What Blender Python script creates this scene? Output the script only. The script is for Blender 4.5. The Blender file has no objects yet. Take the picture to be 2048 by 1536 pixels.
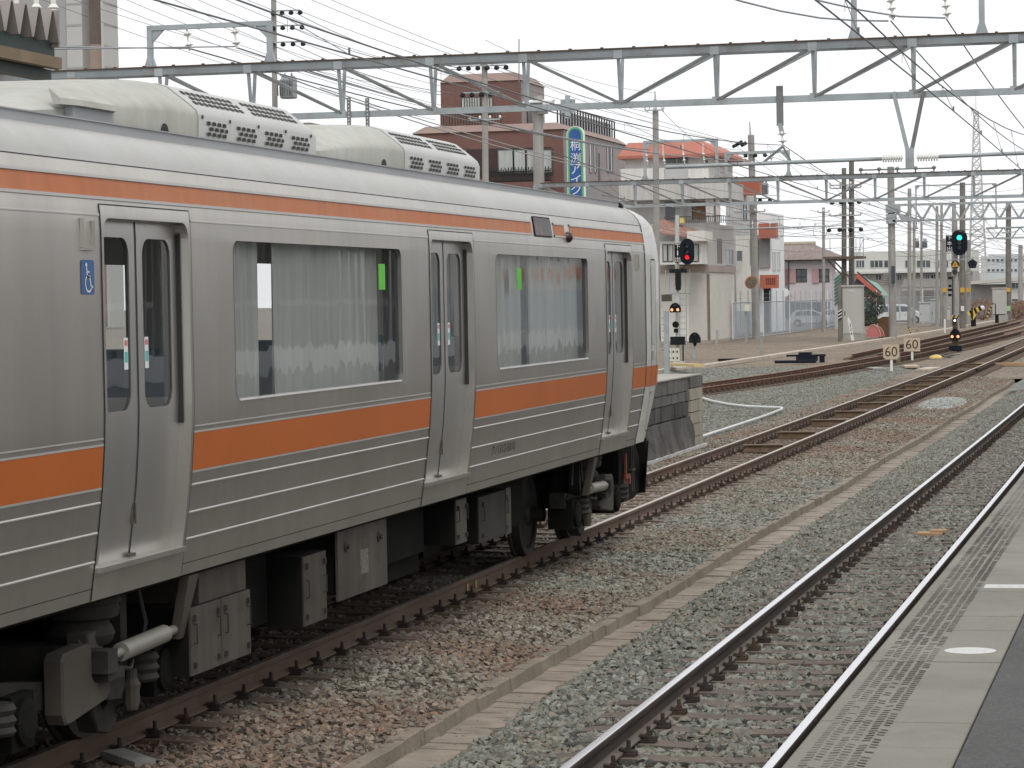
import bpy, bmesh, math, random
from mathutils import Vector, Matrix, Euler
random.seed(7)
R = math.radians
scene = bpy.context.scene
col = scene.collection

# ------------------------------------------------------------------ camera
# World: +Y runs along the tracks, +X to the right, Z up, Z = 0 at the top of the rails.
F_PX, CX, CY = 5500.0, 1024.0, 768.0
EYE = Vector((0.0, 0.0, 2.64))
def _basis():
    vx, vy, roll = 2351.0, 577.0, R(1.05)
    t = Vector((vx - CX, -(vy - CY), F_PX)).normalized()
    k = -(-math.sin(roll) * t.x + math.cos(roll) * t.y) / t.z
    u = Vector((-math.sin(roll), math.cos(roll), k)).normalized()
    n = -t.cross(u)
    return n, t, u
_N, _T, _U = _basis()
cam_d = bpy.data.cameras.new('camera')
cam = bpy.data.objects.new('camera', cam_d)
col.objects.link(cam)
_right = Vector((_N.x, _T.x, _U.x)); _up = Vector((_N.y, _T.y, _U.y)); _fw = Vector((_N.z, _T.z, _U.z))
_m = Matrix((( _right.x, _up.x, -_fw.x, EYE.x), (_right.y, _up.y, -_fw.y, EYE.y), (_right.z, _up.z, -_fw.z, EYE.z), (0, 0, 0, 1)))
cam.matrix_world = _m
cam_d.sensor_width = 36.0
cam_d.lens = F_PX / 2048.0 * 36.0
cam_d.clip_start = 0.2
cam_d.clip_end = 6000.0
scene.camera = cam

# ------------------------------------------------------------------ sky, sun, exposure (overcast noon)
w = bpy.data.worlds.new('World'); scene.world = w; w.use_nodes = True
nt = w.node_tree; nt.nodes.clear()
SUN_EL, SUN_AZ = 52.0, 150.0
sky = nt.nodes.new('ShaderNodeTexSky'); sky.sky_type = 'NISHITA'; sky.sun_disc = False
sky.sun_elevation = R(SUN_EL); sky.sun_rotation = R(SUN_AZ); sky.dust_density = 6.0; sky.air_density = 1.2
hs = nt.nodes.new('ShaderNodeHueSaturation'); hs.inputs['Saturation'].default_value = 0.06; hs.inputs['Value'].default_value = 0.35
mx = nt.nodes.new('ShaderNodeMixRGB'); mx.inputs['Fac'].default_value = 0.86
mx.inputs['Color2'].default_value = (9.6, 9.75, 9.9, 1)          # even cloud cover
bg = nt.nodes.new('ShaderNodeBackground'); bg.inputs['Strength'].default_value = 0.12
wo = nt.nodes.new('ShaderNodeOutputWorld')
nt.links.new(sky.outputs[0], hs.inputs['Color']); nt.links.new(hs.outputs[0], mx.inputs['Color1'])
nt.links.new(mx.outputs[0], bg.inputs['Color']); nt.links.new(bg.outputs[0], wo.inputs['Surface'])
sun_d = bpy.data.lights.new('sun', 'SUN'); sun_d.energy = 1.2; sun_d.angle = R(25); sun_d.color = (1.0, 0.96, 0.9)
sun = bpy.data.objects.new('sun', sun_d); col.objects.link(sun)
_el, _az = R(SUN_EL), R(SUN_AZ)
_sd = Vector((math.sin(_az) * math.cos(_el), math.cos(_az) * math.cos(_el), math.sin(_el)))
sun.rotation_euler = (-_sd).to_track_quat('-Z', 'Y').to_euler()
scene.view_settings.view_transform = 'Standard'
scene.view_settings.look = 'None'
scene.view_settings.exposure = 0.06
scene.view_settings.gamma = 1.0
scene.view_settings.use_curve_mapping = False
scene.cycles.max_bounces = 8
scene.cycles.transparent_max_bounces = 16
scene.cycles.use_denoising = True

# ------------------------------------------------------------------ helpers
def at(px, py, Y):
    """world point at distance Y along the tracks behind a spot of the surveyed view"""
    c = Vector((px - CX, -(py - CY), F_PX))
    d = Vector((_N.dot(c), _T.dot(c), _U.dot(c)))
    return EYE + d * (Y / d.y)

ORG = {}
def tag(o, label=None, cat=None, group=None, kind=None):
    if label: o['label'] = label
    if cat: o['category'] = cat
    if group: o['group'] = group
    if kind: o['kind'] = kind
    return o
def thing(name, label, cat, loc=(0, 0, 0), rz=0.0, group=None):
    o = bpy.data.objects.new(name, None); col.objects.link(o)
    o.empty_display_size = 0.1
    o.location = loc; o.rotation_euler = (0, 0, rz)
    ORG[o.name] = Vector(loc)
    return tag(o, label, cat, group)

class MB:
    def __init__(s): s.v = []; s.f = []
    def add(s, vs, fs):
        o = len(s.v); s.v += [tuple(v) for v in vs]; s.f += [tuple(i + o for i in f) for f in fs]; return s
    def box(s, x0, x1, y0, y1, z0, z1):
        vs = [(x, y, z) for z in (z0, z1) for y in (y0, y1) for x in (x0, x1)]
        return s.add(vs, [(0, 2, 3, 1), (4, 5, 7, 6), (0, 1, 5, 4), (2, 6, 7, 3), (0, 4, 6, 2), (1, 3, 7, 5)])
    def cbox(s, c, size, rot=None):
        hx, hy, hz = size[0] / 2, size[1] / 2, size[2] / 2
        vs = [Vector((x, y, z)) for z in (-hz, hz) for y in (-hy, hy) for x in (-hx, hx)]
        if rot is not None: vs = [rot @ v for v in vs]
        c = Vector(c)
        return s.add([c + v for v in vs], [(0, 2, 3, 1), (4, 5, 7, 6), (0, 1, 5, 4), (2, 6, 7, 3), (0, 4, 6, 2), (1, 3, 7, 5)])
    def bar(s, p, q, w, h=None, up=(0, 0, 1)):
        p, q = Vector(p), Vector(q); h = w if h is None else h
        d = (q - p).normalized(); u = Vector(up)
        if abs(d.dot(u)) > 0.98: u = Vector((1, 0, 0))
        a = d.cross(u).normalized() * (w / 2); b = a.cross(d).normalized() * (h / 2)
        vs = [p - a - b, p + a - b, p + a + b, p - a + b, q - a - b, q + a - b, q + a + b, q - a + b]
        return s.add(vs, [(0, 3, 2, 1), (4, 5, 6, 7), (0, 1, 5, 4), (1, 2, 6, 5), (2, 3, 7, 6), (3, 0, 4, 7)])
    def angle(s, p, q, w, t=0.008):
        s.bar(p, q, w, t); return s
    def tube(s, p, q, r, r2=None, n=10, caps=True):
        p, q = Vector(p), Vector(q); r2 = r if r2 is None else r2
        d = (q - p).normalized(); u = Vector((0, 0, 1)) if abs(d.z) < 0.9 else Vector((1, 0, 0))
        a = d.cross(u).normalized(); b = d.cross(a)
        ring = [(math.cos(2 * math.pi * i / n), math.sin(2 * math.pi * i / n)) for i in range(n)]
        vs = [p + (a * x + b * y) * r for x, y in ring] + [q + (a * x + b * y) * r2 for x, y in ring]
        fs = [(i, (i + 1) % n, n + (i + 1) % n, n + i) for i in range(n)]
        if caps: fs += [tuple(range(n - 1, -1, -1)), tuple(range(n, 2 * n))]
        return s.add(vs, fs)
    def path(s, pts, r, n=6):
        pts = [Vector(p) for p in pts]; m = len(pts); vs = []; fs = []
        for k in range(m):
            d = (pts[min(k + 1, m - 1)] - pts[max(k - 1, 0)]).normalized()
            u = Vector((0, 0, 1)) if abs(d.z) < 0.95 else Vector((1, 0, 0))
            a = d.cross(u).normalized(); b = d.cross(a)
            for i in range(n):
                t = 2 * math.pi * i / n
                vs.append(pts[k] + (a * math.cos(t) + b * math.sin(t)) * r)
        for k in range(m - 1):
            for i in range(n):
                j = (i + 1) % n
                fs.append((k * n + i, k * n + j, (k + 1) * n + j, (k + 1) * n + i))
        fs += [tuple(range(n - 1, -1, -1)), tuple(range((m - 1) * n, m * n))]
        return s.add(vs, fs)
    def lathe(s, base, prof, n=14, axis='z'):
        base = Vector(base); vs = []; fs = []
        for r, h in prof:
            for i in range(n):
                t = 2 * math.pi * i / n
                if axis == 'z': o = Vector((r * math.cos(t), r * math.sin(t), h))
                elif axis == 'y': o = Vector((r * math.cos(t), h, r * math.sin(t)))
                else: o = Vector((h, r * math.cos(t), r * math.sin(t)))
                vs.append(base + o)
        for k in range(len(prof) - 1):
            for i in range(n):
                j = (i + 1) % n
                fs.append((k * n + i, k * n + j, (k + 1) * n + j, (k + 1) * n + i))
        fs += [tuple(range(n - 1, -1, -1)), tuple(range((len(prof) - 1) * n, len(prof) * n))]
        return s.add(vs, fs)
    def prism(s, pts0, pts1):
        n = len(pts0)
        return s.add(list(pts0) + list(pts1), [tuple(range(n - 1, -1, -1)), tuple(range(n, 2 * n))] + [(i, (i + 1) % n, n + (i + 1) % n, n + i) for i in range(n)])
    def extr(s, poly, axis, a, b):
        """poly: 2-d outline; axis 'x','y','z' it is extruded along from a to b"""
        def P(u, v, k): return {'x': (k, u, v), 'y': (u, k, v), 'z': (u, v, k)}[axis]
        return s.prism([P(u, v, a) for u, v in poly], [P(u, v, b) for u, v in poly])
    def loft(s, rings, closed=False, caps=True):
        n = len(rings[0]); vs = [p for r in rings for p in r]; fs = []
        m = n if closed else n - 1
        for k in range(len(rings) - 1):
            for i in range(m):
                j = (i + 1) % n
                fs.append((k * n + i, k * n + j, (k + 1) * n + j, (k + 1) * n + i))
        if caps: fs += [tuple(range(n - 1, -1, -1)), tuple(range((len(rings) - 1) * n, len(rings) * n))]
        return s.add(vs, fs)
    def quad(s, a, b, c, d): return s.add([a, b, c, d], [(0, 1, 2, 3)])
    def build(s, name, m, parent=None, smooth=False, label=None, cat=None, group=None, kind=None, local=False, fix=True):
        me = bpy.data.meshes.new(name)
        off = Vector((0, 0, 0))
        if parent is not None and not local: off = ORG.get(parent.name, off)
        me.from_pydata([(v[0] - off.x, v[1] - off.y, v[2] - off.z) for v in s.v], [], s.f)
        me.update()
        if fix:
            bm = bmesh.new(); bm.from_mesh(me); bmesh.ops.recalc_face_normals(bm, faces=bm.faces); bm.to_mesh(me); bm.free()
        if smooth:
            me.polygons.foreach_set('use_smooth', [True] * len(me.polygons))
            me.set_sharp_from_angle(angle=R(smooth if smooth is not True else 40))
        me.materials.append(m)
        o = bpy.data.objects.new(name, me); col.objects.link(o)
        if parent is not None: o.parent = parent; ORG[o.name] = ORG.get(parent.name, Vector((0, 0, 0)))
        else: ORG[o.name] = Vector((0, 0, 0))
        return tag(o, label, cat, group, kind)

def share(src, name, parent, loc=(0, 0, 0), rot=None):
    """another object on the same mesh data"""
    o = bpy.data.objects.new(name, src.data); col.objects.link(o)
    o.parent = parent; o.location = loc
    if rot is not None: o.rotation_euler = rot
    ORG[o.name] = ORG.get(parent.name, Vector((0, 0, 0))) if parent else Vector((0, 0, 0))
    return o
def dup(root, loc, rz=None, label=None, group=None):
    def cp(o, par):
        c = o.copy(); col.objects.link(c); c.parent = par
        for ch in list(o.children): cp(ch, c)
        return c
    c = cp(root, None); c.location = loc
    if rz is not None: c.rotation_euler = (0, 0, rz)
    if label: c['label'] = label
    if group: c['group'] = group
    return c

# ------------------------------------------------------------------ materials
MATS = {}
def mat(name, c, rough=0.6, metal=0.0, var=0.10, scale=2.0, c2=None, bump=0.0, bscale=60.0, streak=0.0, spec=0.5, stretch=(1, 1, 1), dirt=None, dirt_amt=0.0, dirt_scale=1.5, emit=0.0, detail=4.0, coat=0.0):
    if name in MATS: return MATS[name]
    m = bpy.data.materials.new(name); m.use_nodes = True; MATS[name] = m
    t = m.node_tree; N = t.nodes; L = t.links
    b = N['Principled BSDF']
    b.inputs['Roughness'].default_value = rough; b.inputs['Metallic'].default_value = metal
    b.inputs['Specular IOR Level'].default_value = spec
    if coat: b.inputs['Coat Weight'].default_value = coat
    g = N.new('ShaderNodeNewGeometry')
    mp = N.new('ShaderNodeMapping'); mp.inputs['Scale'].default_value = stretch
    L.new(g.outputs['Position'], mp.inputs['Vector'])
    n1 = N.new('ShaderNodeTexNoise'); n1.inputs['Scale'].default_value = scale; n1.inputs['Detail'].default_value = detail
    L.new(mp.outputs[0], n1.inputs['Vector'])
    rp = N.new('ShaderNodeMapRange'); rp.inputs['From Min'].default_value = 0.3; rp.inputs['From Max'].default_value = 0.7
    L.new(n1.outputs['Fac'], rp.inputs['Value'])
    mix = N.new('ShaderNodeMixRGB')
    if c2 is None:
        mix.inputs['Color1'].default_value = (*[max(0, x * (1 - var)) for x in c], 1)
        mix.inputs['Color2'].default_value = (*[min(1, x * (1 + var)) for x in c], 1)
    else:
        mix.inputs['Color1'].default_value = (*c, 1); mix.inputs['Color2'].default_value = (*c2, 1)
    L.new(rp.outputs[0], mix.inputs['Fac'])
    out = mix.outputs[0]
    if streak > 0:
        m2 = N.new('ShaderNodeMapping'); m2.inputs['Scale'].default_value = (9, 9, 0.25)
        L.new(g.outputs['Position'], m2.inputs['Vector'])
        n2 = N.new('ShaderNodeTexNoise'); n2.inputs['Scale'].default_value = 1.0; n2.inputs['Detail'].default_value = 5
        L.new(m2.outputs[0], n2.inputs['Vector'])
        r2 = N.new('ShaderNodeMapRange'); r2.inputs['From Min'].default_value = 0.35; r2.inputs['From Max'].default_value = 0.75
        r2.inputs['To Min'].default_value = 1.0; r2.inputs['To Max'].default_value = 1.0 - streak
        L.new(n2.outputs['Fac'], r2.inputs['Value'])
        mu = N.new('ShaderNodeMixRGB'); mu.blend_type = 'MULTIPLY'; mu.inputs['Fac'].default_value = 1
        L.new(out, mu.inputs['Color1']); L.new(r2.outputs[0], mu.inputs['Color2']); out = mu.outputs[0]
    if dirt is not None:
        n3 = N.new('ShaderNodeTexNoise'); n3.inputs['Scale'].default_value = dirt_scale; n3.inputs['Detail'].default_value = 8
        n3.inputs['Roughness'].default_value = 0.7
        L.new(g.outputs['Position'], n3.inputs['Vector'])
        r3 = N.new('ShaderNodeMapRange'); r3.inputs['From Min'].default_value = 0.48; r3.inputs['From Max'].default_value = 0.68
        r3.inputs['To Max'].default_value = dirt_amt
        L.new(n3.outputs['Fac'], r3.inputs['Value'])
        md = N.new('ShaderNodeMixRGB'); md.inputs['Color2'].default_value = (*dirt, 1)
        L.new(r3.outputs[0], md.inputs['Fac']); L.new(out, md.inputs['Color1']); out = md.outputs[0]
    L.new(out, b.inputs['Base Color'])
    if bump > 0:
        n4 = N.new('ShaderNodeTexNoise'); n4.inputs['Scale'].default_value = bscale; n4.inputs['Detail'].default_value = 4
        L.new(g.outputs['Position'], n4.inputs['Vector'])
        bp = N.new('ShaderNodeBump'); bp.inputs['Strength'].default_value = bump; bp.inputs['Distance'].default_value = 0.02
        L.new(n4.outputs['Fac'], bp.inputs['Height']); L.new(bp.outputs[0], b.inputs['Normal'])
    if emit > 0:
        b.inputs['Emission Color'].default_value = (*c, 1); b.inputs['Emission Strength'].default_value = emit
    return m

def stone_mat(name, cols, seed=0.0, region=None):
    """per-stone colour from a ramp picked by each stone's own random value; region = second ramp used in patches"""
    m = bpy.data.materials.new(name); m.use_nodes = True
    t = m.node_tree; N = t.nodes; L = t.links; b = N['Principled BSDF']; b.inputs['Roughness'].default_value = 0.85
    b.inputs['Specular IOR Level'].default_value = 0.25
    oi = N.new('ShaderNodeObjectInfo')
    def ramp(cs):
        r = N.new('ShaderNodeValToRGB'); r.color_ramp.interpolation = 'CONSTANT'
        e = r.color_ramp.elements
        while len(e) < len(cs): e.new(0.5)
        for i, c in enumerate(cs):
            e[i].position = i / len(cs); e[i].color = (*c, 1)
        L.new(oi.outputs['Random'], r.inputs['Fac'])
        return r.outputs[0]
    out = ramp(cols)
    if region:
        o2 = ramp(region)
        n = N.new('ShaderNodeTexNoise'); n.inputs['Scale'].default_value = 0.33; n.inputs['Detail'].default_value = 3
        L.new(oi.outputs['Location'], n.inputs['Vector'])
        mr = N.new('ShaderNodeMapRange'); mr.inputs['From Min'].default_value = 0.42; mr.inputs['From Max'].default_value = 0.58
        L.new(n.outputs['Fac'], mr.inputs['Value'])
        mx_ = N.new('ShaderNodeMixRGB'); L.new(mr.outputs[0], mx_.inputs['Fac']); L.new(out, mx_.inputs['Color1']); L.new(o2, mx_.inputs['Color2']); out = mx_.outputs[0]
    g = N.new('ShaderNodeNewGeometry'); n2 = N.new('ShaderNodeTexNoise'); n2.inputs['Scale'].default_value = 45; n2.inputs['Detail'].default_value = 3
    L.new(g.outputs['Position'], n2.inputs['Vector'])
    r2 = N.new('ShaderNodeMapRange'); r2.inputs['To Min'].default_value = 0.6; r2.inputs['To Max'].default_value = 1.4
    L.new(n2.outputs['Fac'], r2.inputs['Value'])
    mu = N.new('ShaderNodeMixRGB'); mu.blend_type = 'MULTIPLY'; mu.inputs['Fac'].default_value = 1
    L.new(out, mu.inputs['Color1']); L.new(r2.outputs[0], mu.inputs['Color2']); L.new(mu.outputs[0], b.inputs['Base Color'])
    return m

def glass_mat(name, tint=(0.55, 0.6, 0.58), refl=1.0, wavy=0.0, wscale=(1.2, 1.2, 0.5)):
    m = bpy.data.materials.new(name); m.use_nodes = True
    t = m.node_tree; N = t.nodes; L = t.links; N.remove(N['Principled BSDF'])
    tr = N.new('ShaderNodeBsdfTransparent'); tr.inputs['Color'].default_value = (*tint, 1)
    gl = N.new('ShaderNodeBsdfGlossy'); gl.inputs['Roughness'].default_value = 0.02; gl.inputs['Color'].default_value = (0.95, 0.97, 1, 1)
    fr = N.new('ShaderNodeFresnel'); fr.inputs['IOR'].default_value = 1.5
    mu = N.new('ShaderNodeMath'); mu.operation = 'MULTIPLY'; mu.inputs[1].default_value = refl; mu.use_clamp = True
    ms = N.new('ShaderNodeMixShader')
    L.new(fr.outputs[0], mu.inputs[0]); L.new(mu.outputs[0], ms.inputs[0]); L.new(tr.outputs[0], ms.inputs[1]); L.new(gl.outputs[0], ms.inputs[2])
    if wavy > 0:
        g = N.new('ShaderNodeNewGeometry'); mp = N.new('ShaderNodeMapping'); mp.inputs['Scale'].default_value = wscale
        L.new(g.outputs['Position'], mp.inputs['Vector'])
        n = N.new('ShaderNodeTexNoise'); n.inputs['Scale'].default_value = 1.0; n.inputs['Detail'].default_value = 1.5
        L.new(mp.outputs[0], n.inputs['Vector'])
        bp = N.new('ShaderNodeBump'); bp.inputs['Strength'].default_value = wavy; bp.inputs['Distance'].default_value = 0.05
        L.new(n.outputs['Fac'], bp.inputs['Height']); L.new(bp.outputs[0], gl.inputs['Normal'])
    L.new(ms.outputs[0], N['Material Output'].inputs['Surface'])
    return m

M_ = {}
def lamp_mat(name, c, s):
    m = bpy.data.materials.new(name); m.use_nodes = True
    b = m.node_tree.nodes['Principled BSDF']; b.inputs['Base Color'].default_value = (*[x * 0.3 for x in c], 1)
    b.inputs['Emission Color'].default_value = (*c, 1); b.inputs['Emission Strength'].default_value = s
    return m

STEEL = mat('galvanised steel', (0.36, 0.40, 0.42), 0.55, 0.25, 0.14, 1.2, dirt=(0.16, 0.10, 0.06), dirt_amt=0.35, dirt_scale=2.0)
STEELD = mat('weathered steel', (0.19, 0.20, 0.20), 0.6, 0.2, 0.2, 2.0, dirt=(0.12, 0.06, 0.03), dirt_amt=0.6)
RUSTB = mat('rusty top plate', (0.10, 0.062, 0.042), 0.85, 0.0, 0.3, 2.0)
CONC = mat('concrete pole', (0.34, 0.33, 0.31), 0.85, 0, 0.12, 1.5, streak=0.25, bump=0.2)
WIRE = mat('wire', (0.15, 0.15, 0.16), 0.6, 0.3, 0.1)
WIREL = mat('bright wire', (0.30, 0.31, 0.33), 0.5, 0.3, 0.1)
PORC = mat('porcelain', (0.72, 0.72, 0.68), 0.25, 0, 0.06)
BLACK = mat('black paint', (0.010, 0.011, 0.013), 0.6, 0, 0.2, spec=0.2)
WHITE = mat('white paint', (0.72, 0.72, 0.70), 0.5, 0, 0.05, 3)
RUBBER = mat('rubber', (0.018, 0.018, 0.018), 0.7, 0, 0.2)

# ------------------------------------------------------------------ lettering as geometry
_TXT = {}
def text_geo(body, size=1.0):
    k = (body, size)
    if k not in _TXT:
        cu = bpy.data.curves.new('lettering', 'FONT'); cu.body = body; cu.size = size; cu.resolution_u = 3
        ob = bpy.data.objects.new('lettering', cu); col.objects.link(ob)
        dg = bpy.context.evaluated_depsgraph_get(); dg.update()
        me = bpy.data.meshes.new_from_object(ob.evaluated_get(dg))
        _TXT[k] = ([tuple(v.co) for v in me.vertices], [tuple(p.vertices) for p in me.polygons])
        bpy.data.objects.remove(ob); bpy.data.curves.remove(cu); bpy.data.meshes.remove(me)
    return _TXT[k]
def lettering(body, x0, x1, z0, z1, fn):
    """letter faces fitted to the rectangle x0..x1, z0..z1, mapped by fn(u, v) -> point"""
    vs, fs = text_geo(body)
    ax = [v[0] for v in vs]; az = [v[1] for v in vs]
    lx, hx, lz, hz = min(ax), max(ax), min(az), max(az)
    out = [fn(x0 + (v[0] - lx) / (hx - lx) * (x1 - x0), z0 + (v[1] - lz) / (hz - lz) * (z1 - z0)) for v in vs]
    return out, fs
# ================================================================== GROUND AND TRACKS
def ground_pt(px, py, Z):
    c = Vector((px - CX, -(py - CY), F_PX)); d = Vector((_N.dot(c), _T.dot(c), _U.dot(c)))
    return EYE + d * ((Z - EYE.z) / d.z)
def bend(y): return -2.4e-5 * y * abs(y)
XR, XT = -2.81, -7.17            # track centre lines

G_BASE = mat('yard gravel', (0.20, 0.165, 0.13), 0.95, 0, 0.3, 0.35, c2=(0.24, 0.225, 0.195), bump=0.6, bscale=14, dirt=(0.13, 0.115, 0.095), dirt_amt=0.8, dirt_scale=5.0)
G_ROAD = mat('asphalt', (0.10, 0.10, 0.105), 0.9, 0, 0.2, 1.5, bump=0.3, bscale=80)
BED_G = mat('grey ballast bed', (0.05, 0.05, 0.044), 0.95, 0, 0.5, 30, bump=0.8, bscale=35)
BED_B = mat('brown ballast bed', (0.06, 0.046, 0.036), 0.95, 0, 0.5, 30, bump=0.8, bscale=35)
def speckle(name, ca, cb, cc, s=16.0):
    m = bpy.data.materials.new(name); m.use_nodes = True
    t = m.node_tree; N = t.nodes; L = t.links; b = N['Principled BSDF']; b.inputs['Roughness'].default_value = 0.92; b.inputs['Specular IOR Level'].default_value = 0.2
    g = N.new('ShaderNodeNewGeometry')
    v = N.new('ShaderNodeTexVoronoi'); v.inputs['Scale'].default_value = s; L.new(g.outputs['Position'], v.inputs['Vector'])
    sp = N.new('ShaderNodeSeparateColor'); L.new(v.outputs['Color'], sp.inputs[0])
    rp = N.new('ShaderNodeValToRGB'); e = rp.color_ramp.elements; e.new(0.5)
    for i, (p, c) in enumerate(((0.1, ca), (0.5, cb), (0.9, cc))): e[i].position = p; e[i].color = (*c, 1)
    L.new(sp.outputs[0], rp.inputs['Fac'])
    n = N.new('ShaderNodeTexNoise'); n.inputs['Scale'].default_value = 0.5; n.inputs['Detail'].default_value = 5; L.new(g.outputs['Position'], n.inputs['Vector'])
    mr = N.new('ShaderNodeMapRange'); mr.inputs['To Min'].default_value = 0.65; mr.inputs['To Max'].default_value = 1.3; L.new(n.outputs['Fac'], mr.inputs['Value'])
    mu = N.new('ShaderNodeMixRGB'); mu.blend_type = 'MULTIPLY'; mu.inputs['Fac'].default_value = 1
    L.new(rp.outputs[0], mu.inputs['Color1']); L.new(mr.outputs[0], mu.inputs['Color2']); L.new(mu.outputs[0], b.inputs['Base Color'])
    bp = N.new('ShaderNodeBump'); bp.inputs['Strength'].default_value = 0.9; bp.inputs['Distance'].default_value = 0.04
    L.new(v.outputs['Distance'], bp.inputs['Height']); L.new(bp.outputs[0], b.inputs['Normal'])
    return m
FAR_GREY = speckle('far grey ballast', (0.11, 0.115, 0.10), (0.19, 0.195, 0.175), (0.30, 0.30, 0.275))
FAR_BROWN = speckle('far brown gravel', (0.13, 0.10, 0.075), (0.23, 0.185, 0.145), (0.33, 0.28, 0.225))

# ground: one sheet to the horizon
g = MB(); g.quad((-1500, -300, -0.62), (1500, -300, -0.62), (1500, 3000, -0.62), (-1500, 3000, -0.62))
tag(g.build('ground', G_BASE), kind='structure')

def sheet(name, m, xs, ys, zf, jitter=0.0, dens=None, parent=None, kind='structure', xoff=bend):
    b = MB(); nx = len(xs)
    for y in ys:
        for x in xs:
            b.v.append((x + xoff(y), y, zf(x, y) + random.uniform(-jitter, jitter)))
    for j in range(len(ys) - 1):
        for i in range(nx - 1):
            b.f.append((j * nx + i, j * nx + i + 1, (j + 1) * nx + i + 1, (j + 1) * nx + i))
    o = b.build(name, m, parent, kind=kind, fix=False)
    if dens:
        a = o.data.attributes.new('dens', 'FLOAT', 'POINT')
        a.data.foreach_set('value', [dens(x, y) for y in ys for x in xs])
    return o
def lin(pts):
    def f(x):
        if x <= pts[0][0]: return pts[0][1]
        for (a, za), (b, zb) in zip(pts, pts[1:]):
            if x <= b: return za + (zb - za) * (x - a) / (b - a)
        return pts[-1][1]
    return f

# loose stones: a handful of shapes, scattered by geometry nodes
def make_stones(name, m, n=7, seed=1):
    rnd = random.Random(seed); c = bpy.data.collections.new(name)
    for k in range(n):
        bm = bmesh.new()
        ax = (rnd.uniform(0.8, 1.2), rnd.uniform(0.6, 1.0), rnd.uniform(0.4, 0.75))
        for i in range(rnd.randint(9, 13)):
            v = Vector((rnd.gauss(0, 1), rnd.gauss(0, 1), rnd.gauss(0, 1))).normalized() * rnd.uniform(0.8, 1.05)
            bm.verts.new((v.x * ax[0], v.y * ax[1], v.z * ax[2]))
        r = bmesh.ops.convex_hull(bm, input=bm.verts[:])
        bmesh.ops.delete(bm, geom=[e for e in r['geom_interior'] if isinstance(e, bmesh.types.BMVert)], context='VERTS')
        bmesh.ops.recalc_face_normals(bm, faces=bm.faces)
        me = bpy.data.meshes.new(name + '_shape'); bm.to_mesh(me); bm.free()
        me.materials.append(m)
        c.objects.link(bpy.data.objects.new(name + '_shape', me))
    return c
def scatter(o, coll, density, seed, smin, smax):
    ng = bpy.data.node_groups.new('stone_scatter', 'GeometryNodeTree')
    ng.interface.new_socket('Geometry', in_out='INPUT', socket_type='NodeSocketGeometry')
    ng.interface.new_socket('Geometry', in_out='OUTPUT', socket_type='NodeSocketGeometry')
    N = ng.nodes; L = ng.links
    gi = N.new('NodeGroupInput'); go = N.new('NodeGroupOutput')
    at_ = N.new('GeometryNodeInputNamedAttribute'); at_.data_type = 'FLOAT'; at_.inputs['Name'].default_value = 'dens'
    mu = N.new('ShaderNodeMath'); mu.operation = 'MULTIPLY'; mu.inputs[1].default_value = density
    L.new(at_.outputs[0], mu.inputs[0])
    dp = N.new('GeometryNodeDistributePointsOnFaces'); dp.inputs['Seed'].default_value = seed
    L.new(gi.outputs[0], dp.inputs['Mesh']); L.new(mu.outputs[0], dp.inputs['Density'])
    ci = N.new('GeometryNodeCollectionInfo'); ci.inputs['Collection'].default_value = coll
    ci.inputs['Separate Children'].default_value = True; ci.inputs['Reset Children'].default_value = True
    ip = N.new('GeometryNodeInstanceOnPoints'); ip.inputs['Pick Instance'].default_value = True
    rr = N.new('FunctionNodeRandomValue'); rr.data_type = 'FLOAT_VECTOR'
    rr.inputs[0].default_value = (-0.6, -0.6, 0); rr.inputs[1].default_value = (0.6, 0.6, 6.283)
    rs = N.new('FunctionNodeRandomValue'); rs.data_type = 'FLOAT'
    rs.inputs[2].default_value = smin; rs.inputs[3].default_value = smax
    L.new(dp.outputs['Points'], ip.inputs['Points']); L.new(ci.outputs[0], ip.inputs['Instance'])
    L.new(rr.outputs[0], ip.inputs['Rotation']); L.new(rs.outputs[1], ip.inputs['Scale'])
    jn = N.new('GeometryNodeJoinGeometry')
    L.new(gi.outputs[0], jn.inputs[0]); L.new(ip.outputs[0], jn.inputs[0]); L.new(jn.outputs[0], go.inputs[0])
    md = o.modifiers.new('stones', 'NODES'); md.node_group = ng

GREYS = [(0.150, 0.158, 0.136), (0.211, 0.224, 0.194), (0.189, 0.185, 0.158), (0.255, 0.268, 0.233), (0.176, 0.185, 0.163), (0.233, 0.220, 0.185), (0.290, 0.299, 0.268), (0.136, 0.136, 0.119), (0.207, 0.216, 0.189), (0.238, 0.207, 0.167)]
BROWNS = [(0.197, 0.141, 0.105), (0.244, 0.181, 0.139), (0.168, 0.122, 0.092), (0.218, 0.155, 0.118), (0.210, 0.172, 0.139), (0.286, 0.223, 0.176), (0.181, 0.134, 0.105), (0.235, 0.147, 0.105), (0.206, 0.189, 0.160), (0.151, 0.113, 0.088)]
OLIVE = [(0.189, 0.163, 0.129), (0.249, 0.228, 0.185), (0.146, 0.129, 0.103), (0.215, 0.202, 0.172), (0.310, 0.284, 0.241), (0.172, 0.159, 0.129), (0.232, 0.194, 0.146), (0.267, 0.258, 0.224)]
ST_G = make_stones('grey_stone', stone_mat('grey ballast stones', GREYS, region=GREYS[:6] + OLIVE[:4]), seed=3)
ST_B = make_stones('brown_stone', stone_mat('brown ballast stones', BROWNS, region=OLIVE), seed=5)
ST_O = make_stones('olive_stone', stone_mat('mixed ballast stones', OLIVE + BROWNS[:4], region=GREYS), seed=6)
ST_L = make_stones('pale_stone', stone_mat('pale fresh stones', [(0.34, 0.35, 0.33), (0.29, 0.30, 0.28), (0.40, 0.40, 0.375), (0.25, 0.26, 0.245)]), seed=9)

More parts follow.
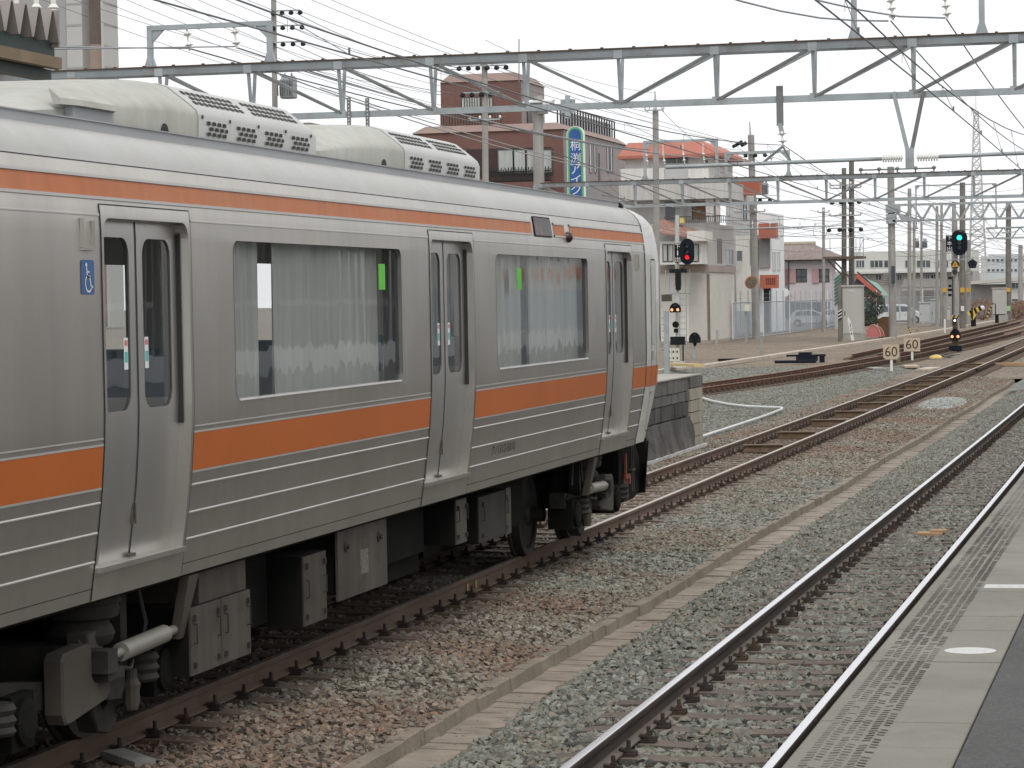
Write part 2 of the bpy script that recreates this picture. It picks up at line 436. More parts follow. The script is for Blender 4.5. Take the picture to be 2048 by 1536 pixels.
def frange(a, b, s):
    n = max(1, int(round((b - a) / s))); return [a + (b - a) * i / n for i in range(n + 1)]
# sleeper positions of the two running lines
SL_R = [8.0 + 0.565 * k for k in range(190)]
SL_T = [9.0 + 0.60 * k for k in range(240)]
def sleeper_rows(sl, y0, y1, half=0.115):
    ys = []
    for s in sl:
        if y0 - 0.4 < s < y1 + 0.4: ys += [s - half - 0.012, s - half, s + half, s + half + 0.012]
    return [y for y in ys]
def on_sleeper(y, sl, half=0.1155):
    k = round((y - sl[0]) / (sl[1] - sl[0])); k = max(0, min(len(sl) - 1, k))
    return abs(y - sl[k]) <= half
prof_R = lin([(-4.66, -0.385), (-4.45, -0.31), (-4.15, -0.205), (-3.9, -0.188), (-1.3, -0.195)])
prof_T = lin([(-9.2, -0.26), (-8.4, -0.215), (-8.1, -0.20), (-6.55, -0.205), (-6.35, -0.185), (-5.7, -0.215), (-5.04, -0.282)])
xs_R = [-4.66, -4.45, -4.15, -3.9, -3.815, -3.81, -3.45, -3.3, -2.9, -2.5, -2.25, -2.1, -1.3]
def dens_R(x, y):
    if x > -3.812 and on_sleeper(y, SL_R): return 0.16
    return 1.0
def dens_R2(x, y): return dens_R(x, y) * 0.62
o = sheet('ballast_bed', BED_G, xs_R, sleeper_rows(SL_R, 8, 36), lambda x, y: prof_R(x), 0.02, dens_R, kind='stuff')
tag(o, 'grey green ballast stones around the bare rail track beside the platform', 'ballast'); scatter(o, ST_G, 520, 1, 0.014, 0.060)
o = sheet('ballast_bed', BED_G, xs_R, sleeper_rows(SL_R, 35.7, 80), lambda x, y: prof_R(x), 0.012, dens_R2, kind='stuff')
tag(o, 'far stretch of grey ballast in the track beside the platform', 'ballast'); scatter(o, ST_G, 520, 2, 0.024, 0.054)
xs_T = [-9.2, -8.8, -8.4, -8.175, -8.17, -7.8, -7.65, -7.2, -6.7, -6.5, -6.175, -6.17, -5.9, -5.6, -5.3, -5.04]
def dens_T(x, y):
    if -8.172 < x < -6.172 and on_sleeper(y, SL_T): return 0.4 if x < -6.6 else 0.85
    return 1.0
o = sheet('ballast_bed', BED_B, xs_T, sleeper_rows(SL_T, 9, 27), lambda x, y: prof_T(x), 0.012, dens_T, kind='stuff')
tag(o, 'reddish brown ballast stones between the train and the concrete kerb', 'ballast'); scatter(o, ST_B, 600, 3, 0.012, 0.050)
o = sheet('ballast_bed', BED_B, xs_T, sleeper_rows(SL_T, 26.75, 46), lambda x, y: prof_T(x), 0.012, dens_T, kind='stuff')
tag(o, 'olive brown ballast stones beside and ahead of the train front', 'ballast'); scatter(o, ST_O, 520, 4, 0.018, 0.046)
o = sheet('ballast_bed', BED_B, xs_T, sleeper_rows(SL_T, 45.75, 92), lambda x, y: prof_T(x), 0.012, lambda x, y: dens_T(x, y) * 0.7, kind='stuff')
tag(o, 'brown ballast stones around the timber blocks ahead of the train', 'ballast'); scatter(o, ST_B, 430, 6, 0.022, 0.05)
# the yard to the left of the running lines and the far stretches
o = sheet('ballast_bed', FAR_GREY, [-22, -18, -15, -13, -11, -9.2], frange(54, 110, 2), lambda x, y: -0.235 if x < -9.3 else -0.262, 0.02, lambda x, y: 1.0 if x > -15 and y < 95 else 0.3, kind='stuff')
tag(o, 'pale grey green ballast between the main line and the rusty sidings', 'ballast'); scatter(o, ST_G, 110, 8, 0.025, 0.055)
sheet('ground', FAR_BROWN, [-30, -26, -22, -18, -14, -9.2], frange(110.01, 330, 5), lambda x, y: -0.26, 0.03, None)
sheet('ground', FAR_BROWN, [-34, -30, -26, -22.02], frange(54, 110, 4), lambda x, y: -0.24, 0.02, None)
sheet('ground', FAR_BROWN, [-9.2, -8, -6, -4, -1.3, 4], frange(92.2, 330, 4), lambda x, y: -0.235, 0.02, None)
sheet('ground', FAR_GREY, [-4.66, -3, -1.3], frange(80.3, 92.2, 3), lambda x, y: -0.21, 0.015, None)
sheet('ground', BED_B, [-34, -20, -9.2], frange(-20, 54, 6), lambda x, y: -0.27, 0.0, None)
# fresh gravel heap
hp = MB(); hc = ground_pt(1880, 806, -0.2)
hp.v = []; nn = 14
for j in range(nn + 1):
    for i in range(nn + 1):
        u, v = i / nn * 2 - 1, j / nn * 2 - 1
        hp.v.append((hc.x + u * 0.62, hc.y + v * 4.2, -0.25 + 0.13 * max(0, 1 - u * u - v * v)))
for j in range(nn):
    for i in range(nn):
        k = j * (nn + 1) + i
        u, v = (i + .5) / nn * 2 - 1, (j + .5) / nn * 2 - 1
        if u * u + v * v < 0.95: hp.f.append((k, k + 1, k + nn + 2, k + nn + 1))
o = hp.build('gravel_heap', FAR_GREY, kind='stuff', fix=False)
a = o.data.attributes.new('dens', 'FLOAT', 'POINT'); a.data.foreach_set('value', [1.0] * len(o.data.vertices))
tag(o, 'patch of pale fresh gravel spilled beside the main line rail', 'gravel'); scatter(o, ST_L, 420, 11, 0.025, 0.05)

# rails
RAIL_P = [(-0.0635, -0.153), (0.0635, -0.153), (0.0635, -0.142), (0.012, -0.122), (0.0085, -0.045), (0.030, -0.036), (0.0325, -0.008), (0.028, -0.001), (-0.028, -0.001), (-0.0325, -0.008), (-0.030, -0.036), (-0.0085, -0.045), (-0.012, -0.122), (-0.0635, -0.142)]
RAIL_DARK = mat('rail web dark', (0.055, 0.040, 0.033), 0.75, 0.1, 0.3, 1.5, dirt=(0.10, 0.075, 0.058), dirt_amt=0.6)
RAIL_BROWN = mat('rail web brown', (0.115, 0.072, 0.050), 0.85, 0, 0.2, 1.2, dirt=(0.17, 0.125, 0.09), dirt_amt=0.6)
def dusty_foot(m, c, z0=-0.150, z1=-0.112):
    t = m.node_tree; N = t.nodes; L = t.links; b = N['Principled BSDF']; src = b.inputs['Base Color'].links[0].from_socket
    g = N.new('ShaderNodeNewGeometry'); sp = N.new('ShaderNodeSeparateXYZ'); L.new(g.outputs['Position'], sp.inputs[0])
    mr = N.new('ShaderNodeMapRange'); mr.inputs['From Min'].default_value = z1; mr.inputs['From Max'].default_value = z0; L.new(sp.outputs[2], mr.inputs['Value'])
    mx_ = N.new('ShaderNodeMixRGB'); mx_.inputs['Color2'].default_value = (*c, 1); L.new(mr.outputs[0], mx_.inputs['Fac']); L.new(src, mx_.inputs['Color1']); L.new(mx_.outputs[0], b.inputs['Base Color'])
dusty_foot(RAIL_DARK, (0.175, 0.145, 0.122)); dusty_foot(RAIL_BROWN, (0.155, 0.112, 0.085))
RAIL_RUST = mat('rail rust', (0.135, 0.062, 0.036), 0.9, 0, 0.25, 0.8)
SHINE = mat('polished rail head', (0.80, 0.80, 0.83), 0.3, 1.0, 0.06, 2.5, stretch=(30, 0.3, 1))
SHINE2 = mat('dull rail head', (0.52, 0.46, 0.41), 0.42, 0.85, 0.12, 2.0, stretch=(30, 0.25, 1))
SHINE3 = mat('rusty rail head', (0.30, 0.20, 0.14), 0.6, 0.4, 0.2, 1.0, stretch=(20, 0.3, 1))
def sweep_rail(track, pts, m, mtop, width=0.056):
    """rail along a list of (x, y); z = 0 at the head"""
    b = MB(); t = MB(); ra = []; rb = []
    for k, (x, y) in enumerate(pts):
        q, p = pts[min(k + 1, len(pts) - 1)], pts[max(k - 1, 0)]
        d = Vector((q[0] - p[0], q[1] - p[1], 0)).normalized(); nrm = Vector((d.y, -d.x, 0))
        ra.append([Vector((x, y, 0)) + nrm * u + Vector((0, 0, v)) for u, v in RAIL_P])
        rb.append([Vector((x, y, 0)) + nrm * u + Vector((0, 0, v)) for u, v in ((-width / 2, -0.0015), (-width / 2, 0.0), (-width / 2 + .01, 0.0015), (width / 2 - .01, 0.0015), (width / 2, 0.0), (width / 2, -0.0015))])
    b.loft(ra, closed=True); t.loft(rb, closed=True)
    r = b.build('rail', m, track, smooth=35)
    t.build('running_surface', mtop, r)
    return r
SLP_C = mat('dusty sleeper', (0.130, 0.103, 0.083), 0.9, 0, 0.22, 3.0, bump=0.4, bscale=30, dirt=(0.12, 0.095, 0.08), dirt_amt=0.7, dirt_scale=6)
SLP_W = mat('brown sleeper', (0.15, 0.108, 0.082), 0.95, 0, 0.3, 3.0, bump=0.5, bscale=25, stretch=(0.6, 4, 4))
CLIPM = mat('rusty clip', (0.042, 0.031, 0.026), 0.8, 0.1, 0.4, 8, dirt=(0.13, 0.075, 0.04), dirt_amt=0.5, dirt_scale=3)
def clip_geo():
    b = MB()
    b.box(-0.055, 0.05, -0.045, 0.045, -0.165, -0.142)             # base plate ear
    b.cbox((-0.012, 0, -0.128), (0.09, 0.055, 0.018), Matrix.Rotation(R(12), 3, 'Y'))
    b.lathe((0.035, 0, -0.15), [(0.022, 0), (0.024, 0.012), (0.02, 0.026)], n=8)
    b.lathe((0.0, 0, -0.13), [(0.021, 0), (0.021, 0.022), (0.0135, 0.023), (0.0135, 0.066), (0.009, 0.069)], n=6)
    return b
def track(label, xc, sl, y1, m, mtop, sm, near, group=None):
    t = thing('railway_track', label, 'railway track', (xc, 0, 0))
    ys = frange(-25, y1, 6)
    for s in (-0.5665, 0.5665): sweep_rail(t, [(xc + s + bend(y), y) for y in ys], m, mtop)
    sb = MB()
    prof = [(-1.0, -0.30), (1.0, -0.30), (1.0, -0.178), (0.72, -0.166), (0.42, -0.166), (0.2, -0.176), (-0.2, -0.176), (-0.42, -0.166), (-0.72, -0.166), (-1.0, -0.178)]
    sb.extr(prof, 'y', -0.105, 0.105)
    proto = None; cproto = None; far = MB(); cnt = 0
    cg = clip_geo()
    for k, y in enumerate(sl):
        if proto is None:
            proto = sb.build('sleeper', sm, t, local=True); s = proto
        else: s = share(proto, 'sleeper', t)
        s.location = (bend(y) + random.uniform(-.012, .012), y, random.uniform(-0.006, 0.003)); s.rotation_euler = (0, 0, random.uniform(-.006, .006))
        for rx in (-0.5665, 0.5665):
            for side in (-1, 1):
                if near[0] <= y < near[1] and cnt < 300:
                    cnt += 1
                    if cproto is None: cproto = cg.build('rail_clip', CLIPM, s, local=True, smooth=30); c = cproto
                    else: c = share(cproto, 'rail_clip', s)
                    c.location = (rx + side * 0.098, random.uniform(-.02, .02), random.uniform(-.004, .004)); c.rotation_euler = (0, 0, 0 if side > 0 else math.pi)
                else:
                    if y > near[1] + 75: continue
                    sg = 1 if side > 0 else -1
                    far.add([(xc + bend(y) + rx + side * 0.098 + v[0] * sg, y + v[1] * sg, v[2]) for v in cg.v], cg.f)
    far.build('rail_clips', CLIPM, t, kind='stuff', fix=False)
    return t
track('bare polished railway track running alongside the platform edge', XR, SL_R, 115, RAIL_DARK, SHINE, SLP_C, (13.5, 56))
tt = track('main line railway track the silver train stands on', XT, SL_T, 330, RAIL_BROWN, SHINE2, SLP_W, (14.5, 59.6))
# yellow chalk marks on the rail web
ck = MB()
for yy in (25.3, 25.62): ck.box(XT + 0.5665 + 0.0125, XT + 0.5665 + 0.0145, yy, yy + 0.03, -0.125, -0.05)
ck.build('chalk_marks', mat('yellow chalk', (0.55, 0.40, 0.08), 0.9), tt)
# sidings further left: centre lines surveyed on the ground
def siding(label, pts, near=None):
    t = thing('railway_track', label, 'railway track', (pts[0][0], pts[0][1], 0), group='rusty sidings')
    fine = []
    for (xa, ya), (xb, yb) in zip(pts, pts[1:]):
        n = max(2, int((yb - ya) / 5))
        for i in range(n): fine.append((xa + (xb - xa) * i / n, ya + (yb - ya) * i / n))
    fine.append(pts[-1])
    for _ in range(3):
        fine = [fine[0]] + [((fine[i - 1][0] + 2 * fine[i][0] + fine[i + 1][0]) / 4, fine[i][1]) for i in range(1, len(fine) - 1)] + [fine[-1]]
    for s in (-0.5665, 0.5665): sweep_rail(t, [(x + s, y) for x, y in fine], RAIL_RUST, SHINE3)
    cg = clip_geo(); cl = MB(); proto = None
    f = lambda y: lin([(b, a) for a, b in fine])(y)
    y = fine[0][1] + 0.3; k = 0
    sb = MB(); sb.box(-1.0, 1.0, -0.1, 0.1, -0.32, -0.185)
    while y < fine[-1][1] - 0.5 and k < 200:
        if proto is None: proto = sb.build('sleeper', SLP_W, t, local=True); s = proto
        else: s = share(proto, 'sleeper', t)
        s.location = (f(y) - pts[0][0], y - pts[0][1], 0)
        for rx in (-0.5665, 0.5665):
            cl.add([(f(y) + rx + 0.1 + v[0] * 1.3, y + v[1] * 1.5, v[2] + 0.012) for v in cg.v], cg.f)
        y += 0.62; k += 1
    cl.build('rail_clips', CLIPM, t, kind='stuff', fix=False)
    return t
siding('rusty siding track nearest the main line curving towards it', [(-16.0, 60), (-14.6, 74), (-13.55, 84), (-12.75, 94), (-12.0, 108), (-11.5, 122), (-11.1, 140), (-10.7, 165), (-10.5, 200), (-11.0, 260)])
siding('rusty branch siding diverging behind the green lit signal', [(-13.4, 122), (-13.4, 140), (-13.45, 160), (-13.6, 190), (-13.9, 240), (-14.6, 300)])

# timber blocks lying between the main line rails
TIMB = mat('old timber', (0.135, 0.092, 0.060), 0.9, 0, 0.3, 2.0, stretch=(1, 6, 6), dirt=(0.26, 0.18, 0.11), dirt_amt=0.7, dirt_scale=4)
tb = MB(); tb.box(-0.35, 0.33, -0.10, 0.10, -0.17, -0.045); tb.box(-0.37, 0.35, -0.13, 0.12, -0.045, -0.028)
first = None
pxs = [(1483, 889), (1554, 863), (1616, 839), (1664, 822), (1710, 805), (1744, 791), (1779, 779), (1803, 770), (1832, 760), (1849, 753), (1878, 741), (1919, 727)]
ordn = ['nearest', 'second nearest', 'third', 'fourth', 'fifth', 'sixth', 'seventh', 'eighth', 'ninth', 'tenth', 'second farthest', 'farthest']
for k, (a, b) in enumerate(pxs):
    p = ground_pt(a + 28 - k * 0.9, b, -0.03)
    tb2 = MB(); tb2.v = tb.v; tb2.f = tb.f
    if first is None: o = tb2.build('timber_block', TIMB); first = o
    else: o = bpy.data.objects.new('timber_block', first.data); col.objects.link(o)
    o.location = (XT + bend(p.y), p.y, 0.0); o.rotation_euler = (0, 0, random.uniform(-.05, .05))
    tag(o, 'brown timber block laid between the main line rails, %s from the train' % ordn[k], 'timber block', 'timber blocks between the rails')

# concrete kerb and drain pavers between the two lines
KERB = mat('kerb concrete', (0.235, 0.198, 0.155), 0.95, 0, 0.2, 2.5, bump=0.5, bscale=25, streak=0.2, dirt=(0.19, 0.155, 0.12), dirt_amt=0.6)
kt = thing('kerb', 'low concrete kerb of short blocks between the two running lines', 'kerb', (-5.03, 8, -0.4)); kt['kind'] = 'structure'
kb = MB(); kb.extr([(-0.065, 0), (0.06, 0), (0.052, 0.125), (0.045, 0.132), (-0.055, 0.132), (-0.065, 0.12)], 'y', 0.006, 0.494)
pr = None
for k in range(172):
    y = 8 + 0.5 * k
    if pr is None: pr = kb.build('kerb_stone', KERB, kt, local=True); s = pr
    else: s = share(pr, 'kerb_stone', kt)
    s.location = (bend(y) + random.uniform(-.008, .008) + 0.03 * math.sin(k * 0.21), y - 8, random.uniform(-.012, .008)); s.rotation_euler = (random.uniform(-.012, .012), 0, random.uniform(-.012, .012))
PAV = mat('dusty paver', (0.255, 0.212, 0.17), 0.95, 0, 0.25, 4.0, bump=0.4, bscale=30, dirt=(0.235, 0.215, 0.18), dirt_amt=0.7, dirt_scale=3)
pt = thing('drain_strip', 'narrow strip of pinkish drain pavers along the kerb', 'pavers', (-4.8, 8, -0.42)); pt['kind'] = 'structure'
pb = MB(); pb.extr([(-0.20, 0), (0.24, 0), (0.24, 0.04), (-0.20, 0.05)], 'y', 0.002, 0.238)
pr = None
for k in range(260):
    y = 8 + 0.24 * k
    if pr is None: pr = pb.build('paver', PAV, pt, local=True); s = pr
    else: s = share(pr, 'paver', pt)
    s.location = (bend(y) + 0.03 * math.sin(k * 0.1) , y - 8, random.uniform(-.012, .004)); s.rotation_euler = (random.uniform(-.02, .02), random.uniform(-.03, .03), random.uniform(-.02, .02))
b = MB()
for yy in frange(70.4, 92, 2)[:-1]: b.quad((-5.0 + bend(yy), yy, -0.376), (-4.5 + bend(yy), yy, -0.376), (-4.5 + bend(yy + 2), yy + 2, -0.376), (-5.0 + bend(yy + 2), yy + 2, -0.376))
b.build('far_pavers', PAV, pt, kind='stuff', fix=False)
o = sheet('loose_stones', PAV, [-4.98, -4.8, -4.62], frange(10, 60, 1), lambda x, y: -0.395, 0, lambda x, y: 0.8 if x < -4.9 else (0.25 if x < -4.7 else 1.3), kind='stuff')
tag(o, 'stray stones lying on the pink drain pavers', 'stones'); scatter(o, ST_O, 170, 14, 0.010, 0.036)
for mm in o.modifiers: pass

# near platform
ASPH = mat('platform asphalt', (0.075, 0.073, 0.072), 0.9, 0, 0.2, 1.5, bump=0.8, bscale=110, dirt=(0.15, 0.15, 0.15), dirt_amt=0.7, dirt_scale=60)
SLAB = mat('platform slab', (0.200, 0.190, 0.158), 0.85, 0, 0.13, 1.3, bump=0.35, bscale=120, dirt=(0.145, 0.138, 0.118), dirt_amt=0.6, dirt_scale=2.5)
pf = thing('platform', 'near platform with grey asphalt and a pale slab edge', 'platform', (-1.29, -20, 0)); pf['kind'] = 'structure'
b = MB(); b.box(-1.17, 9.0, -20, 118, -0.3, 1.035); b.build('platform_wall', mat('platform wall', (0.2, 0.19, 0.17), 0.9, 0, 0.2, 2), pf)
b = MB(); b.box(-0.726, 9.0, -20, 118, 1.036, 1.076); b.build('asphalt_surface', ASPH, pf)
sb = MB(); sb.extr([(0, 0), (0.556, 0), (0.556, 0.04), (0.552, 0.044), (0.012, 0.044), (0.0, 0.036)], 'y', 0.0025, 0.5525)
pr = None
for k in range(180):
    y = 7.8 + 0.555 * k
    if pr is None: pr = sb.build('edge_slab', SLAB, pf, local=True); s = pr
    else: s = share(pr, 'edge_slab', pf)
    s.location = (0.0, y + 20, 1.036 + random.uniform(-.0012, .0012)); s.rotation_euler = (random.uniform(-.0015, .0015), random.uniform(-.0015, .0015), 0)
# scuffed anti-slip herringbone: three worn bands of short dark strokes
TREAD = mat('worn black tread', (0.060, 0.057, 0.049), 0.9, 0, 0.3, 6)
b = MB(); rnd = random.Random(4)
for band in range(3):
    xc = -1.238 + 0.078 * band + 0.034
    y = 7.9; k = 0
    while y < 43:
        wear = 0.55 + 0.45 * math.sin(y * 0.8 + band * 0.9) * math.cos(y * 0.31 + band * .4); k += 1
        for arm in (-1, 1):
            if rnd.random() < 0.93:
                x0, x1 = (xc - 0.035, xc - 0.002) if arm < 0 else (xc + 0.001, xc + 0.034)
                j0, j1 = rnd.uniform(0, 0.005), rnd.uniform(0, 0.005); sl = 0.016
                ya, yb_ = (y, y + sl) if arm < 0 else (y + sl + 0.02, y + 0.02)
                t = 0.007 + 0.015 * max(0.0, min(1.0, wear + rnd.uniform(-.2, .2)))
                b.quad((x0 + j0, ya, 1.0822), (x1 - j1, yb_, 1.0822), (x1 - j1, yb_ + t, 1.0822), (x0 + j0, ya + t, 1.0822))
        y += 0.054
b.build('tread_marks', TREAD, pf, kind='stuff', fix=False)
PMARK = mat('white floor mark', (0.52, 0.52, 0.50), 0.7, 0, 0.05, 5, dirt=(0.5, 0.5, 0.49), dirt_amt=0.5, dirt_scale=9)
def disc(c, rx, ry, n=40, z=0.0): return [(c[0] + rx * math.cos(2 * math.pi * i / n), c[1] + ry * math.sin(2 * math.pi * i / n), c[2]) for i in range(n)]
b = MB(); b.add(disc((-0.885, 12.05, 1.0826), 0.112, 0.112), [tuple(range(40))]); o = b.build('floor_sticker', PMARK, fix=False)
tag(o, 'round white boarding sticker on the platform edge slabs', 'sticker')
b = MB(); rr_ = [(-0.885 + 0.09 * math.cos(t * .157), 12.05 + 0.09 * math.sin(t * .157)) for t in range(40)]
c2 = mat('faded print', (0.47, 0.48, 0.52), 0.7)
for i in range(-2, 3): b.box(-0.885 + i * 0.03 - 0.01, -0.885 + i * 0.03 + 0.01, 12.03, 12.08, 1.0827, 1.0831)
b.build('faded_print', c2, o)
b = MB(); b.box(-1.0, -0.60, 14.62, 14.80, 1.0815, 1.0827); o = b.build('floor_sign', PMARK); tag(o, 'white rectangular boarding sign on the platform edge', 'sticker')
b = MB()
for i in range(5): b.box(-0.93 + i * 0.05, -0.90 + i * 0.05, 14.68, 14.745, 1.0828, 1.0832)
b.build('faded_print', c2, o)

# old stone platform on the far side of the train
OP_D = mat('soot stained stone', (0.05, 0.046, 0.042), 0.95, 0, 0.45, 1.8, streak=0.7, bump=0.8, bscale=16, c2=(0.13, 0.125, 0.115))
OP_L = mat('pale sandstone block', (0.36, 0.325, 0.265), 0.92, 0, 0.12, 1.6, bump=0.4, bscale=20, streak=0.15)
OP_C = mat('old coping', (0.15, 0.145, 0.132), 0.95, 0, 0.3, 1.5, streak=0.5, bump=0.5, bscale=16)
OP_T = mat('old platform top', (0.33, 0.315, 0.28), 0.95, 0, 0.15, 0.8, bump=0.3, bscale=30)
op = thing('old_platform', 'old stone platform with a blackened wall behind the train front', 'platform', (-9.0, 52.85, -0.3))
b = MB(); b.box(-19.5, -9.18, -20, 52.75, -0.3, 1.13); b.build('platform_body', OP_D, op)
b = MB(); b.box(-19.5, -8.98, -20, 52.87, 1.131, 1.155); b.build('platform_top', OP_T, op)
def course(z0, z1, y0, y1, wmin, wmax, m, xf, depth, name, jit=0.02):
    y = y0
    while y < y1 - 0.02:
        yy = min(y1, y + random.uniform(wmin, wmax))
        d = random.uniform(-jit, jit)
        xo = xf(z0) + d, xf(z1) + d
        q = MB(); g_ = 0.008
        q.prism([(xf(z0) - depth, y + g_, z0 + g_), (xo[0], y + g_, z0 + g_), (xo[1], y + g_, z1 - g_), (xf(z1) - depth, y + g_, z1 - g_)],
                [(xf(z0) - depth, yy - g_, z0 + g_), (xo[0], yy - g_, z0 + g_), (xo[1], yy - g_, z1 - g_), (xf(z1) - depth, yy - g_, z1 - g_)])
        q.build(name, m, op); y = yy
flat = lambda z: -9.0
batter = lambda z: -8.98 + 0.0 if z > 0.4 else -8.98 + (0.4 - z) * 0.22
course(0.87, 1.13, 30, 51.5, 1.2, 1.8, OP_C, flat, 0.16, 'coping_stone', 0.008)
course(0.68, 0.87, 30, 51.5, 0.45, 0.65, OP_C, flat, 0.16, 'stone', 0.015)
course(0.40, 0.68, 30, 51.5, 0.4, 0.6, OP_D, flat, 0.16, 'stone', 0.02)
q = MB()
ys_ = frange(30, 51.45, 0.45); zs_ = [-0.3, -0.12, 0.05, 0.22, 0.395]
for y in ys_:
    for z in zs_: q.v.append((batter(z) + random.uniform(-.03, .03), y, z))
for j in range(len(ys_) - 1):
    for i in range(4): q.f.append((j * 5 + i, j * 5 + i + 1, (j + 1) * 5 + i + 1, (j + 1) * 5 + i))
q.build('battered_wall', mat('rough sooty wall', (0.035, 0.032, 0.028), 0.95, 0, 0.5, 2.2, c2=(0.10, 0.092, 0.084), bump=0.9, bscale=9, dirt=(0.20, 0.19, 0.17), dirt_amt=0.5, dirt_scale=0.9), op, smooth=60)
zz = [-0.3, -0.02, 0.22, 0.45, 0.68, 0.91]
for a, c in zip(zz, zz[1:]): course(a, c, 51.52, 52.85, 0.38, 0.5, OP_L, lambda z: -8.97, 0.2, 'pale_stone', 0.006)
course(0.91, 1.13, 51.52, 52.85, 0.6, 0.7, OP_C, lambda z: -8.96, 0.2, 'coping_stone', 0.004)
# dry weeds at the foot of the wall
wd = MB(); rnd = random.Random(8)
for k in range(260):
    y = rnd.uniform(42, 51.8); x = -8.75 + rnd.uniform(-.1, .12); h = rnd.uniform(0.06, 0.26); lean = (rnd.uniform(-.1, .12), rnd.uniform(-.16, .16))
    p0 = Vector((x, y, -0.26)); p1 = p0 + Vector((lean[0] * .4, lean[1] * .4, h * .6)); p2 = p0 + Vector((lean[0], lean[1], h)); w_ = Vector((0, 0.006, 0))
    wd.add([p0 - w_, p0 + w_, p1 + w_ * .7, p1 - w_ * .7, p2], [(0, 1, 2, 3), (3, 2, 4)])
tag(wd.build('dry_weeds', mat('dry weed', (0.34, 0.27, 0.17), 0.9, 0, 0.3, 9), kind='stuff', fix=False), 'dry straw coloured weeds at the foot of the old platform wall', 'weeds')
# white drain hose
hz = -0.17
b = MB(); b.path([(-9.30, 53.0, hz), (-9.33, 56, hz), (-9.36, 60, hz), (-9.4, 64, hz), (-9.5, 67.5, hz), (-9.62, 68.6, hz), (-9.9, 68.9, hz), (-10.6, 69.6, hz), (-11.4, 71.2, hz), (-12.3, 73.8, hz), (-13.2, 77, hz)], 0.032, 8)
tag(b.build('drain_hose', mat('white hose', (0.62, 0.63, 0.62), 0.6, 0, 0.08, 3), smooth=60), 'white hose bent across the ballast past the old platform end', 'hose')
b = MB(); b.box(-8.86, -8.81, 40, 52.4, -0.24, -0.17); tag(b.build('cable_duct', mat('pale duct', (0.55, 0.56, 0.56), 0.6, 0, 0.15, 3)), 'pale cable duct at the foot of the old platform wall', 'cable duct')
# ================================================================== THE TRAIN
HW = lin([(0.95, 1.348), (1.03, 1.361), (1.10, 1.372), (1.25, 1.394), (1.41, 1.416), (1.575, 1.437), (1.66, 1.446), (1.885, 1.463), (2.05, 1.470), (3.04, 1.470), (3.15, 1.466), (3.25, 1.456), (3.36, 1.441), (3.44, 1.424), (3.50, 1.398), (3.56, 1.352), (3.61, 1.285), (3.645, 1.205)])
def SX(z, off=0.0): return XT + HW(z) + off
ZC = [1.10, 1.17, 1.25, 1.33, 1.41, 1.49, 1.575, 1.66, 1.77, 1.885, 2.05, 3.04, 3.10, 3.15, 3.20, 3.25, 3.305, 3.36, 3.40]

def steel_mat(name, c, rough, streak=0.0, tint=None, metal=0.85):
    m = mat(name, c, rough, metal, 0.07, 1.0, stretch=(1, 1.2, 0.35), streak=streak, dirt=tint, dirt_amt=0.5 if tint else 0.0, dirt_scale=0.8, bump=0.05, bscale=1.7)
    return m
ST_BODY = steel_mat('stainless body', (0.535, 0.508, 0.470), 0.34, 0.07, (0.46, 0.43, 0.385), 0.88)
ST_DOOR = steel_mat('stainless door', (0.56, 0.545, 0.52), 0.32, 0.0, None, 0.85)
ST_EDGE = steel_mat('bright door edge', (0.53, 0.51, 0.475), 0.3, 0.06, (0.36, 0.33, 0.29), 0.8)
ROOFM = mat('roof paint', (0.42, 0.414, 0.395), 0.5, 0.1, 0.05, 0.7, streak=0.06, dirt=(0.48, 0.48, 0.475), dirt_amt=0.6, dirt_scale=0.9)
LEDGE = mat('roof ledge', (0.37, 0.375, 0.39), 0.6, 0.2, 0.08, 1.5)
ORANGE = mat('orange stripe', (0.46, 0.112, 0.015), 0.40, 0, 0.08, 0.9, spec=0.5)
ORANGE2 = mat('skylit orange stripe', (0.50, 0.140, 0.035), 0.55, 0, 0.06, 0.7, c2=(0.47, 0.175, 0.075), streak=0.16)  # upper band painted paler for the sky light on its inward lean
TRIM = mat('white trim', (0.42, 0.41, 0.39), 0.4, 0.1, 0.05)
SEAM = mat('panel gap', (0.03, 0.03, 0.03), 0.8)
MASKW = mat('white front moulding', (0.52, 0.515, 0.48), 0.4, 0, 0.05, 1.0, streak=0.08, coat=0.3)
GLASS = glass_mat('train window glass', (0.93, 0.95, 0.935), 1.2, 0.22, (1.0, 3.2, 0.22))
DGLASS = glass_mat('door glass', (0.9, 0.93, 0.91), 1.3, 0.12, (1.0, 2.0, 0.4))
UNDER = mat('underframe black', (0.009, 0.0085, 0.008), 0.9, 0, 0.3, 3, spec=0.15)
UGREY = mat('dusty equipment grey', (0.072, 0.062, 0.050), 0.8, 0.05, 0.18, 1.6, dirt=(0.05, 0.043, 0.036), dirt_amt=0.6, dirt_scale=3)
UDARK = mat('dusty bogie dark', (0.022, 0.020, 0.018), 0.85, 0.05, 0.3, 3, dirt=(0.055, 0.048, 0.040), dirt_amt=0.6, dirt_scale=4)

train = thing('train_car', 'silver commuter train car with orange stripes standing on the main line', 'train', (XT, 20, 0))
Y0, YF = 10.4, 29.93
WINS = [(16.25, 20.07), (23.06, 26.87)]
DOORS = [14.785, 21.585, 28.48]
WZ0, WZ1 = 2.05, 3.045
DZ0, DZ1 = 1.215, 3.135

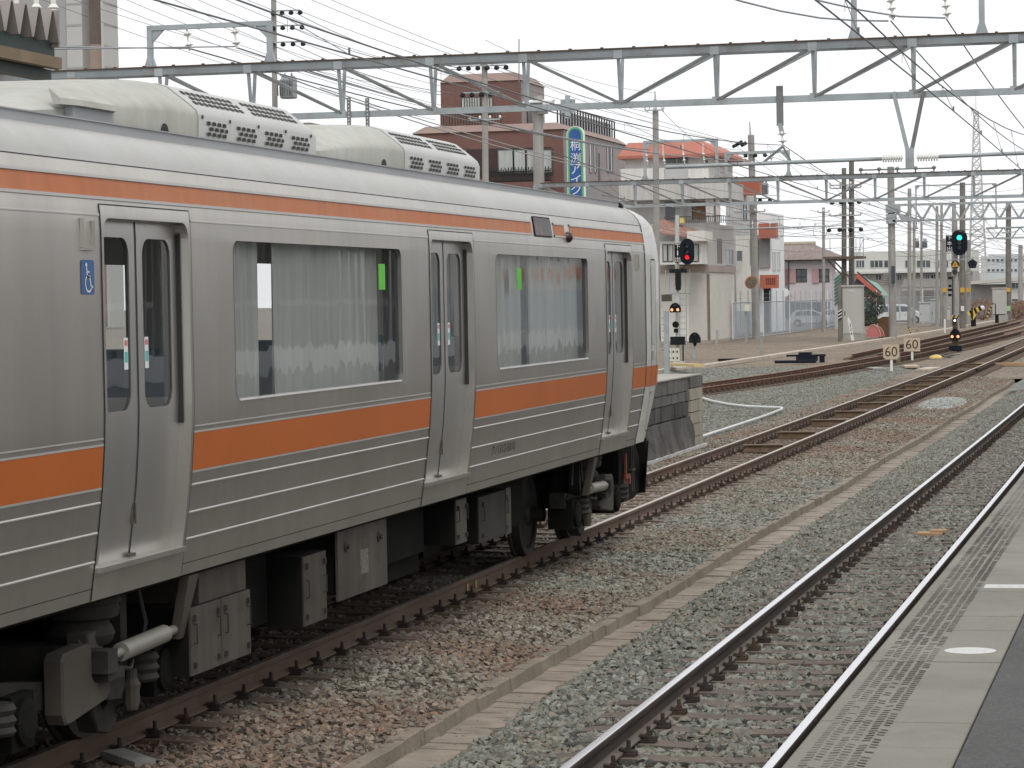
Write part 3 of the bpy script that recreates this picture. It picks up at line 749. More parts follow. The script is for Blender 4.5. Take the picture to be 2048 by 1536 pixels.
def rloop(y0, y1, z0, z1, r, n=5, rb=None):
    """rounded rectangle loop (y, z); rb = radius of the bottom corners"""
    rb = r if rb is None else rb; pts = []
    for (cy, cz, a0, rr) in ((y1 - rb, z0 + rb, -90, rb), (y1 - r, z1 - r, 0, r), (y0 + r, z1 - r, 90, r), (y0 + rb, z0 + rb, 180, rb)):
        if rr < 1e-4: pts.append((cy, cz)); continue
        for i in range(n + 1):
            t = R(a0 + 90 * i / n); pts.append((cy + rr * math.cos(t), cz + rr * math.sin(t)))
    return pts
def panel(name, m, parent, outer, holes, off=0.0, side=1, fx=None, smooth=30, zc=ZC, label=None):
    bm = bmesh.new(); edges = []
    for loop in [outer] + list(holes):
        vs = [bm.verts.new((0, y, z)) for y, z in loop]
        edges += [bm.edges.new((vs[i], vs[(i + 1) % len(vs)])) for i in range(len(vs))]
    bmesh.ops.triangle_fill(bm, use_beauty=True, use_dissolve=False, edges=edges, normal=(1, 0, 0))
    for z in zc:
        bmesh.ops.bisect_plane(bm, geom=bm.verts[:] + bm.edges[:] + bm.faces[:], plane_co=(0, 0, z), plane_no=(0, 0, 1))
    for v in bm.verts:
        v.co.x = (XT + side * (HW(v.co.z) + off)) if fx is None else fx(v.co.y, v.co.z)
    bmesh.ops.recalc_face_normals(bm, faces=bm.faces)
    org = ORG.get(parent.name, Vector())
    for v in bm.verts: v.co -= org
    me = bpy.data.meshes.new(name); bm.to_mesh(me); bm.free()
    # make normals face outwards (+X or -X)
    s = sum(p.normal.x * p.area for p in me.polygons)
    if s * side < 0: me.flip_normals()
    if smooth:
        me.polygons.foreach_set('use_smooth', [True] * len(me.polygons)); me.set_sharp_from_angle(angle=R(smooth))
    me.materials.append(m)
    o = bpy.data.objects.new(name, me); col.objects.link(o); o.parent = parent; ORG[o.name] = org
    if label: o['label'] = label
    return o
def zsub(z0, z1):
    return [z0] + [z for z in ZC if z0 + 1e-3 < z < z1 - 1e-3] + [z1]
def pstrip(b, y0, y1, z0, z1, off, thick=0.0):
    """sheet following the body profile; thick > 0 gives it edges down to the body"""
    zs = zsub(z0, z1)
    for a, c in zip(zs, zs[1:]): b.quad((SX(a, off), y0, a), (SX(a, off), y1, a), (SX(c, off), y1, c), (SX(c, off), y0, c))
    if thick:
        b.quad((SX(z1, off), y0, z1), (SX(z1, off), y1, z1), (SX(z1, off - thick), y1, z1), (SX(z1, off - thick), y0, z1))
        b.quad((SX(z0, off), y0, z0), (SX(z0, off), y1, z0), (SX(z0, off - thick), y1, z0), (SX(z0, off - thick), y0, z0))
    return b
def rim(b, loop, o0, o1):
    n = len(loop)
    for i in range(n):
        (ya, za), (yb, zb) = loop[i], loop[(i + 1) % n]
        k = max(1, int(abs(zb - za) / 0.12))
        for j in range(k):
            p = (ya + (yb - ya) * j / k, za + (zb - za) * j / k); q = (ya + (yb - ya) * (j + 1) / k, za + (zb - za) * (j + 1) / k)
            b.quad((SX(p[1], o0), p[0], p[1]), (SX(q[1], o0), q[0], q[1]), (SX(q[1], o1), q[0], q[1]), (SX(p[1], o1), p[0], p[1]))
    return b

open_d = [rloop(d - 0.665, d + 0.665, DZ0, DZ1, 0.09, rb=0.0) for d in DOORS]
open_w = [rloop(a, b, WZ0, WZ1, 0.075) for a, b in WINS]
def mask_y(z): return 29.93 if z > 1.7 else 29.93 - (1.7 - z) * 0.34
outer = [(Y0, 1.03), (mask_y(1.03), 1.03), (mask_y(1.35), 1.35), (29.93, 1.7), (29.93, 3.44), (Y0, 3.44)]
body = panel('body_side', ST_BODY, train, outer, open_d + open_w)
# far side, plainer, seen only through the windows
panel('far_side', ST_BODY, train, [(Y0, 1.03), (29.9, 1.03), (29.9, 3.44), (Y0, 3.44)], [rloop(a, b, WZ0, WZ1, 0.075) for a, b in WINS] + [rloop(d - 0.5, d + 0.5, 2.05, 3.0, 0.08) for d in DOORS], side=-1)
# lower sill panel line and body bottom turn-in
b = MB(); b.loft([[(SX(1.03), y, 1.03), (SX(1.03) - 0.03, y, 1.02), (XT + 1.30, y, 1.0), (XT - 1.30, y, 1.0), (XT - HW(1.03), y, 1.03)] for y in (Y0, 29.65)], caps=False)
b.build('underframe_floor', UNDER, train)
b = MB()
for a, c in ((Y0, 14.085), (15.485, 20.885), (22.285, 27.78), (29.18, 29.7)): pstrip(b, a, c, 1.098, 1.1035, 0.0012)
b.build('sill_seam', SEAM, train, fix=False)
# roof shell
zr = [3.44, 3.47, 3.50, 3.53, 3.56, 3.585, 3.61, 3.63, 3.645]
sec = [(HW(z), z) for z in zr]
sec = sec + [(1.0, 3.665), (0.6, 3.69), (0.0, 3.70)]; sec = sec + [(-a, z) for a, z in reversed(sec[:-1])]
b = MB(); b.loft([[(XT + a, y, z) for a, z in sec] for y in frange(Y0, YF, 2.5)], caps=False)
b.build('roof', ROOFM, train, smooth=50)
b = MB(); b.box(XT + 1.175, XT + 1.21, Y0, 29.80, 3.63, 3.70); b.box(XT + 1.165, XT + 1.22, Y0, 29.80, 3.698, 3.706)
b.build('roof_gutter', LEDGE, train)
b = MB(); pstrip(b, Y0, YF, 3.437, 3.443, 0.002); b.build('roof_seam', SEAM, train, fix=False)
# stripes
gaps_l = [(Y0, 14.07), (15.50, 20.87), (22.30, 27.765), (29.195, 29.93)]
b = MB()
for a, c in gaps_l: pstrip(b, a, c, 1.66, 1.885, 0.0025, 0.0025)
b.build('lower_stripe', ORANGE, train, fix=False)
b = MB()
for a, c in ((Y0, 24.52), (25.44, 25.92), (26.15, 29.93)): pstrip(b, a, c, 3.252, 3.352, 0.0025, 0.0025)
b.build('upper_stripe', ORANGE2, train, fix=False)
for nm, z0, z1, off, rng in (('trim_line', 1.886, 1.896, 0.004, gaps_l), ('trim_line', 1.647, 1.659, 0.004, gaps_l), ('trim_line', 1.922, 1.929, 0.004, gaps_l), ('trim_line', 3.353, 3.371, 0.009, ((Y0, 24.52), (25.44, 25.92), (26.15, 29.93))), ('trim_line', 3.234, 3.251, 0.009, ((Y0, 24.52), (25.44, 25.92), (26.15, 29.93))), ('trim_line', 3.143, 3.156, 0.005, ((Y0, 14.07), (15.50, 20.87), (22.30, 27.765), (29.195, 29.93)))):
    b = MB()
    for a, c in rng: pstrip(b, a, c, z0, z1, off, off)
    b.build(nm, TRIM if z0 < 3.1 or z0 > 3.2 else ST_EDGE, train, fix=False)
for z in (1.25, 1.41, 1.575):
    for a, c in gaps_l[:3] + [(29.195, mask_y(z) - 0.02)]:
        b = MB(); x = SX(z)
        b.prism([(x - 0.006, a + .01, z - 0.010), (x + 0.009, a + .01, z - 0.005), (x + 0.010, a + .01, z + 0.001), (x + 0.003, a + .01, z + 0.007)], [(x - 0.006, c - .01, z - 0.010), (x + 0.009, c - .01, z - 0.005), (x + 0.010, c - .01, z + 0.001), (x + 0.003, c - .01, z + 0.007)])
        b.build('side_rib', TRIM, train)
# passenger doors
STK_W = mat('sticker white', (0.68, 0.72, 0.71), 0.5); STK_G = mat('sticker teal', (0.10, 0.42, 0.40), 0.5); STK_R = mat('sticker red', (0.6, 0.16, 0.16), 0.5)
for di, d in enumerate(DOORS):
    dr = panel('door_frame', ST_EDGE, train, [(d - 0.70, 1.03), (d + 0.70, 1.03), (d + 0.70, 3.205), (d - 0.70, 3.205)], [open_d[di]], off=0.004)
    b = MB(); rim(b, open_d[di], 0.004, -0.115); b.build('jamb', ST_EDGE, dr, smooth=30, fix=False)
    b = MB()
    for yy in (d - 0.706, d + 0.700): pstrip(b, yy, yy + 0.006, 1.03, 3.205, 0.006)
    pstrip(b, d - 0.70, d + 0.70, 3.205, 3.212, 0.006)
    b.build('frame_gap', SEAM, dr, fix=False)
    b = MB(); b.box(SX(1.2) - 0.10, SX(1.2) + 0.035, d - 0.69, d + 0.665, 1.185, 1.213); b.build('door_sill', ST_EDGE, dr)
    for s in (-1, 1):
        a, c = (d - 0.72, d - 0.004) if s < 0 else (d + 0.004, d + 0.72)
        w0, w1 = (d - 0.555, d - 0.105) if s < 0 else (d + 0.105, d + 0.555)
        hole = rloop(w0, w1, 2.06, 3.035, 0.10)
        lf = panel('door_leaf', ST_DOOR, train, [(a, 1.214), (c, 1.214), (c, 3.16), (a, 3.16)], [hole], off=-0.075)
        b = MB(); rim(b, hole, -0.0745, -0.10)
        b.build('window_gasket', mat('grey gasket', (0.10, 0.10, 0.10), 0.6), lf, fix=False)
        b = MB(); n = len(hole); b.add([(SX(z, -0.083), y, z) for y, z in hole], [tuple(range(n))]); b.build('pane', DGLASS, lf, fix=False)
        b = MB(); yy = d + s * 0.025
        b.box(SX(1.45, -0.075), SX(1.45, -0.066), yy - 0.006, yy + 0.006, 1.40, 1.52); b.build('finger_grip', UGREY, lf)
        ys = w1 - 0.055 if s < 0 else w0 + 0.055
        st = MB(); st.box(SX(2.35, -0.0815), SX(2.35, -0.0805), ys - 0.03, ys + 0.03, 2.29, 2.47); st.build('sticker', STK_W, lf)
        st = MB(); st.box(SX(2.35, -0.0805), SX(2.35, -0.0798), ys - 0.022, ys + 0.022, 2.33, 2.39); st.build('sticker', STK_G, lf)
        st = MB(); st.box(SX(2.35, -0.0805), SX(2.35, -0.0798), ys - 0.022, ys + 0.022, 2.425, 2.455); st.build('sticker', STK_R, lf)
    b = MB(); pstrip(b, d - 0.009, d + 0.009, 1.214, 3.13, -0.072); b.build('door_rubber', RUBBER, train, fix=False)
    b = MB(); b.box(SX(2.5, -0.074), SX(2.5, -0.05), d + 0.648, d + 0.6645, 1.95, 3.07); b.build('pocket_seal', RUBBER, dr, fix=False)
    b = MB(); b.box(SX(1.22) - 0.08, SX(1.22) - 0.05, d - 0.05, d + 0.05, 1.214, 1.232); b.build('door_guide', UGREY, dr)
# side windows
for wi, (a, c) in enumerate(WINS):
    fr = MB(); rim(fr, open_w[wi], 0.002, -0.05)
    wf = fr.build('window_frame', mat('window surround', (0.13, 0.13, 0.125), 0.5), train, smooth=30, fix=False)
    n = len(open_w[wi]); b = MB(); b.add([(SX(z, -0.028), y, z) for y, z in open_w[wi]], [tuple(range(n))]); b.build('pane', GLASS, wf, fix=False)
    b = MB(); b.prism([(SX(2.05) - 0.03, a + 0.06, WZ0 - 0.002), (SX(2.05) + 0.01, a + 0.06, WZ0 - 0.004), (SX(2.05) + 0.006, a + 0.06, WZ0 + 0.010)], [(SX(2.05) - 0.03, c - 0.06, WZ0 - 0.002), (SX(2.05) + 0.01, c - 0.06, WZ0 - 0.004), (SX(2.05) + 0.006, c - 0.06, WZ0 + 0.010)])
    b.build('window_sill', TRIM, wf)
    # green stickers
    gs = mat('green sticker', (0.10, 0.52, 0.035), 0.5)
    ys = 19.55 if wi == 0 else 23.95
    b = MB(); b.box(SX(2.7) - 0.0265, SX(2.7) - 0.0255, ys, ys + 0.17, 2.74, 2.93); b.build('green_sticker', gs, wf)
# interior
INW = mat('interior panel', (0.70, 0.71, 0.69), 0.6, 0, 0.05); SEATB = mat('seat fabric', (0.16, 0.24, 0.32), 0.9, 0, 0.12); INF = mat('interior floor', (0.18, 0.17, 0.16), 0.8)
CURT = mat('pale curtain', (0.80, 0.80, 0.77), 0.9, 0, 0.10, 2.0, stretch=(1, 5, 0.4))
b = MB(); b.box(XT - 1.38, XT + 1.36, Y0, 29.5, 1.06, 1.16); b.build('interior_floor', INF, train)
b = MB(); b.box(XT - 1.30, XT + 1.30, Y0, 29.5, 3.28, 3.32); b.build('interior_ceiling', INW, train)
b = MB(); b.box(XT - 1.36, XT + 1.36, 29.55, 29.6, 1.1, 3.3); b.build('cab_partition', INW, train)
for a, c in WINS:
    n = 5
    for k in range(n):
        y = a + 0.15 + (c - a - 0.3) * k / (n - 1)
        for xs, xe in ((0.42, 1.22), (-1.22, -0.42)):
            q = MB(); q.box(XT + xs, XT + xe, y - 0.06, y + 0.06, 1.5, 2.22); q.box(XT + xs, XT + xe, y - 0.4, y - 0.06, 1.46, 1.58)
            q.box(XT + xs + 0.03, XT + xe - 0.03, y - 0.05, y + 0.05, 2.22, 2.32)
            q.build('seat', SEATB, train)
    # full-height pale curtains with narrow dark gaps at the window posts
    span = [(0.0, 0.15), (0.19, 0.41), (0.425, 0.655), (0.67, 0.86), (0.88, 1.02)] if a < 20 else [(0.0, 0.32), (0.34, 0.62), (0.64, 0.80), (0.815, 1.02)]
    for k, (u0, u1) in enumerate(span):
        q = MB(); pts0, pts1 = [], []; n_ = 26; L_ = c - a
        for i in range(n_):
            u = i / (n_ - 1); yy = a + 0.34 + (L_ + 0.16) * (u0 + (u1 - u0) * u); xx = XT + 1.31 + (0.018 + 0.014 * math.sin(u * 5 + k * 1.7)) * math.sin(u * (u1 - u0) * L_ * (17 + 5 * math.sin(k * 2.3 + u * 4)) + k) + 0.02 * math.sin(u * 6 + k * 2)
            pts0.append((xx + 0.01 * math.sin(i), yy + 0.015 * math.sin(i * 1.7 + k), 1.96)); pts1.append((xx, yy, 3.13))
        for i in range(n_ - 1): q.quad(pts0[i], pts0[i + 1], pts1[i + 1], pts1[i])
        q.build('curtain', CURT, train, smooth=60, fix=False)
for d in DOORS:
    for s in (-0.72, 0.72):
        for x in (1.0, -1.0):
            q = MB(); q.tube((XT + x * 0.75, d + s, 1.16), (XT + x * 0.75, d + s, 3.28), 0.018, n=8); q.build('handrail', TRIM, train, smooth=True)
            q = MB(); q.box(XT + x - 0.36, XT + x + 0.36, d + s * 1.06 - 0.02, d + s * 1.06 + 0.02, 1.16, 2.1); q.build('draught_screen', INW, train)
# fittings on the side: destination display, lamp, key box, accessibility sign, number
b = MB(); b.add([(SX(z, 0.006), y, z) for y, z in rloop(24.60, 25.34, 3.225, 3.415, 0.03)], [tuple(range(24))]); ds = b.build('destination_display', BLACK, train, fix=False)
b = MB(); rl = rloop(24.625, 25.315, 3.238, 3.402, 0.02); b.add([(SX(z, 0.010), y, z) for y, z in rl], [tuple(range(len(rl)))]); b.build('display_glass', mat('reflection painted display glass', (0.04, 0.04, 0.045), 0.12, 0, 0.1, 3, dirt=(0.20, 0.09, 0.07), dirt_amt=0.7, dirt_scale=4, spec=0.03), ds, fix=False)  # reddish noise patches paint reflections into the display glass
b = MB(); b.lathe((SX(3.245) - 0.005, 26.03, 3.243), [(0.055, 0), (0.05, 0.03), (0.03, 0.05), (0.008, 0.058)], n=14, axis='x'); b.build('side_lamp', mat('dark red lens', (0.035, 0.012, 0.012), 0.35), train, smooth=True)
b = MB()
b.box(SX(3.0), SX(3.0) + 0.016, 13.795, 13.812, 2.965, 3.125); b.box(SX(3.0), SX(3.0) + 0.016, 13.955, 13.97, 2.965, 3.115); b.box(SX(3.0), SX(3.0) + 0.014, 13.795, 13.97, 2.952, 2.967)
b.build('board_holder', ST_EDGE, train)
b = MB()
for yy in (29.40, 29.53): b.box(SX(3.0), SX(3.0) + 0.016, yy, yy + 0.014, 2.95, 3.12)
b.box(SX(3.0), SX(3.0) + 0.014, 29.40, 29.544, 2.94, 2.953); b.build('board_holder', ST_EDGE, train)
wb = MB(); rl = rloop(13.79, 13.975, 2.715, 2.902, 0.02); wb.add([(SX(2.8, 0.003), y, z) for y, z in rl], [tuple(range(len(rl)))])
ws = wb.build('accessibility_sign', mat('sign blue', (0.03, 0.10, 0.26), 0.45), train, fix=False)
b = MB(); xx = SX(2.8, 0.0045)
def fl(pts, wd=0.011):
    for (ya, za), (yb, zb) in zip(pts, pts[1:]): b.bar((xx, ya, za), (xx, yb, zb), 0.001, wd, up=(1, 0, 0)) if False else b.add(_thick(ya, za, yb, zb, wd), [(0, 1, 2, 3)])
def _thick(ya, za, yb, zb, wd):
    d = Vector((yb - ya, zb - za)).normalized() * wd / 2
    return [(xx, ya - d.y, za + d.x), (xx, ya + d.y, za - d.x), (xx, yb + d.y, zb - d.x), (xx, yb - d.y, zb + d.x)]
fl([(13.865, 2.862), (13.872, 2.81), (13.915, 2.81)], 0.012); fl([(13.872, 2.812), (13.908, 2.805), (13.925, 2.752), (13.95, 2.758)], 0.012); fl([(13.87, 2.838), (13.905, 2.836)], 0.008)
arc = [(13.89 + 0.045 * math.cos(R(t)), 2.775 + 0.045 * math.sin(R(t))) for t in range(115, 345, 15)]; fl(arc, 0.010)
b.add([(xx, 13.862 + 0.012 * math.cos(t * .52), 2.875 + 0.012 * math.sin(t * .52)) for t in range(12)], [tuple(range(12))])
b.build('wheelchair_symbol', WHITE, ws, fix=False)
vs, fs = lettering('クハ312-5010', 23.02, 23.90, 1.305, 1.392, lambda u, v: (SX(v, 0.0035), u, v))
b = MB(); b.add(vs, fs); b.build('car_number', mat('number black', (0.06, 0.055, 0.05), 0.7), train, fix=False)

# front moulding
FE = lin([(0.95, 30.42), (1.06, 30.48), (1.4, 30.70), (1.7, 30.88), (2.0, 30.97), (2.4, 31.02), (3.0, 31.02), (3.25, 30.97), (3.44, 30.86), (3.56, 30.62), (3.645, 30.28), (3.70, 29.93)])
zsf = [1.04, 1.2, 1.4, 1.55, 1.66, 1.7, 1.885, 2.05, 2.4, 2.8, 3.04, 3.15, 3.25, 3.36, 3.44, 3.50, 3.56, 3.61, 3.645]
b = MB(); rings = []
for k in range(6):
    u = k / 5
    r = []
    for z in zsf:
        y0 = mask_y(z) - 0.0; y = y0 + (FE(z) - y0) * u
        inset = 0.012 * 0 + 0.10 * max(0, u - 0.55) ** 2 / 0.2
        r.append((SX(z, 0.008) - inset * 0.55, y, z))
    rings.append(r)
b.loft(rings, caps=False)
# nose front face across to the far side, with a gentle curve
rings2 = []
for k in range(9):
    a = k / 8; xo = 1 - 2 * a
    r = []
    for z in zsf:
        hw = HW(z) - 0.055
        r.append((XT + hw * xo, FE(z) + 0.10 * (1 - xo * xo), z))
    rings2.append(r)
b.loft(rings2, caps=False)
# top of the moulding curving down from the roof
rt = []
for y, z in ((29.80, 3.705), (30.0, 3.70), (30.2, 3.68), (30.32, 3.655)):
    rt.append([(XT + a * (1 - (y - 29.8) * 0.04), y + 0.10 * (1 - (a / 1.25) ** 2) * (y - 29.8), z) for a in (1.205, 1.0, 0.6, 0.0, -0.6, -1.0, -1.205)])
b.loft(rt, caps=False)
mk = b.build('front_moulding', MASKW, train, smooth=50)
b = MB()
for k in range(5):
    y0, y1 = 29.935 + (FE(1.77) - 29.935) * k / 5, 29.935 + (FE(1.77) - 29.935) * (k + 1) / 5
    i0 = 0.055 * max(0, k / 5 - 0.55) ** 2 / 0.2; i1 = 0.055 * max(0, (k + 1) / 5 - 0.55) ** 2 / 0.2
    for za, zb in ((1.66, 1.77), (1.77, 1.885)): b.quad((SX(za, 0.011) - i0, y0, za), (SX(za, 0.011) - i1, y1, za), (SX(zb, 0.011) - i1, y1, zb), (SX(zb, 0.011) - i0, y0, zb))
b.build('nose_stripe', ORANGE, mk, fix=False)
# cab door: recessed outline, window, handle
def mline(b, pts, wd=0.012, off=0.0125):
    for (ya, za), (yb, zb) in zip(pts, pts[1:]):
        d = Vector((yb - ya, zb - za)).normalized() * wd / 2; n = max(1, int(abs(zb - za) / 0.1))
        for i in range(n):
            u0, u1 = i / n, (i + 1) / n
            pa = (ya + (yb - ya) * u0, za + (zb - za) * u0); pb = (ya + (yb - ya) * u1, za + (zb - za) * u1)
            b.add([(SX(pa[1], off), pa[0] - d.y, pa[1] + d.x), (SX(pa[1], off), pa[0] + d.y, pa[1] - d.x), (SX(pb[1], off), pb[0] + d.y, pb[1] - d.x), (SX(pb[1], off), pb[0] - d.y, pb[1] + d.x)], [(0, 1, 2, 3)])
cd = MB(); mline(cd, [(30.20, 1.16), (30.20, 3.02), (30.24, 3.07), (30.46, 3.07), (30.50, 3.02), (30.50, 1.16), (30.20, 1.16)], 0.012)
cdo = cd.build('cab_door', SEAM, train, fix=False)
b = MB(); rl = rloop(30.235, 30.47, 2.12, 3.0, 0.05); b.add([(SX(2.5, 0.012), y, z) for y, z in rl], [tuple(range(len(rl)))]); b.build('cab_window', mat('milky cab glass', (0.40, 0.40, 0.36), 0.25, 0, 0.1, 2), cdo, fix=False)
b = MB(); b.box(SX(2.5) + 0.01, SX(2.5) + 0.03, 30.22, 30.25, 1.95, 2.05); b.box(SX(1.65) + 0.008, SX(1.65) + 0.02, 30.22, 30.34, 1.585, 1.60); b.build('door_handle', ST_EDGE, cdo)
b = MB(); b.path([(SX(2.9) - 0.05, 31.0, 2.95), (SX(2.7) - 0.05, 31.02, 2.7), (SX(2.4) - 0.05, 31.03, 2.35), (SX(2.1) - 0.05, 31.06, 2.15)], 0.006, 6); b.build('front_cable', RUBBER, train)
b = MB(); b.cbox((XT + 1.175, 29.93, 3.675), (0.07, 0.26, 0.035), Matrix.Rotation(R(-9), 3, 'X')); b.build('roof_recess_shade', UNDER, train)  # black block paints the shade of a small recess at the roof front

# roof air conditioners
ACM = mat('air conditioner plastic', (0.42, 0.42, 0.38), 0.5, 0, 0.08, 1.0, streak=0.15, dirt=(0.29, 0.275, 0.21), dirt_amt=0.5, dirt_scale=2.2)
ACG = mat('air conditioner grille', (0.47, 0.47, 0.455), 0.45, 0.1, 0.05, 1.5, dirt=(0.45, 0.42, 0.36), dirt_amt=0.4, dirt_scale=3)
def acsec(h): return [(1.10, 0.0), (1.105, 0.40 * h), (1.09, 0.50 * h), (1.05, 0.59 * h), (0.90, 0.89 * h), (0.82, 0.955 * h), (0.5, 0.985 * h), (0, h)]
def ac_unit(yo):
    z0 = 3.70
    b = MB(); rings = []
    for y, h in ((yo - 5.55, 0.02), (yo - 5.2, 0.07), (yo - 4.8, 0.145), (yo - 4.4, 0.22), (yo - 4.0, 0.285), (yo - 3.6, 0.335), (yo - 3.2, 0.37), (yo - 2.9, 0.385), (yo - 2.7, 0.39), (yo - 2.56, 0.39)):
        s = acsec(h); full = s + [(-a, z) for a, z in reversed(s[:-1])]
        rings.append([(XT + a * (1 if h > 0.3 else 0.9 + 0.1 * h / 0.3), y, z0 + z) for a, z in full])
    b.loft(rings)
    fa = b.build('air_conditioner', ACM, train, smooth=35)
    b = MB(); s = acsec(0.395); full = s + [(-a, z) for a, z in reversed(s[:-1])]
    b.loft([[(XT + a * 1.004, y, z0 + z) for a, z in full] for y in (yo - 2.54, yo - 1.3, yo - 0.12)] + [[(XT + a * 0.985, yo, z0 + z * 0.96) for a, z in full]])
    b.build('grille_cover', ACG, fa, smooth=35)
    b = MB()      # slots in staggered rows
    def sl_(pa, pb, ya, yb, nrow, ncol):
        A, B = Vector((XT + pa[0], 0, z0 + pa[1])), Vector((XT + pb[0], 0, z0 + pb[1])); d = (B - A); nrm = Vector((d.z, 0, -d.x)).normalized()
        if nrm.x < 0: nrm = -nrm
        for r in range(nrow):
            for c in range(ncol):
                u0 = (r + 0.12) / nrow; u1 = (r + 0.78) / nrow; w_ = (yb - ya) / ncol
                y0_ = ya + c * w_ + (0.5 * w_ if r % 2 else 0.0); y1_ = min(yb, y0_ + w_ * 0.68)
                p, q = A + d * u0 + nrm * 0.004, A + d * u1 + nrm * 0.004
                b.quad((p.x, y0_, p.z), (p.x, y1_, p.z), (q.x, y1_, q.z), (q.x, y0_, q.z))
    h = 0.395
    for k in range(4):
        ya = yo - 2.40 + k * 0.585; sl_((1.111, 0.035), (1.111, 0.14), ya, ya + 0.40, 3, 4)
    for k in range(2):
        ya = yo - 2.42 + k * 1.16; sl_((1.045 * 1.004, 0.60 * h), (0.915 * 1.004, 0.86 * h), ya, ya + 1.0, 3, 10)
    b.build('vent_slots', SEAM, fa, kind='stuff', fix=False)
    b = MB(); b.box(XT + 0.36, XT + 0.42, yo - 2.9, yo - 0.35, z0 + 0.37, z0 + 0.402); b.build('top_rail', mat('tan top rail', (0.20, 0.17, 0.14), 0.7), fa)
    b = MB(); b.lathe((XT + 1.098, yo - 3.15, z0 + 0.015), [(0.06, 0), (0.06, 0.012)], n=16, axis='x'); b.build('drain_hole', SEAM, fa)
    if yo > 22: return
    b = MB(); rings = []
    for y, e in ((yo - 4.75, 0.0), (yo - 4.6, 0.045), (yo - 4.05, 0.05), (yo - 3.97, 0.0)):
        rings.append([(XT + 1.05, y, z0 + 0.09), (XT + 1.10 + e, y, z0 + 0.09), (XT + 1.09 + e, y, z0 + 0.125), (XT + 1.02, y, z0 + 0.185)])
    b.loft(rings, closed=True); b.build('intake_hood', ACM, fa, smooth=30)
    b = MB(); b.box(XT + 1.06, XT + 1.112, yo - 4.62, yo - 4.02, z0 + 0.0, z0 + 0.089); b.build('intake_mesh', LEDGE, fa)
    b = MB()
    for yy in (yo - 2.48, yo - 1.95, yo - 1.37, yo - 0.78, yo - 0.2): b.lathe((XT + 1.105, yy, z0 + 0.155), [(0.012, 0), (0.012, 0.012)], n=8, axis='x')
    b.build('cover_bolts', UGREY, fa, kind='stuff')
ac_unit(19.22); ac_unit(24.07)

# underfloor
b = MB(); b.box(XT - 1.0, XT + 0.75, Y0, 13.0, 0.62, 1.0); b.box(XT - 1.25, XT + 0.45, 16.1, 27.0, 0.30, 1.0); b.box(XT + 0.45, XT + 1.05, 16.95, 18.0, 0.45, 1.0); b.box(XT + 0.45, XT + 1.0, 20.2, 22.1, 0.4, 1.0); b.box(XT + 0.45, XT + 0.9, 22.6, 26.3, 0.45, 1.0); b.build('light_block_equipment', UNDER, train)  # plain equipment mass, enlarged to block light under the car
EQ = mat('equipment box side', (0.070, 0.058, 0.046), 0.75, 0.05, 0.25, 1.4, streak=0.35, dirt=(0.035, 0.029, 0.023), dirt_amt=0.8, dirt_scale=3)
def eqbox(y0, y1, z0, z1, depth, m=EQ, doors=2, xf=XT + 1.30):
    q = MB(); q.box(xf - depth, xf - 0.012, y0, y1, z0, z1)
    o = q.build('equipment_box', UNDER, train)
    k = (y1 - y0) / doors
    for i in range(doors):
        q = MB(); q.box(xf - 0.012, xf, y0 + i * k + 0.006, y0 + (i + 1) * k - 0.006, z0 + 0.006, z1 - 0.004); q.build('cover', m, o)
    q = MB()
    for i in range(doors):
        for s in (0.12, 0.88):
            yy = y0 + (i + s) * k
            q.box(xf, xf + 0.02, yy - 0.012, yy + 0.012, z1 - 0.09, z1 - 0.05); q.box(xf, xf + 0.018, yy - 0.014, yy + 0.014, z0 + 0.05, z0 + 0.085)
            q.tube((xf + 0.022, yy, z0 + 0.20), (xf + 0.022, yy, z0 + 0.32), 0.005, n=6)
            for zz_ in (z0 + 0.20, z0 + 0.32): q.tube((xf, yy, zz_), (xf + 0.024, yy, zz_), 0.004, n=5)
    q.build('latches', UDARK, o)
    return o
eqbox(15.80, 16.93, 0.375, 0.80, 0.9); q = MB(); q.box(XT + 0.4, XT + 1.27, 16.05, 16.93, 0.80, 1.0); q.build('equipment_box', EQ, train)
eqbox(18.05, 18.58, 0.41, 0.90, 0.85, doors=1)
b = MB(); b.box(XT + 1.28, XT + 1.30, 18.86, 20.12, 0.50, 1.03); sk = b.build('side_panel', EQ, train)
b = MB()
for yy in (19.05, 19.9): b.lathe((XT + 1.30, yy, 0.88), [(0.04, 0), (0.04, 0.008), (0.018, 0.010), (0.018, 0.03)], n=12, axis='x')
b.build('knobs', UDARK, sk)
b = MB(); b.box(XT + 1.3003, XT + 1.3012, 19.42, 19.62, 0.64, 0.82); b.build('faded_stencil', mat('faded stencil', (0.125, 0.115, 0.10), 0.8, 0, 0.5, 40), sk)
b = MB(); b.box(XT + 0.2, XT + 1.26, 18.9, 20.1, 0.55, 1.0); b.build('equipment_box', UNDER, train)
eqbox(22.2, 22.56, 0.60, 0.98, 0.9, doors=1); eqbox(23.2, 24.34, 0.52, 0.93, 0.75, m=UDARK, doors=1, xf=XT + 1.24)
b = MB(); b.box(XT + 1.236, XT + 1.25, 24.18, 24.36, 0.52, 0.94); b.build('end_plate', UGREY, train)
b = MB(); b.box(XT + 0.3, XT + 1.1, 20.6, 21.9, 0.58, 1.0); b.build('equipment_box', UNDER, train)

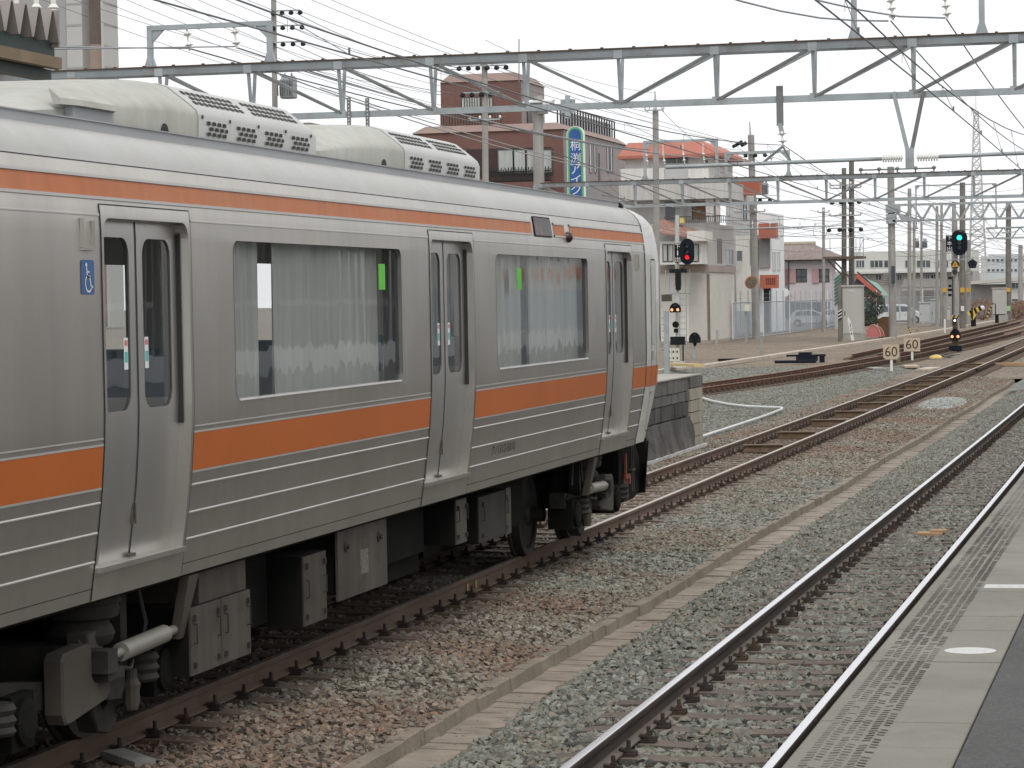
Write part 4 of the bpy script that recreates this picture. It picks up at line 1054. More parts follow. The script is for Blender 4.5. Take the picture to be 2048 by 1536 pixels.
WHL = mat('wheel steel', (0.045, 0.040, 0.034), 0.6, 0.3, 0.25, 4)
DAMP = mat('damper paint', (0.22, 0.21, 0.185), 0.5, 0.1, 0.12, 3, dirt=(0.2, 0.18, 0.15), dirt_amt=0.4)
def bogie(yc, s):
    bg_ = MB(); xo = XT + 1.06
    for sx in (-1, 1):
        x0, x1 = sorted((XT + sx * 0.90, XT + sx * 1.06))
        bg_.extr([(yc - 1.25, 0.50), (yc - 0.55, 0.42), (yc + 0.55, 0.42), (yc + 1.25, 0.50), (yc + 1.25, 0.66), (yc + 0.6, 0.58), (yc - 0.6, 0.58), (yc - 1.25, 0.66)], 'x', x0, x1)
    bg_.box(XT - 1.0, XT + 1.0, yc - 0.25, yc + 0.25, 0.42, 0.72)
    f = bg_.build('bogie_frame', UDARK, train)
    for dy in (-1.05, 1.05):
        for sx in (-1, 1):
            q = MB(); wx = XT + sx * 0.5665
            prof = [(0.10, 0.10), (0.12, 0.06), (0.34, 0.035), (0.36, 0.062), (0.43, 0.062), (0.432, -0.03), (0.46, -0.045), (0.46, -0.065), (0.36, -0.065), (0.35, -0.02), (0.12, -0.01), (0.10, -0.06)]
            q.lathe((wx, yc + dy, 0.43), [(r, sx * h) for r, h in prof], n=36, axis='x'); q.build('wheel', WHL, train, smooth=35)
            q = MB(); q.cbox((XT + sx * 1.0, yc + dy, 0.43), (0.26, 0.30, 0.30)); q.lathe((XT + sx * 1.0, yc + dy, 0.43), [(0.13, sx * 0.13), (0.13, sx * 0.16), (0.09, sx * 0.175)], n=14, axis='x'); q.build('axle_box', UNDER, train)
            q = MB()
            for k_ in range(2): q.lathe((XT + sx * 1.10, yc + dy - s * 0.30, 0.40), [(0.10, 0), (0.115, 0.02), (0.10, 0.05), (0.118, 0.08), (0.10, 0.11), (0.118, 0.14), (0.10, 0.17)], n=14); break
            q.build('axle_spring', UDARK, train, smooth=30)
        q = MB(); q.tube((XT - 0.8, yc + dy, 0.43), (XT + 0.8, yc + dy, 0.43), 0.08, n=12); q.build('axle', UDARK, train)
    for sx in (-1, 1):
        q = MB(); q.lathe((XT + sx * 0.98, yc + 0.12 * s, 0.70), [(0.17, 0), (0.19, 0.02), (0.205, 0.06), (0.19, 0.10), (0.17, 0.12), (0.175, 0.14), (0.225, 0.16), (0.235, 0.20), (0.225, 0.235), (0.24, 0.24), (0.24, 0.29)], n=24); q.build('air_spring', UDARK, train, smooth=30)
    def plate(pts, x0_, x1_, name, m, bev=0.012):
        c_ = (sum(p[0] for p in pts) / len(pts), sum(p[1] for p in pts) / len(pts)); q = MB()
        f_ = lambda k, x: [(x, yc + s * (c_[0] + (u - c_[0]) * k), c_[1] + (v - c_[1]) * k) for u, v in pts]
        q.loft([f_(1, x0_), f_(1, x1_ - bev), f_(1 - bev * 4, x1_)], closed=True); return q.build(name, m, train, smooth=25)
    plate([(-0.64, 0.40), (-0.60, 0.34), (-0.55, 0.335), (0.02, 0.40), (0.07, 0.44), (0.05, 0.50), (-0.18, 0.52), (-0.22, 0.56), (-0.22, 0.72), (-0.25, 0.75), (-0.60, 0.735), (-0.64, 0.70)], xo + 0.02, xo + 0.13, 'frame_cover', UGREY)
    plate([(-0.12, 0.60), (0.08, 0.60), (0.10, 0.63), (0.10, 0.77), (0.07, 0.80), (-0.12, 0.79)], xo - 0.06, xo + 0.07, 'valve_box', UGREY)
    plate([(0.14, 0.30), (0.22, 0.17), (0.36, 0.14), (0.50, 0.19), (0.60, 0.30), (0.58, 0.48), (0.46, 0.52), (0.42, 0.36), (0.30, 0.28), (0.22, 0.36)], xo - 0.14, xo - 0.02, 'brake_shoe', UDARK)
    plate([(0.18, 0.36), (0.40, 0.34), (0.46, 0.42), (0.44, 0.58), (0.20, 0.58)], xo - 0.10, xo + 0.06, 'brake_cylinder', UDARK)
    q = MB(); q.tube((xo + 0.17, yc + 0.12 * s, 0.655), (xo + 0.17, yc + 0.82 * s, 0.675), 0.055, n=16); q.tube((xo + 0.17, yc - 0.10 * s, 0.65), (xo + 0.17, yc + 0.12 * s, 0.655), 0.028, n=10); q.tube((xo + 0.17, yc + 0.82 * s, 0.675), (xo + 0.17, yc + 1.02 * s, 0.68), 0.03, n=10); q.build('yaw_damper', DAMP, train, smooth=40)
    q = MB(); q.box(xo + 0.06, xo + 0.22, yc - 0.20 * s if s > 0 else yc + 0.05, yc - 0.05 if s > 0 else yc + 0.20, 0.57, 0.70); q.box(xo, xo + 0.20, min(yc - 0.15 * s, yc + 0.1 * s), max(yc - 0.15 * s, yc + 0.1 * s), 0.52, 0.575); q.build('damper_bracket', UDARK, train)
    q = MB(); ya = yc + 1.02 * s
    q.prism([(xo + 0.14, ya - 0.03, 0.62), (xo + 0.20, ya - 0.03, 0.62), (xo + 0.29, ya - 0.07, 1.01), (xo + 0.23, ya - 0.07, 1.01)], [(xo + 0.14, ya + 0.05, 0.62), (xo + 0.20, ya + 0.05, 0.62), (xo + 0.29, ya + 0.10, 1.01), (xo + 0.23, ya + 0.10, 1.01)]); q.build('damper_arm', UGREY, train)
    q = MB(); q.path([(xo + 0.05, yc + 0.7 * s, 1.0), (xo + 0.08, yc + 0.75 * s, 0.75), (xo + 0.05, yc + 0.62 * s, 0.35), (xo - 0.02, yc + 0.5 * s, 0.25), (xo - 0.05, yc + 0.4 * s, 0.4)], 0.014, 6); q.path([(xo + 0.08, yc + 1.2 * s, 1.0), (xo + 0.1, yc + 1.35 * s, 0.75), (xo + 0.02, yc + 1.25 * s, 0.6)], 0.014, 6); q.path([(xo + 0.06, yc - 1.5 * s, 1.0), (xo + 0.05, yc - 1.45 * s, 0.6), (xo + 0.02, yc - 1.38 * s, 0.3)], 0.016, 6); q.build('brake_hose', RUBBER, train)
    q = MB(); q.lathe((xo + 0.07, yc + 0.52 * s, 0.36), [(0.04, -.1), (0.055, -.05), (0.05, 0), (0.06, 0.05), (0.035, 0.09), (0.04, 0.14)], n=10); q.path([(xo + 0.1, yc + 0.2 * s, 0.56), (xo + 0.14, yc + 0.34 * s, 0.53), (xo + 0.1, yc + 0.48 * s, 0.56)], 0.013, 6); q.path([(xo + 0.02, yc - 0.15 * s, 0.75), (xo + 0.09, yc - 0.2 * s, 0.68), (xo + 0.13, yc - 0.1 * s, 0.6)], 0.012, 6); q.build('brake_rigging', UGREY, train, smooth=30)
    q = MB(); q.box(xo - 0.1, xo + 0.02, yc + 0.55 * s - 0.05, yc + 0.55 * s + 0.05, 0.58, 0.98); q.box(xo - 0.3, xo - 0.1, yc + 0.3 * s - 0.2, yc + 0.3 * s + 0.2, 0.6, 0.95); q.build('bolster_bracket', UDARK, train)
bogie(14.72, 1); bogie(28.72, -1)
# front skirt, ladder, coupler handle
b = MB(); rings = []
for a in (1.20, 1.0, 0.6, 0.0, -0.6, -1.2):
    yy = 31.15 + 0.45 * (1 - (a / 1.25) ** 2)
    rings.append([(XT + a, yy - 0.03, 0.33 + 0.07 * (a / 1.2) ** 2), (XT + a, yy + 0.10, 1.02), (XT + a, yy + 0.07, 1.02), (XT + a, yy - 0.06, 0.33 + 0.07 * (a / 1.2) ** 2)])
b.loft(rings, closed=True)
sk_ = [(29.95, 0.36), (30.75, 0.36), (31.05, 0.40), (31.2, 0.50), (31.25, 0.75), (30.85, 1.02), (29.95, 1.02)]
b.prism([(XT + 1.13, y, z) for y, z in sk_], [(XT + 1.10, y, z) for y, z in sk_]); b.box(XT + 0.75, XT + 1.1, 29.93, 29.97, 0.36, 1.02); b.box(XT - 0.8, XT + 0.82, 29.0, 29.9, 0.5, 1.0)
b.build('front_skirt', UNDER, train)
b = MB(); b.box(XT - 0.9, XT + 0.9, 29.9, 30.2, 0.42, 1.0); b.build('coupler_box', UNDER, train)
OH = mat('orange handle', (0.24, 0.055, 0.015), 0.6, 0, 0.2, 4)
b = MB(); b.box(XT + 1.14, XT + 1.165, 30.20, 30.26, 0.66, 0.90); b.box(XT + 1.14, XT + 1.17, 30.18, 30.44, 0.62, 0.665); b.box(XT + 1.14, XT + 1.17, 30.39, 30.44, 0.55, 0.62); b.build('coupler_lever', OH, train)
b = MB(); b.box(XT + 1.131, XT + 1.15, 30.16, 30.40, 0.38, 0.62); b.build('lever_guard', mat('dark red primer', (0.10, 0.03, 0.02), 0.7), train)
b = MB()
for yy in (30.55, 30.66): b.tube((XT + 1.16, yy, 0.45), (XT + 1.16, yy, 0.98), 0.008, n=6)
b.box(XT + 1.13, XT + 1.18, 30.5, 30.7, 0.69, 0.71); b.build('step', UGREY, train)
b = MB(); b.prism([(XT + 1.12, 31.50, 0.42), (XT + 1.15, 31.42, 0.42), (XT + 1.36, 30.56, 1.03), (XT + 1.32, 30.64, 1.03)], [(XT + 1.10, 31.53, 0.42), (XT + 1.13, 31.45, 0.42), (XT + 1.34, 30.59, 1.03), (XT + 1.30, 30.67, 1.03)]); b.build('skirt_edge', UGREY, train)

# ------------------------------------------------ unseen things put in on the right for the train side to reflect
b = MB(); b.box(8.7, 8.82, 30, 118, 1.077, 1.62); o = b.build('reflection_fence', mat('pale fence board', (0.60, 0.60, 0.58), 0.8, 0, 0.06, 1)); tag(o, 'low white fence, unseen, added to give the train windows a pale reflection', 'fence')  # added to give the window glass a pale lower half
sh = thing('reflection_shelter', 'grey walled shelter, unseen, added to be reflected in the train windows', 'shelter', (14.5, 68, 0))  # invented shelter, shaped for dark streaks in the window reflections
b = MB(); b.box(14.4, 14.5, 50, 93, 0, 4.6); b.build('back_wall', mat('shelter wall', (0.17, 0.175, 0.172), 0.8, 0, 0.35, 0.6, stretch=(1, 1, 0.1)), sh)
b = MB(); b.box(11.6, 14.9, 49, 94, 4.6, 4.8); b.build('roof', mat('shelter roof', (0.3, 0.31, 0.31), 0.7), sh)
for k in range(8):
    b = MB(); b.box(12.6, 12.95, 52 + k * 5.6, 52.35 + k * 5.6, 0, 4.6); b.build('post', mat('shelter post', (0.36, 0.36, 0.35), 0.6), sh)
b = MB(); b.box(13.0, 13.1, 50, 93, 2.6, 2.75); b.build('handrail', mat('shelter rail', (0.4, 0.4, 0.4), 0.6), sh)
pfn = thing('panel_fence', 'blue grey panel fence reflected in the train windows', 'fence', (16.4, 110, 0))
for k in range(16):
    b = MB(); b.box(16.36, 16.42, 96 + 3 * k, 98.94 + 3 * k, 0, 3.1); b.build('panel', mat('fence panel blue', (0.34, 0.39, 0.43), 0.6, 0, 0.1), pfn)
ob = thing('station_building', 'cream building with an orange band reflected in the train windows', 'building', (32, 110, 0))
b = MB(); b.box(26, 40, 86, 240, 0, 9.5); b.build('wall', mat('cream wall', (0.50, 0.50, 0.47), 0.8, 0, 0.06, 0.5), ob)
b = MB(); b.box(25.9, 25.98, 163, 240, 4.0, 4.7); b.build('band', ORANGE, ob)
for k in range(18):
    b = MB(); b.box(25.92, 25.98, 89 + 7 * k, 93 + 7 * k, 5.6, 7.6); b.build('window', BLACK, ob)
b = MB(); b.box(26, 40, 20, 78, 0, 7.5); o = b.build('reflection_block', mat('warehouse wall', (0.33, 0.33, 0.32), 0.8, 0, 0.15, 0.4)); tag(o, 'plain grey block right of the station, unseen, added for reflections', 'building')  # unseen block added for the steel side to reflect
# ================================================================== OVERHEAD LINE
STEELM = mat('grey chord steel', (0.25, 0.275, 0.29), 0.6, 0.2, 0.15, 1.2, dirt=(0.13, 0.08, 0.05), dirt_amt=0.5, dirt_scale=1.5)
def truss(label, Y, xc, nl, nr, pitch, zt, zb, dy=0.25, ch=0.17, bh=0.14, vw=0.07, posts=(), name='catenary_gantry'):
    t = thing(name, label, 'gantry', (xc, Y, 0), group='overhead line gantries')
    xa, xb = xc - nl * pitch, xc + nr * pitch
    for s in (-1, 1):
        b = MB(); b.box(xa, xb, Y + s * dy - 0.045, Y + s * dy + 0.045, zt - ch, zt); b.build('top_chord', STEELM, t)
        b = MB(); b.box(xa, xb, Y + s * dy - 0.075, Y + s * dy + 0.075, zt + 0.001, zt + 0.028); b.build('top_plate', RUSTB, t)
    b = MB(); b.box(xa, xb, Y - 0.06, Y + 0.06, zb, zb + bh); b.build('bottom_chord', STEEL, t)
    for k in range(-nl, nr + 1):
        x = xc + k * pitch
        for s in (-1, 1):
            b = MB(); b.bar((x, Y + s * dy, zt - ch * 0.6), (x, Y + s * 0.03, zb + bh * 0.5), vw, 0.05, up=(0, 1, 0)); b.build('vertical', STEEL, t)
        if k < nr:
            x2 = x + pitch
            hi, lo = (x, x2) if k < 0 else (x2, x)
            for s in (-1, 1):
                b = MB(); b.bar((hi, Y + s * dy, zt - ch * 0.7), (lo, Y + s * 0.035, zb + bh * 0.7), 0.06, 0.075, up=(0, 1, 0)); b.build('diagonal', STEELD if s < 0 else STEEL, t)
    b = MB()
    for k in range(-nl, nr + 1):
        x = xc + k * pitch
        b.box(x - 0.10, x + 0.10, Y - dy - 0.056, Y - dy - 0.046, zt - ch - 0.03, zt - 0.02); b.box(x - 0.10, x + 0.10, Y - 0.071, Y - 0.061, zb + 0.0, zb + bh + 0.04)
    b.build('gusset_plates', STEEL, t, kind='stuff')
    b = MB()
    for k in range((nl + nr) * 3):
        x = xa + (k + 0.5) * pitch / 3
        b.box(x - 0.03, x + 0.03, Y - dy - 0.06, Y - dy + 0.02, zt + 0.028, zt + 0.055)
    b.build('bolt_heads', RUSTB, t, kind='stuff')
    for (px_, r, h) in posts:
        b = MB(); b.tube((px_, Y, -0.4), (px_, Y, h), r * 1.12, r, n=16); b.build('post', CONC, t, smooth=40)
        b = MB(); b.tube((px_, Y, zb - 0.1), (px_, Y, zb + 0.1), r + 0.03, n=16); b.tube((px_, Y, zt - 0.25), (px_, Y, zt - 0.05), r + 0.03, n=16); b.build('post_band', STEEL, t, smooth=40)
    return t
def insulator(p, q, n=2, r=0.075, rod=0.03):
    """disc insulator string from p to q (MB)"""
    b = MB(); p, q = Vector(p), Vector(q); d = q - p
    b.tube(p, q, rod * 0.6, n=6)
    for k in range(n):
        c = p + d * ((k + 0.45) / n); e = d.normalized()
        b.tube(c - e * 0.055, c, rod, rod * 1.5, n=10); b.tube(c, c + e * 0.014, r, r * 0.9, n=12); b.tube(c + e * 0.014, c + e * 0.05, rod * 1.4, rod, n=10)
    return b
def wire_pts(p, q, sag, n=14):
    p, q = Vector(p), Vector(q)
    return [p + (q - p) * (i / n) + Vector((0, 0, -4 * sag * (i / n) * (1 - i / n))) for i in range(n + 1)]

G1, G2, G3 = 60.0, 120.0, 177.0
gt1 = truss('nearest lattice gantry crossing above the train with a rusty top edge', G1, -11.9, 7, 7, 2.15, 8.14, 6.86, posts=((-27.1, 0.17, 10.2), (3.3, 0.17, 10.2)))
gt2 = truss('second lattice gantry beyond the train, reaching left to the floodlight pole', G2, -14.75, 6, 6, 2.12, 7.84, 6.66, vw=0.08, posts=((-27.6, 0.235, 11.75), (-1.9, 0.2, 9.6)))
# third gantry: zigzag lattice
def warren(label, Y, xa, xb, zt, zb, pitch, post=None, w=0.09):
    t = thing('catenary_gantry', label, 'gantry', (xa, Y, 0), group='overhead line gantries')
    for s in (-0.35, 0.35):
        b = MB(); b.box(xa, xb, Y + s - 0.05, Y + s + 0.05, zt - 0.12, zt); b.build('top_chord', STEEL, t)
        b = MB(); b.box(xa, xb, Y + s - 0.05, Y + s + 0.05, zb, zb + 0.12); b.build('bottom_chord', STEEL, t)
        n = int((xb - xa) / pitch)
        for k in range(n):
            x = xa + k * pitch
            b = MB(); b.bar((x, Y + s, zt - 0.06), (x + pitch / 2, Y + s, zb + 0.06), w, 0.06, up=(0, 1, 0)); b.build('diagonal', STEEL, t)
            b = MB(); b.bar((x + pitch / 2, Y + s, zb + 0.06), (x + pitch, Y + s, zt - 0.06), w, 0.06, up=(0, 1, 0)); b.build('diagonal', STEEL, t)
    if post:
        b = MB(); b.tube((post[0], Y, -0.4), (post[0], Y, post[2]), post[1] * 1.1, post[1], n=16); b.build('post', CONC, t, smooth=40)
        b = MB(); b.box(post[0] - 0.32, post[0] + 0.55, Y - 0.42, Y + 0.42, zt - 0.55, zt - 0.02); b.box(post[0] - 0.30, post[0] + 0.30, Y - 0.4, Y + 0.4, zb - 0.1, zt - 0.62); b.build('head_bracket', STEEL, t)
        b = MB(); b.prism([(post[0] + 0.2, Y - 0.41, zt - 0.5), (post[0] + 2.0, Y - 0.41, zb + 0.05), (post[0] + 0.9, Y - 0.41, zb + 0.02)], [(post[0] + 0.2, Y - 0.38, zt - 0.5), (post[0] + 2.0, Y - 0.38, zb + 0.05), (post[0] + 0.9, Y - 0.38, zb + 0.02)]); b.build('knee_plate', STEEL, t)
    return t
gt3 = warren('third gantry with a zigzag lattice beam behind the second one', G3, -17.5, 1.0, 8.36, 7.22, 1.22, (-17.62, 0.22, 10.75))
gt4 = warren('far zigzag gantry beam glimpsed beneath the third gantry', 236.0, -15.5, 4.0, 8.1, 7.1, 1.4, None, 0.08)

# portal frame with two insulators on the nearest gantry, upper left
def portal(g, label, Y, x0, x1, zb, zt, ins, n=2, w=0.12):
    t = thing('feeder_frame', label, 'frame', (x0, Y, zb))
    b = MB(); b.box(x0 - w / 2, x0 + w / 2, Y - 0.06, Y + 0.06, zb, zt); b.build('post', STEEL, t)
    b = MB(); b.box(x1 - w / 2, x1 + w / 2, Y - 0.06, Y + 0.06, zb, zt); b.build('post', STEEL, t)
    b = MB(); b.box(x0 - w / 2, x1 + w / 2, Y - 0.055, Y + 0.055, zt + 0.001, zt + 0.11); b.build('crossbar', STEEL, t)
    b = MB()
    for x, s in ((x0 + w / 2, 1), (x1 - w / 2, -1)):
        b.prism([(x, Y - 0.03, zt), (x + s * 0.28, Y - 0.03, zt), (x, Y - 0.03, zt - 0.28)], [(x, Y + 0.03, zt), (x + s * 0.28, Y + 0.03, zt), (x, Y + 0.03, zt - 0.28)])
        b.prism([(x - s * (w + 0.08), Y - 0.05, zb + 0.01), (x + s * 0.08, Y - 0.05, zb + 0.01), (x, Y - 0.05, zb + 0.25), (x - s * w, Y - 0.05, zb + 0.25)], [(x - s * (w + 0.08), Y + 0.05, zb + 0.01), (x + s * 0.08, Y + 0.05, zb + 0.01), (x, Y + 0.05, zb + 0.25), (x - s * w, Y + 0.05, zb + 0.25)])
    b.build('gussets', STEEL, t)
    for x in ins:
        zi = max(0, zt - 9.05); b = insulator((x, Y, zt - zi), (x + 0.06, Y, zt - zi - 0.5), n, 0.10, 0.04)
        if zi: b.tube((x, Y, zt), (x, Y, zt - zi), 0.02, n=6)
        b.build('insulator', PORC, t, smooth=40)
    return t
portal(gt1, 'portal frame with two insulators on top of the nearest gantry', G1, -22.95, -20.05, 8.17, 9.02, (-22.05, -20.9))
portal(gt1, 'tall portal frame above the right end of the nearest gantry', G1, -6.72, -3.98, 8.17, 9.75, (-5.93, -4.77), 3)
portal(gt2, 'portal frame with four insulators in front of the red roof', G2, at(1290, 330, G2).x, at(1434, 330, G2).x, 7.87, at(1434, 282, G2).z, [at(x, 300, G2).x for x in (1262 + 30, 1326, 1366, 1406)])
portal(gt2, 'smaller portal frame standing on the second gantry', G2, at(1452, 330, G2).x, at(1577, 330, G2).x, 7.87, at(1452, 309, G2).z, [at(x, 300, G2).x for x in (1486, 1541)], 1)
# gallows frame on the far gantry
portal(gt4, 'far portal frame seen between the poles at right', 236.0, at(1832, 400, 236).x, at(1992, 400, 236).x, 8.1, at(1832, 373, 236).z, [at(x, 380, 236).x for x in (1857, 1880, 1900, 1945, 1970)], 2)

# drop bracket that carries the main line messenger wire
t = thing('drop_bracket', 'perforated drop bracket with insulators hanging from the nearest gantry', 'bracket', (-8.35, G1, 7.1))
b = MB(); b.box(-8.43, -8.28, G1 - 0.10, G1 - 0.07, 6.35, 7.22); b.build('hanger', STEELD, t)
b = MB(); b.bar((-8.36, G1 - 0.085, 6.4), (-8.31, G1 - 0.085, 6.15), 0.10, 0.04, up=(0, 1, 0)); b.build('hanger_foot', STEEL, t)
insulator((-8.32, G1 - 0.085, 6.25), (-8.30, G1 - 0.085, 5.93), 2, 0.10).build('insulator', PORC, t, smooth=40)
b = MB(); b.bar((-8.3, G1 - .085, 5.9), (-8.75, G1 - .085, 5.55), 0.05); b.bar((-8.3, G1 - .085, 5.9), (-8.12, G1 - .085, 5.55), 0.04); b.build('steady_arm', STEELD, t)
# two perforated straps left
for k, (px_, y0_, y1_) in enumerate(((697, 195, 252), (734, 196, 256))):
    a, c = at(px_, y0_, G1 - 0.1), at(px_, y1_ + 6, G1 - 0.1)
    b = MB(); b.box(a.x - 0.045, a.x + 0.045, G1 - 0.10, G1 - 0.075, c.z, a.z); o = b.build('perforated_strap', STEELD); tag(o, ('left' if k == 0 else 'right') + ' of two perforated steel straps hanging on the nearest gantry', 'strap')
    h = MB()
    for i in range(9):
        z = c.z + (a.z - c.z) * (i + .5) / 9; h.box(a.x - 0.012, a.x + 0.012, G1 - 0.104, G1 - 0.1005, z - 0.016, z + 0.016)
    h.build('holes', WHITE, o)  # white boxes stand for bright sky seen through the strap
# V hanger and round insulated beam
t = thing('beam_hanger', 'V shaped steel hanger below the nearest gantry at right', 'hanger', (-5.55, G1, 6.9))
for x in (-5.88, -5.23):
    b = MB(); b.bar((x, G1 - 0.1, 7.0), (-5.55 + (0.05 if x > -5.5 else -0.05), G1 - 0.1, 5.75), 0.085, 0.06, up=(0, 1, 0)); b.build('arm', STEELD if x > -5.5 else STEEL, t)
b = MB(); b.box(-5.64, -5.46, G1 - 0.14, G1 - 0.06, 5.33, 5.78); b.build('hanger_plate', STEEL, t)
t = thing('round_beam', 'round steel beam with white ribbed insulators under the nearest gantry', 'beam', (-7.6, G1, 5.56))
for a, c in (((-10.9, G1 - 0.1, 5.52), (-6.15, G1 - 0.1, 5.565)), ((-4.93, G1 - 0.1, 5.575), (2.6, G1 - 0.1, 5.66))):
    b = MB(); b.tube(a, c, 0.042, n=12); b.build('pipe', STEEL, t, smooth=40)
for x0, x1 in ((-6.15, -5.70), (-5.40, -4.93)):
    b = MB(); b.tube((x0, G1 - 0.1, 5.567), (x1, G1 - 0.1, 5.57), 0.035, n=10)
    for k in range(8):
        x = x0 + (x1 - x0) * (k + 0.6) / 8.2; b.tube((x - 0.012, G1 - 0.1, 5.568), (x + 0.012, G1 - 0.1, 5.568), 0.085, n=14)
    b.build('ribbed_insulator', PORC, t, smooth=30)
# row of pin insulators on gantry 2
t = thing('pin_insulators', 'bar of five round insulators on top of the second gantry', 'insulators', (at(1720, 345, G2).x, G2, 7.87))
a, c = at(1722, 342, G2), at(1868, 340, G2)
b = MB(); b.box(a.x, c.x, G2 - 0.03, G2 + 0.03, 8.0, 8.06); b.build('bar', STEELD, t)
for k in range(5):
    x = a.x + (c.x - a.x) * k / 4; b = MB(); b.lathe((x, G2 - 0.05, 7.87), [(0.03, 0), (0.03, 0.1), (0.09, 0.14), (0.1, 0.2), (0.05, 0.26)], n=12); b.build('insulator', STEELD, t, smooth=40)

# catenary over both running lines
def catenary(label, xs, zc, zm_mid, zm_sup, spans, r_c=0.0078, r_m=0.0088):
    """contact wire, messenger wire and droppers; spans = [(y0, y1, x0, x1)] between supports"""
    t = thing('catenary_wires', label, 'overhead wire', (xs, spans[0][0], zc))
    cpts, mpts = [], []; dr = []
    for (y0, y1, x0, x1) in spans:
        n = 12
        for i in range(n):
            u = i / n; y = y0 + (y1 - y0) * u
            zm = zm_mid + (zm_sup - zm_mid) * (2 * u - 1) ** 2
            mpts.append((x0 + (x1 - x0) * u, y, zm)); cpts.append((xs + bend(y) + 0.12 * math.sin(y * 0.05), y, zc))
        for i in range(11):
            u = (i + 0.5) / 11; y = y0 + (y1 - y0) * u
            zm = zm_mid + (zm_sup - zm_mid) * (2 * u - 1) ** 2
            dr.append(((x0 + (x1 - x0) * u, y, zm), (xs + bend(y) + 0.12 * math.sin(y * 0.05), y, zc)))
    b = MB(); b.path(cpts, r_c, 6); b.build('contact_wire', WIRE, t, fix=False)
    b = MB(); b.path(mpts, r_m, 6); b.build('messenger_wire', WIRE, t, fix=False)
    for p, q in dr:
        b = MB(); b.tube(p, q, 0.0038, n=4); q_ = Vector(q); b.tube(q_, q_ + Vector((0, 0, 0.06)), 0.011, n=5)
        pp = Vector(p); b.tube(pp + Vector((0, 0.03, 0)), pp + Vector((0, 0.03, -0.12)), 0.0025, n=4)
        b.build('dropper', WIRE, t, fix=False)
    return t
catenary('contact and messenger wires above the silver train', XT, 4.84, 5.16, 5.93, [(-2, 60, -7.2, -8.3), (60, 120, -8.3, -8.1), (120, 177, -8.1, -8.4), (177, 236, -8.4, -9)])
catenary('contact and messenger wires above the bare track beside the platform', XR, 4.95, 5.25, 5.95, [(0, 60, -2.75, -2.95), (60, 120, -2.95, -3.3), (120, 177, -3.3, -3.9), (177, 236, -3.9, -4.6)])
catenary('contact and messenger wires above the rusty siding', -12.3, 4.95, 5.25, 5.95, [(60, 120, -13.5, -11.8), (120, 177, -11.8, -11.2), (177, 236, -11.2, -11.0)], 0.009, 0.010)

ORD = {2: ['upper', 'lower'], 3: ['topmost', 'middle', 'lowest']}
def wires(label, group, paths, r, m=WIRE, each=None):
    for k, pts in enumerate(paths):
        b = MB(); b.path(pts, r, 5); o = b.build('overhead_wire', m, fix=False)
        tag(o, label if each is None else '%s, %s' % (label, each[k]), 'wire', group)
ORDN = ['leftmost', 'second from left', 'third from left', 'fourth from left', 'fifth from left', 'sixth from left', 'seventh from left', 'eighth from left', 'ninth from left', 'tenth from left', 'eleventh from left', 'rightmost']
# feeders leaving the insulators of the nearest gantry
wires('thick pale feeder cable sagging to the insulators at upper right', 'feeder cables upper right',
      [[at(1400, -25, 48), at(1480, 2, 51), at(1560, 22, 54), at(1640, 36, 57), at(1710, 41, 59), at(1776, 42, G1)], [at(1560, -25, 50), at(1640, 2, 53), at(1720, 20, 56), at(1800, 33, 58.5), at(1890, 36, G1)]], 0.020, WIREL, ['left one', 'right one'])
wires('feeder wire running away from the insulators at upper right', 'feeder wires beyond the nearest gantry',
      [wire_pts(at(1782, 42, G1), at(2048, 300, 112), 0.3), wire_pts(at(1893, 38, G1), at(2120, 330, 115), 0.3)], 0.016, WIRE, ['left one', 'right one'])
wires('pale bus wire between the canopy and the portal frame insulators', 'bus wires upper left',
      [wire_pts(at(-20, 92, 50), at(380, 97, G1), 0.0), wire_pts(at(-20, 100, 50), at(470, 93, G1), 0.0)], 0.016, WIREL, ['lower one', 'upper one'])
wires('feeder wire descending from the left portal frame behind the train roof', 'feeder wires left',
      [wire_pts(at(382, 98, G1), at(1300, 300, 119), 0.35), wire_pts(at(475, 96, G1), at(1345, 310, 119), 0.4)], 0.019, WIRE, ['lower one', 'upper one'])
wires('thin distribution wire slanting across the upper left sky', 'thin wires upper left',
      [wire_pts(at(a, -10, 130), at(c, d, 160), 0.5) for a, c, d in ((60, 870, 240), (120, 880, 190), (175, 900, 225), (230, 905, 215), (285, 950, 205), (330, 955, 238), (375, 960, 190), (430, 968, 165), (470, 1300, 262), (520, 1305, 245), (600, 1310, 228), (640, 1490, 290))], 0.014, WIRE, ORDN)
wires('black insulated cable from the transformer pole towards the brown building', 'insulated cables upper left',
      [wire_pts(at(590, y0, 149), at(925, y1, 150), 0.5) for y0, y1 in ((25, 136), (58, 140), (90, 188))], 0.02, WIRE, ['topmost of three', 'middle of three', 'lowest of three'])
wires('thin wire crossing the sky above the red roof', 'wires above the red roof',
      [wire_pts(at(a, b_, 150), at(c, d, 185), 0.5) for a, b_, c, d in ((1000, 135, 1470, 285), (1005, 190, 1480, 300), (970, 80, 1310, 186), (1325, 222, 1455, 308))], 0.014, WIRE, ['first of four from the left', 'second of four from the left', 'short one at the lightning mast', 'rightmost of four'])
wires('feeder wire passing in front of the brown building', 'wires before the brown building',
      [wire_pts(at(560, 150, 62), at(1240, 345, 119), 0.3), wire_pts(at(560, 128, 62), at(1500, 322, 119), 0.5), wire_pts(at(640, 175, 75), at(1560, 392, 150), 0.6)], 0.018, WIREL, ['upper left one', 'middle one', 'lowest one'])
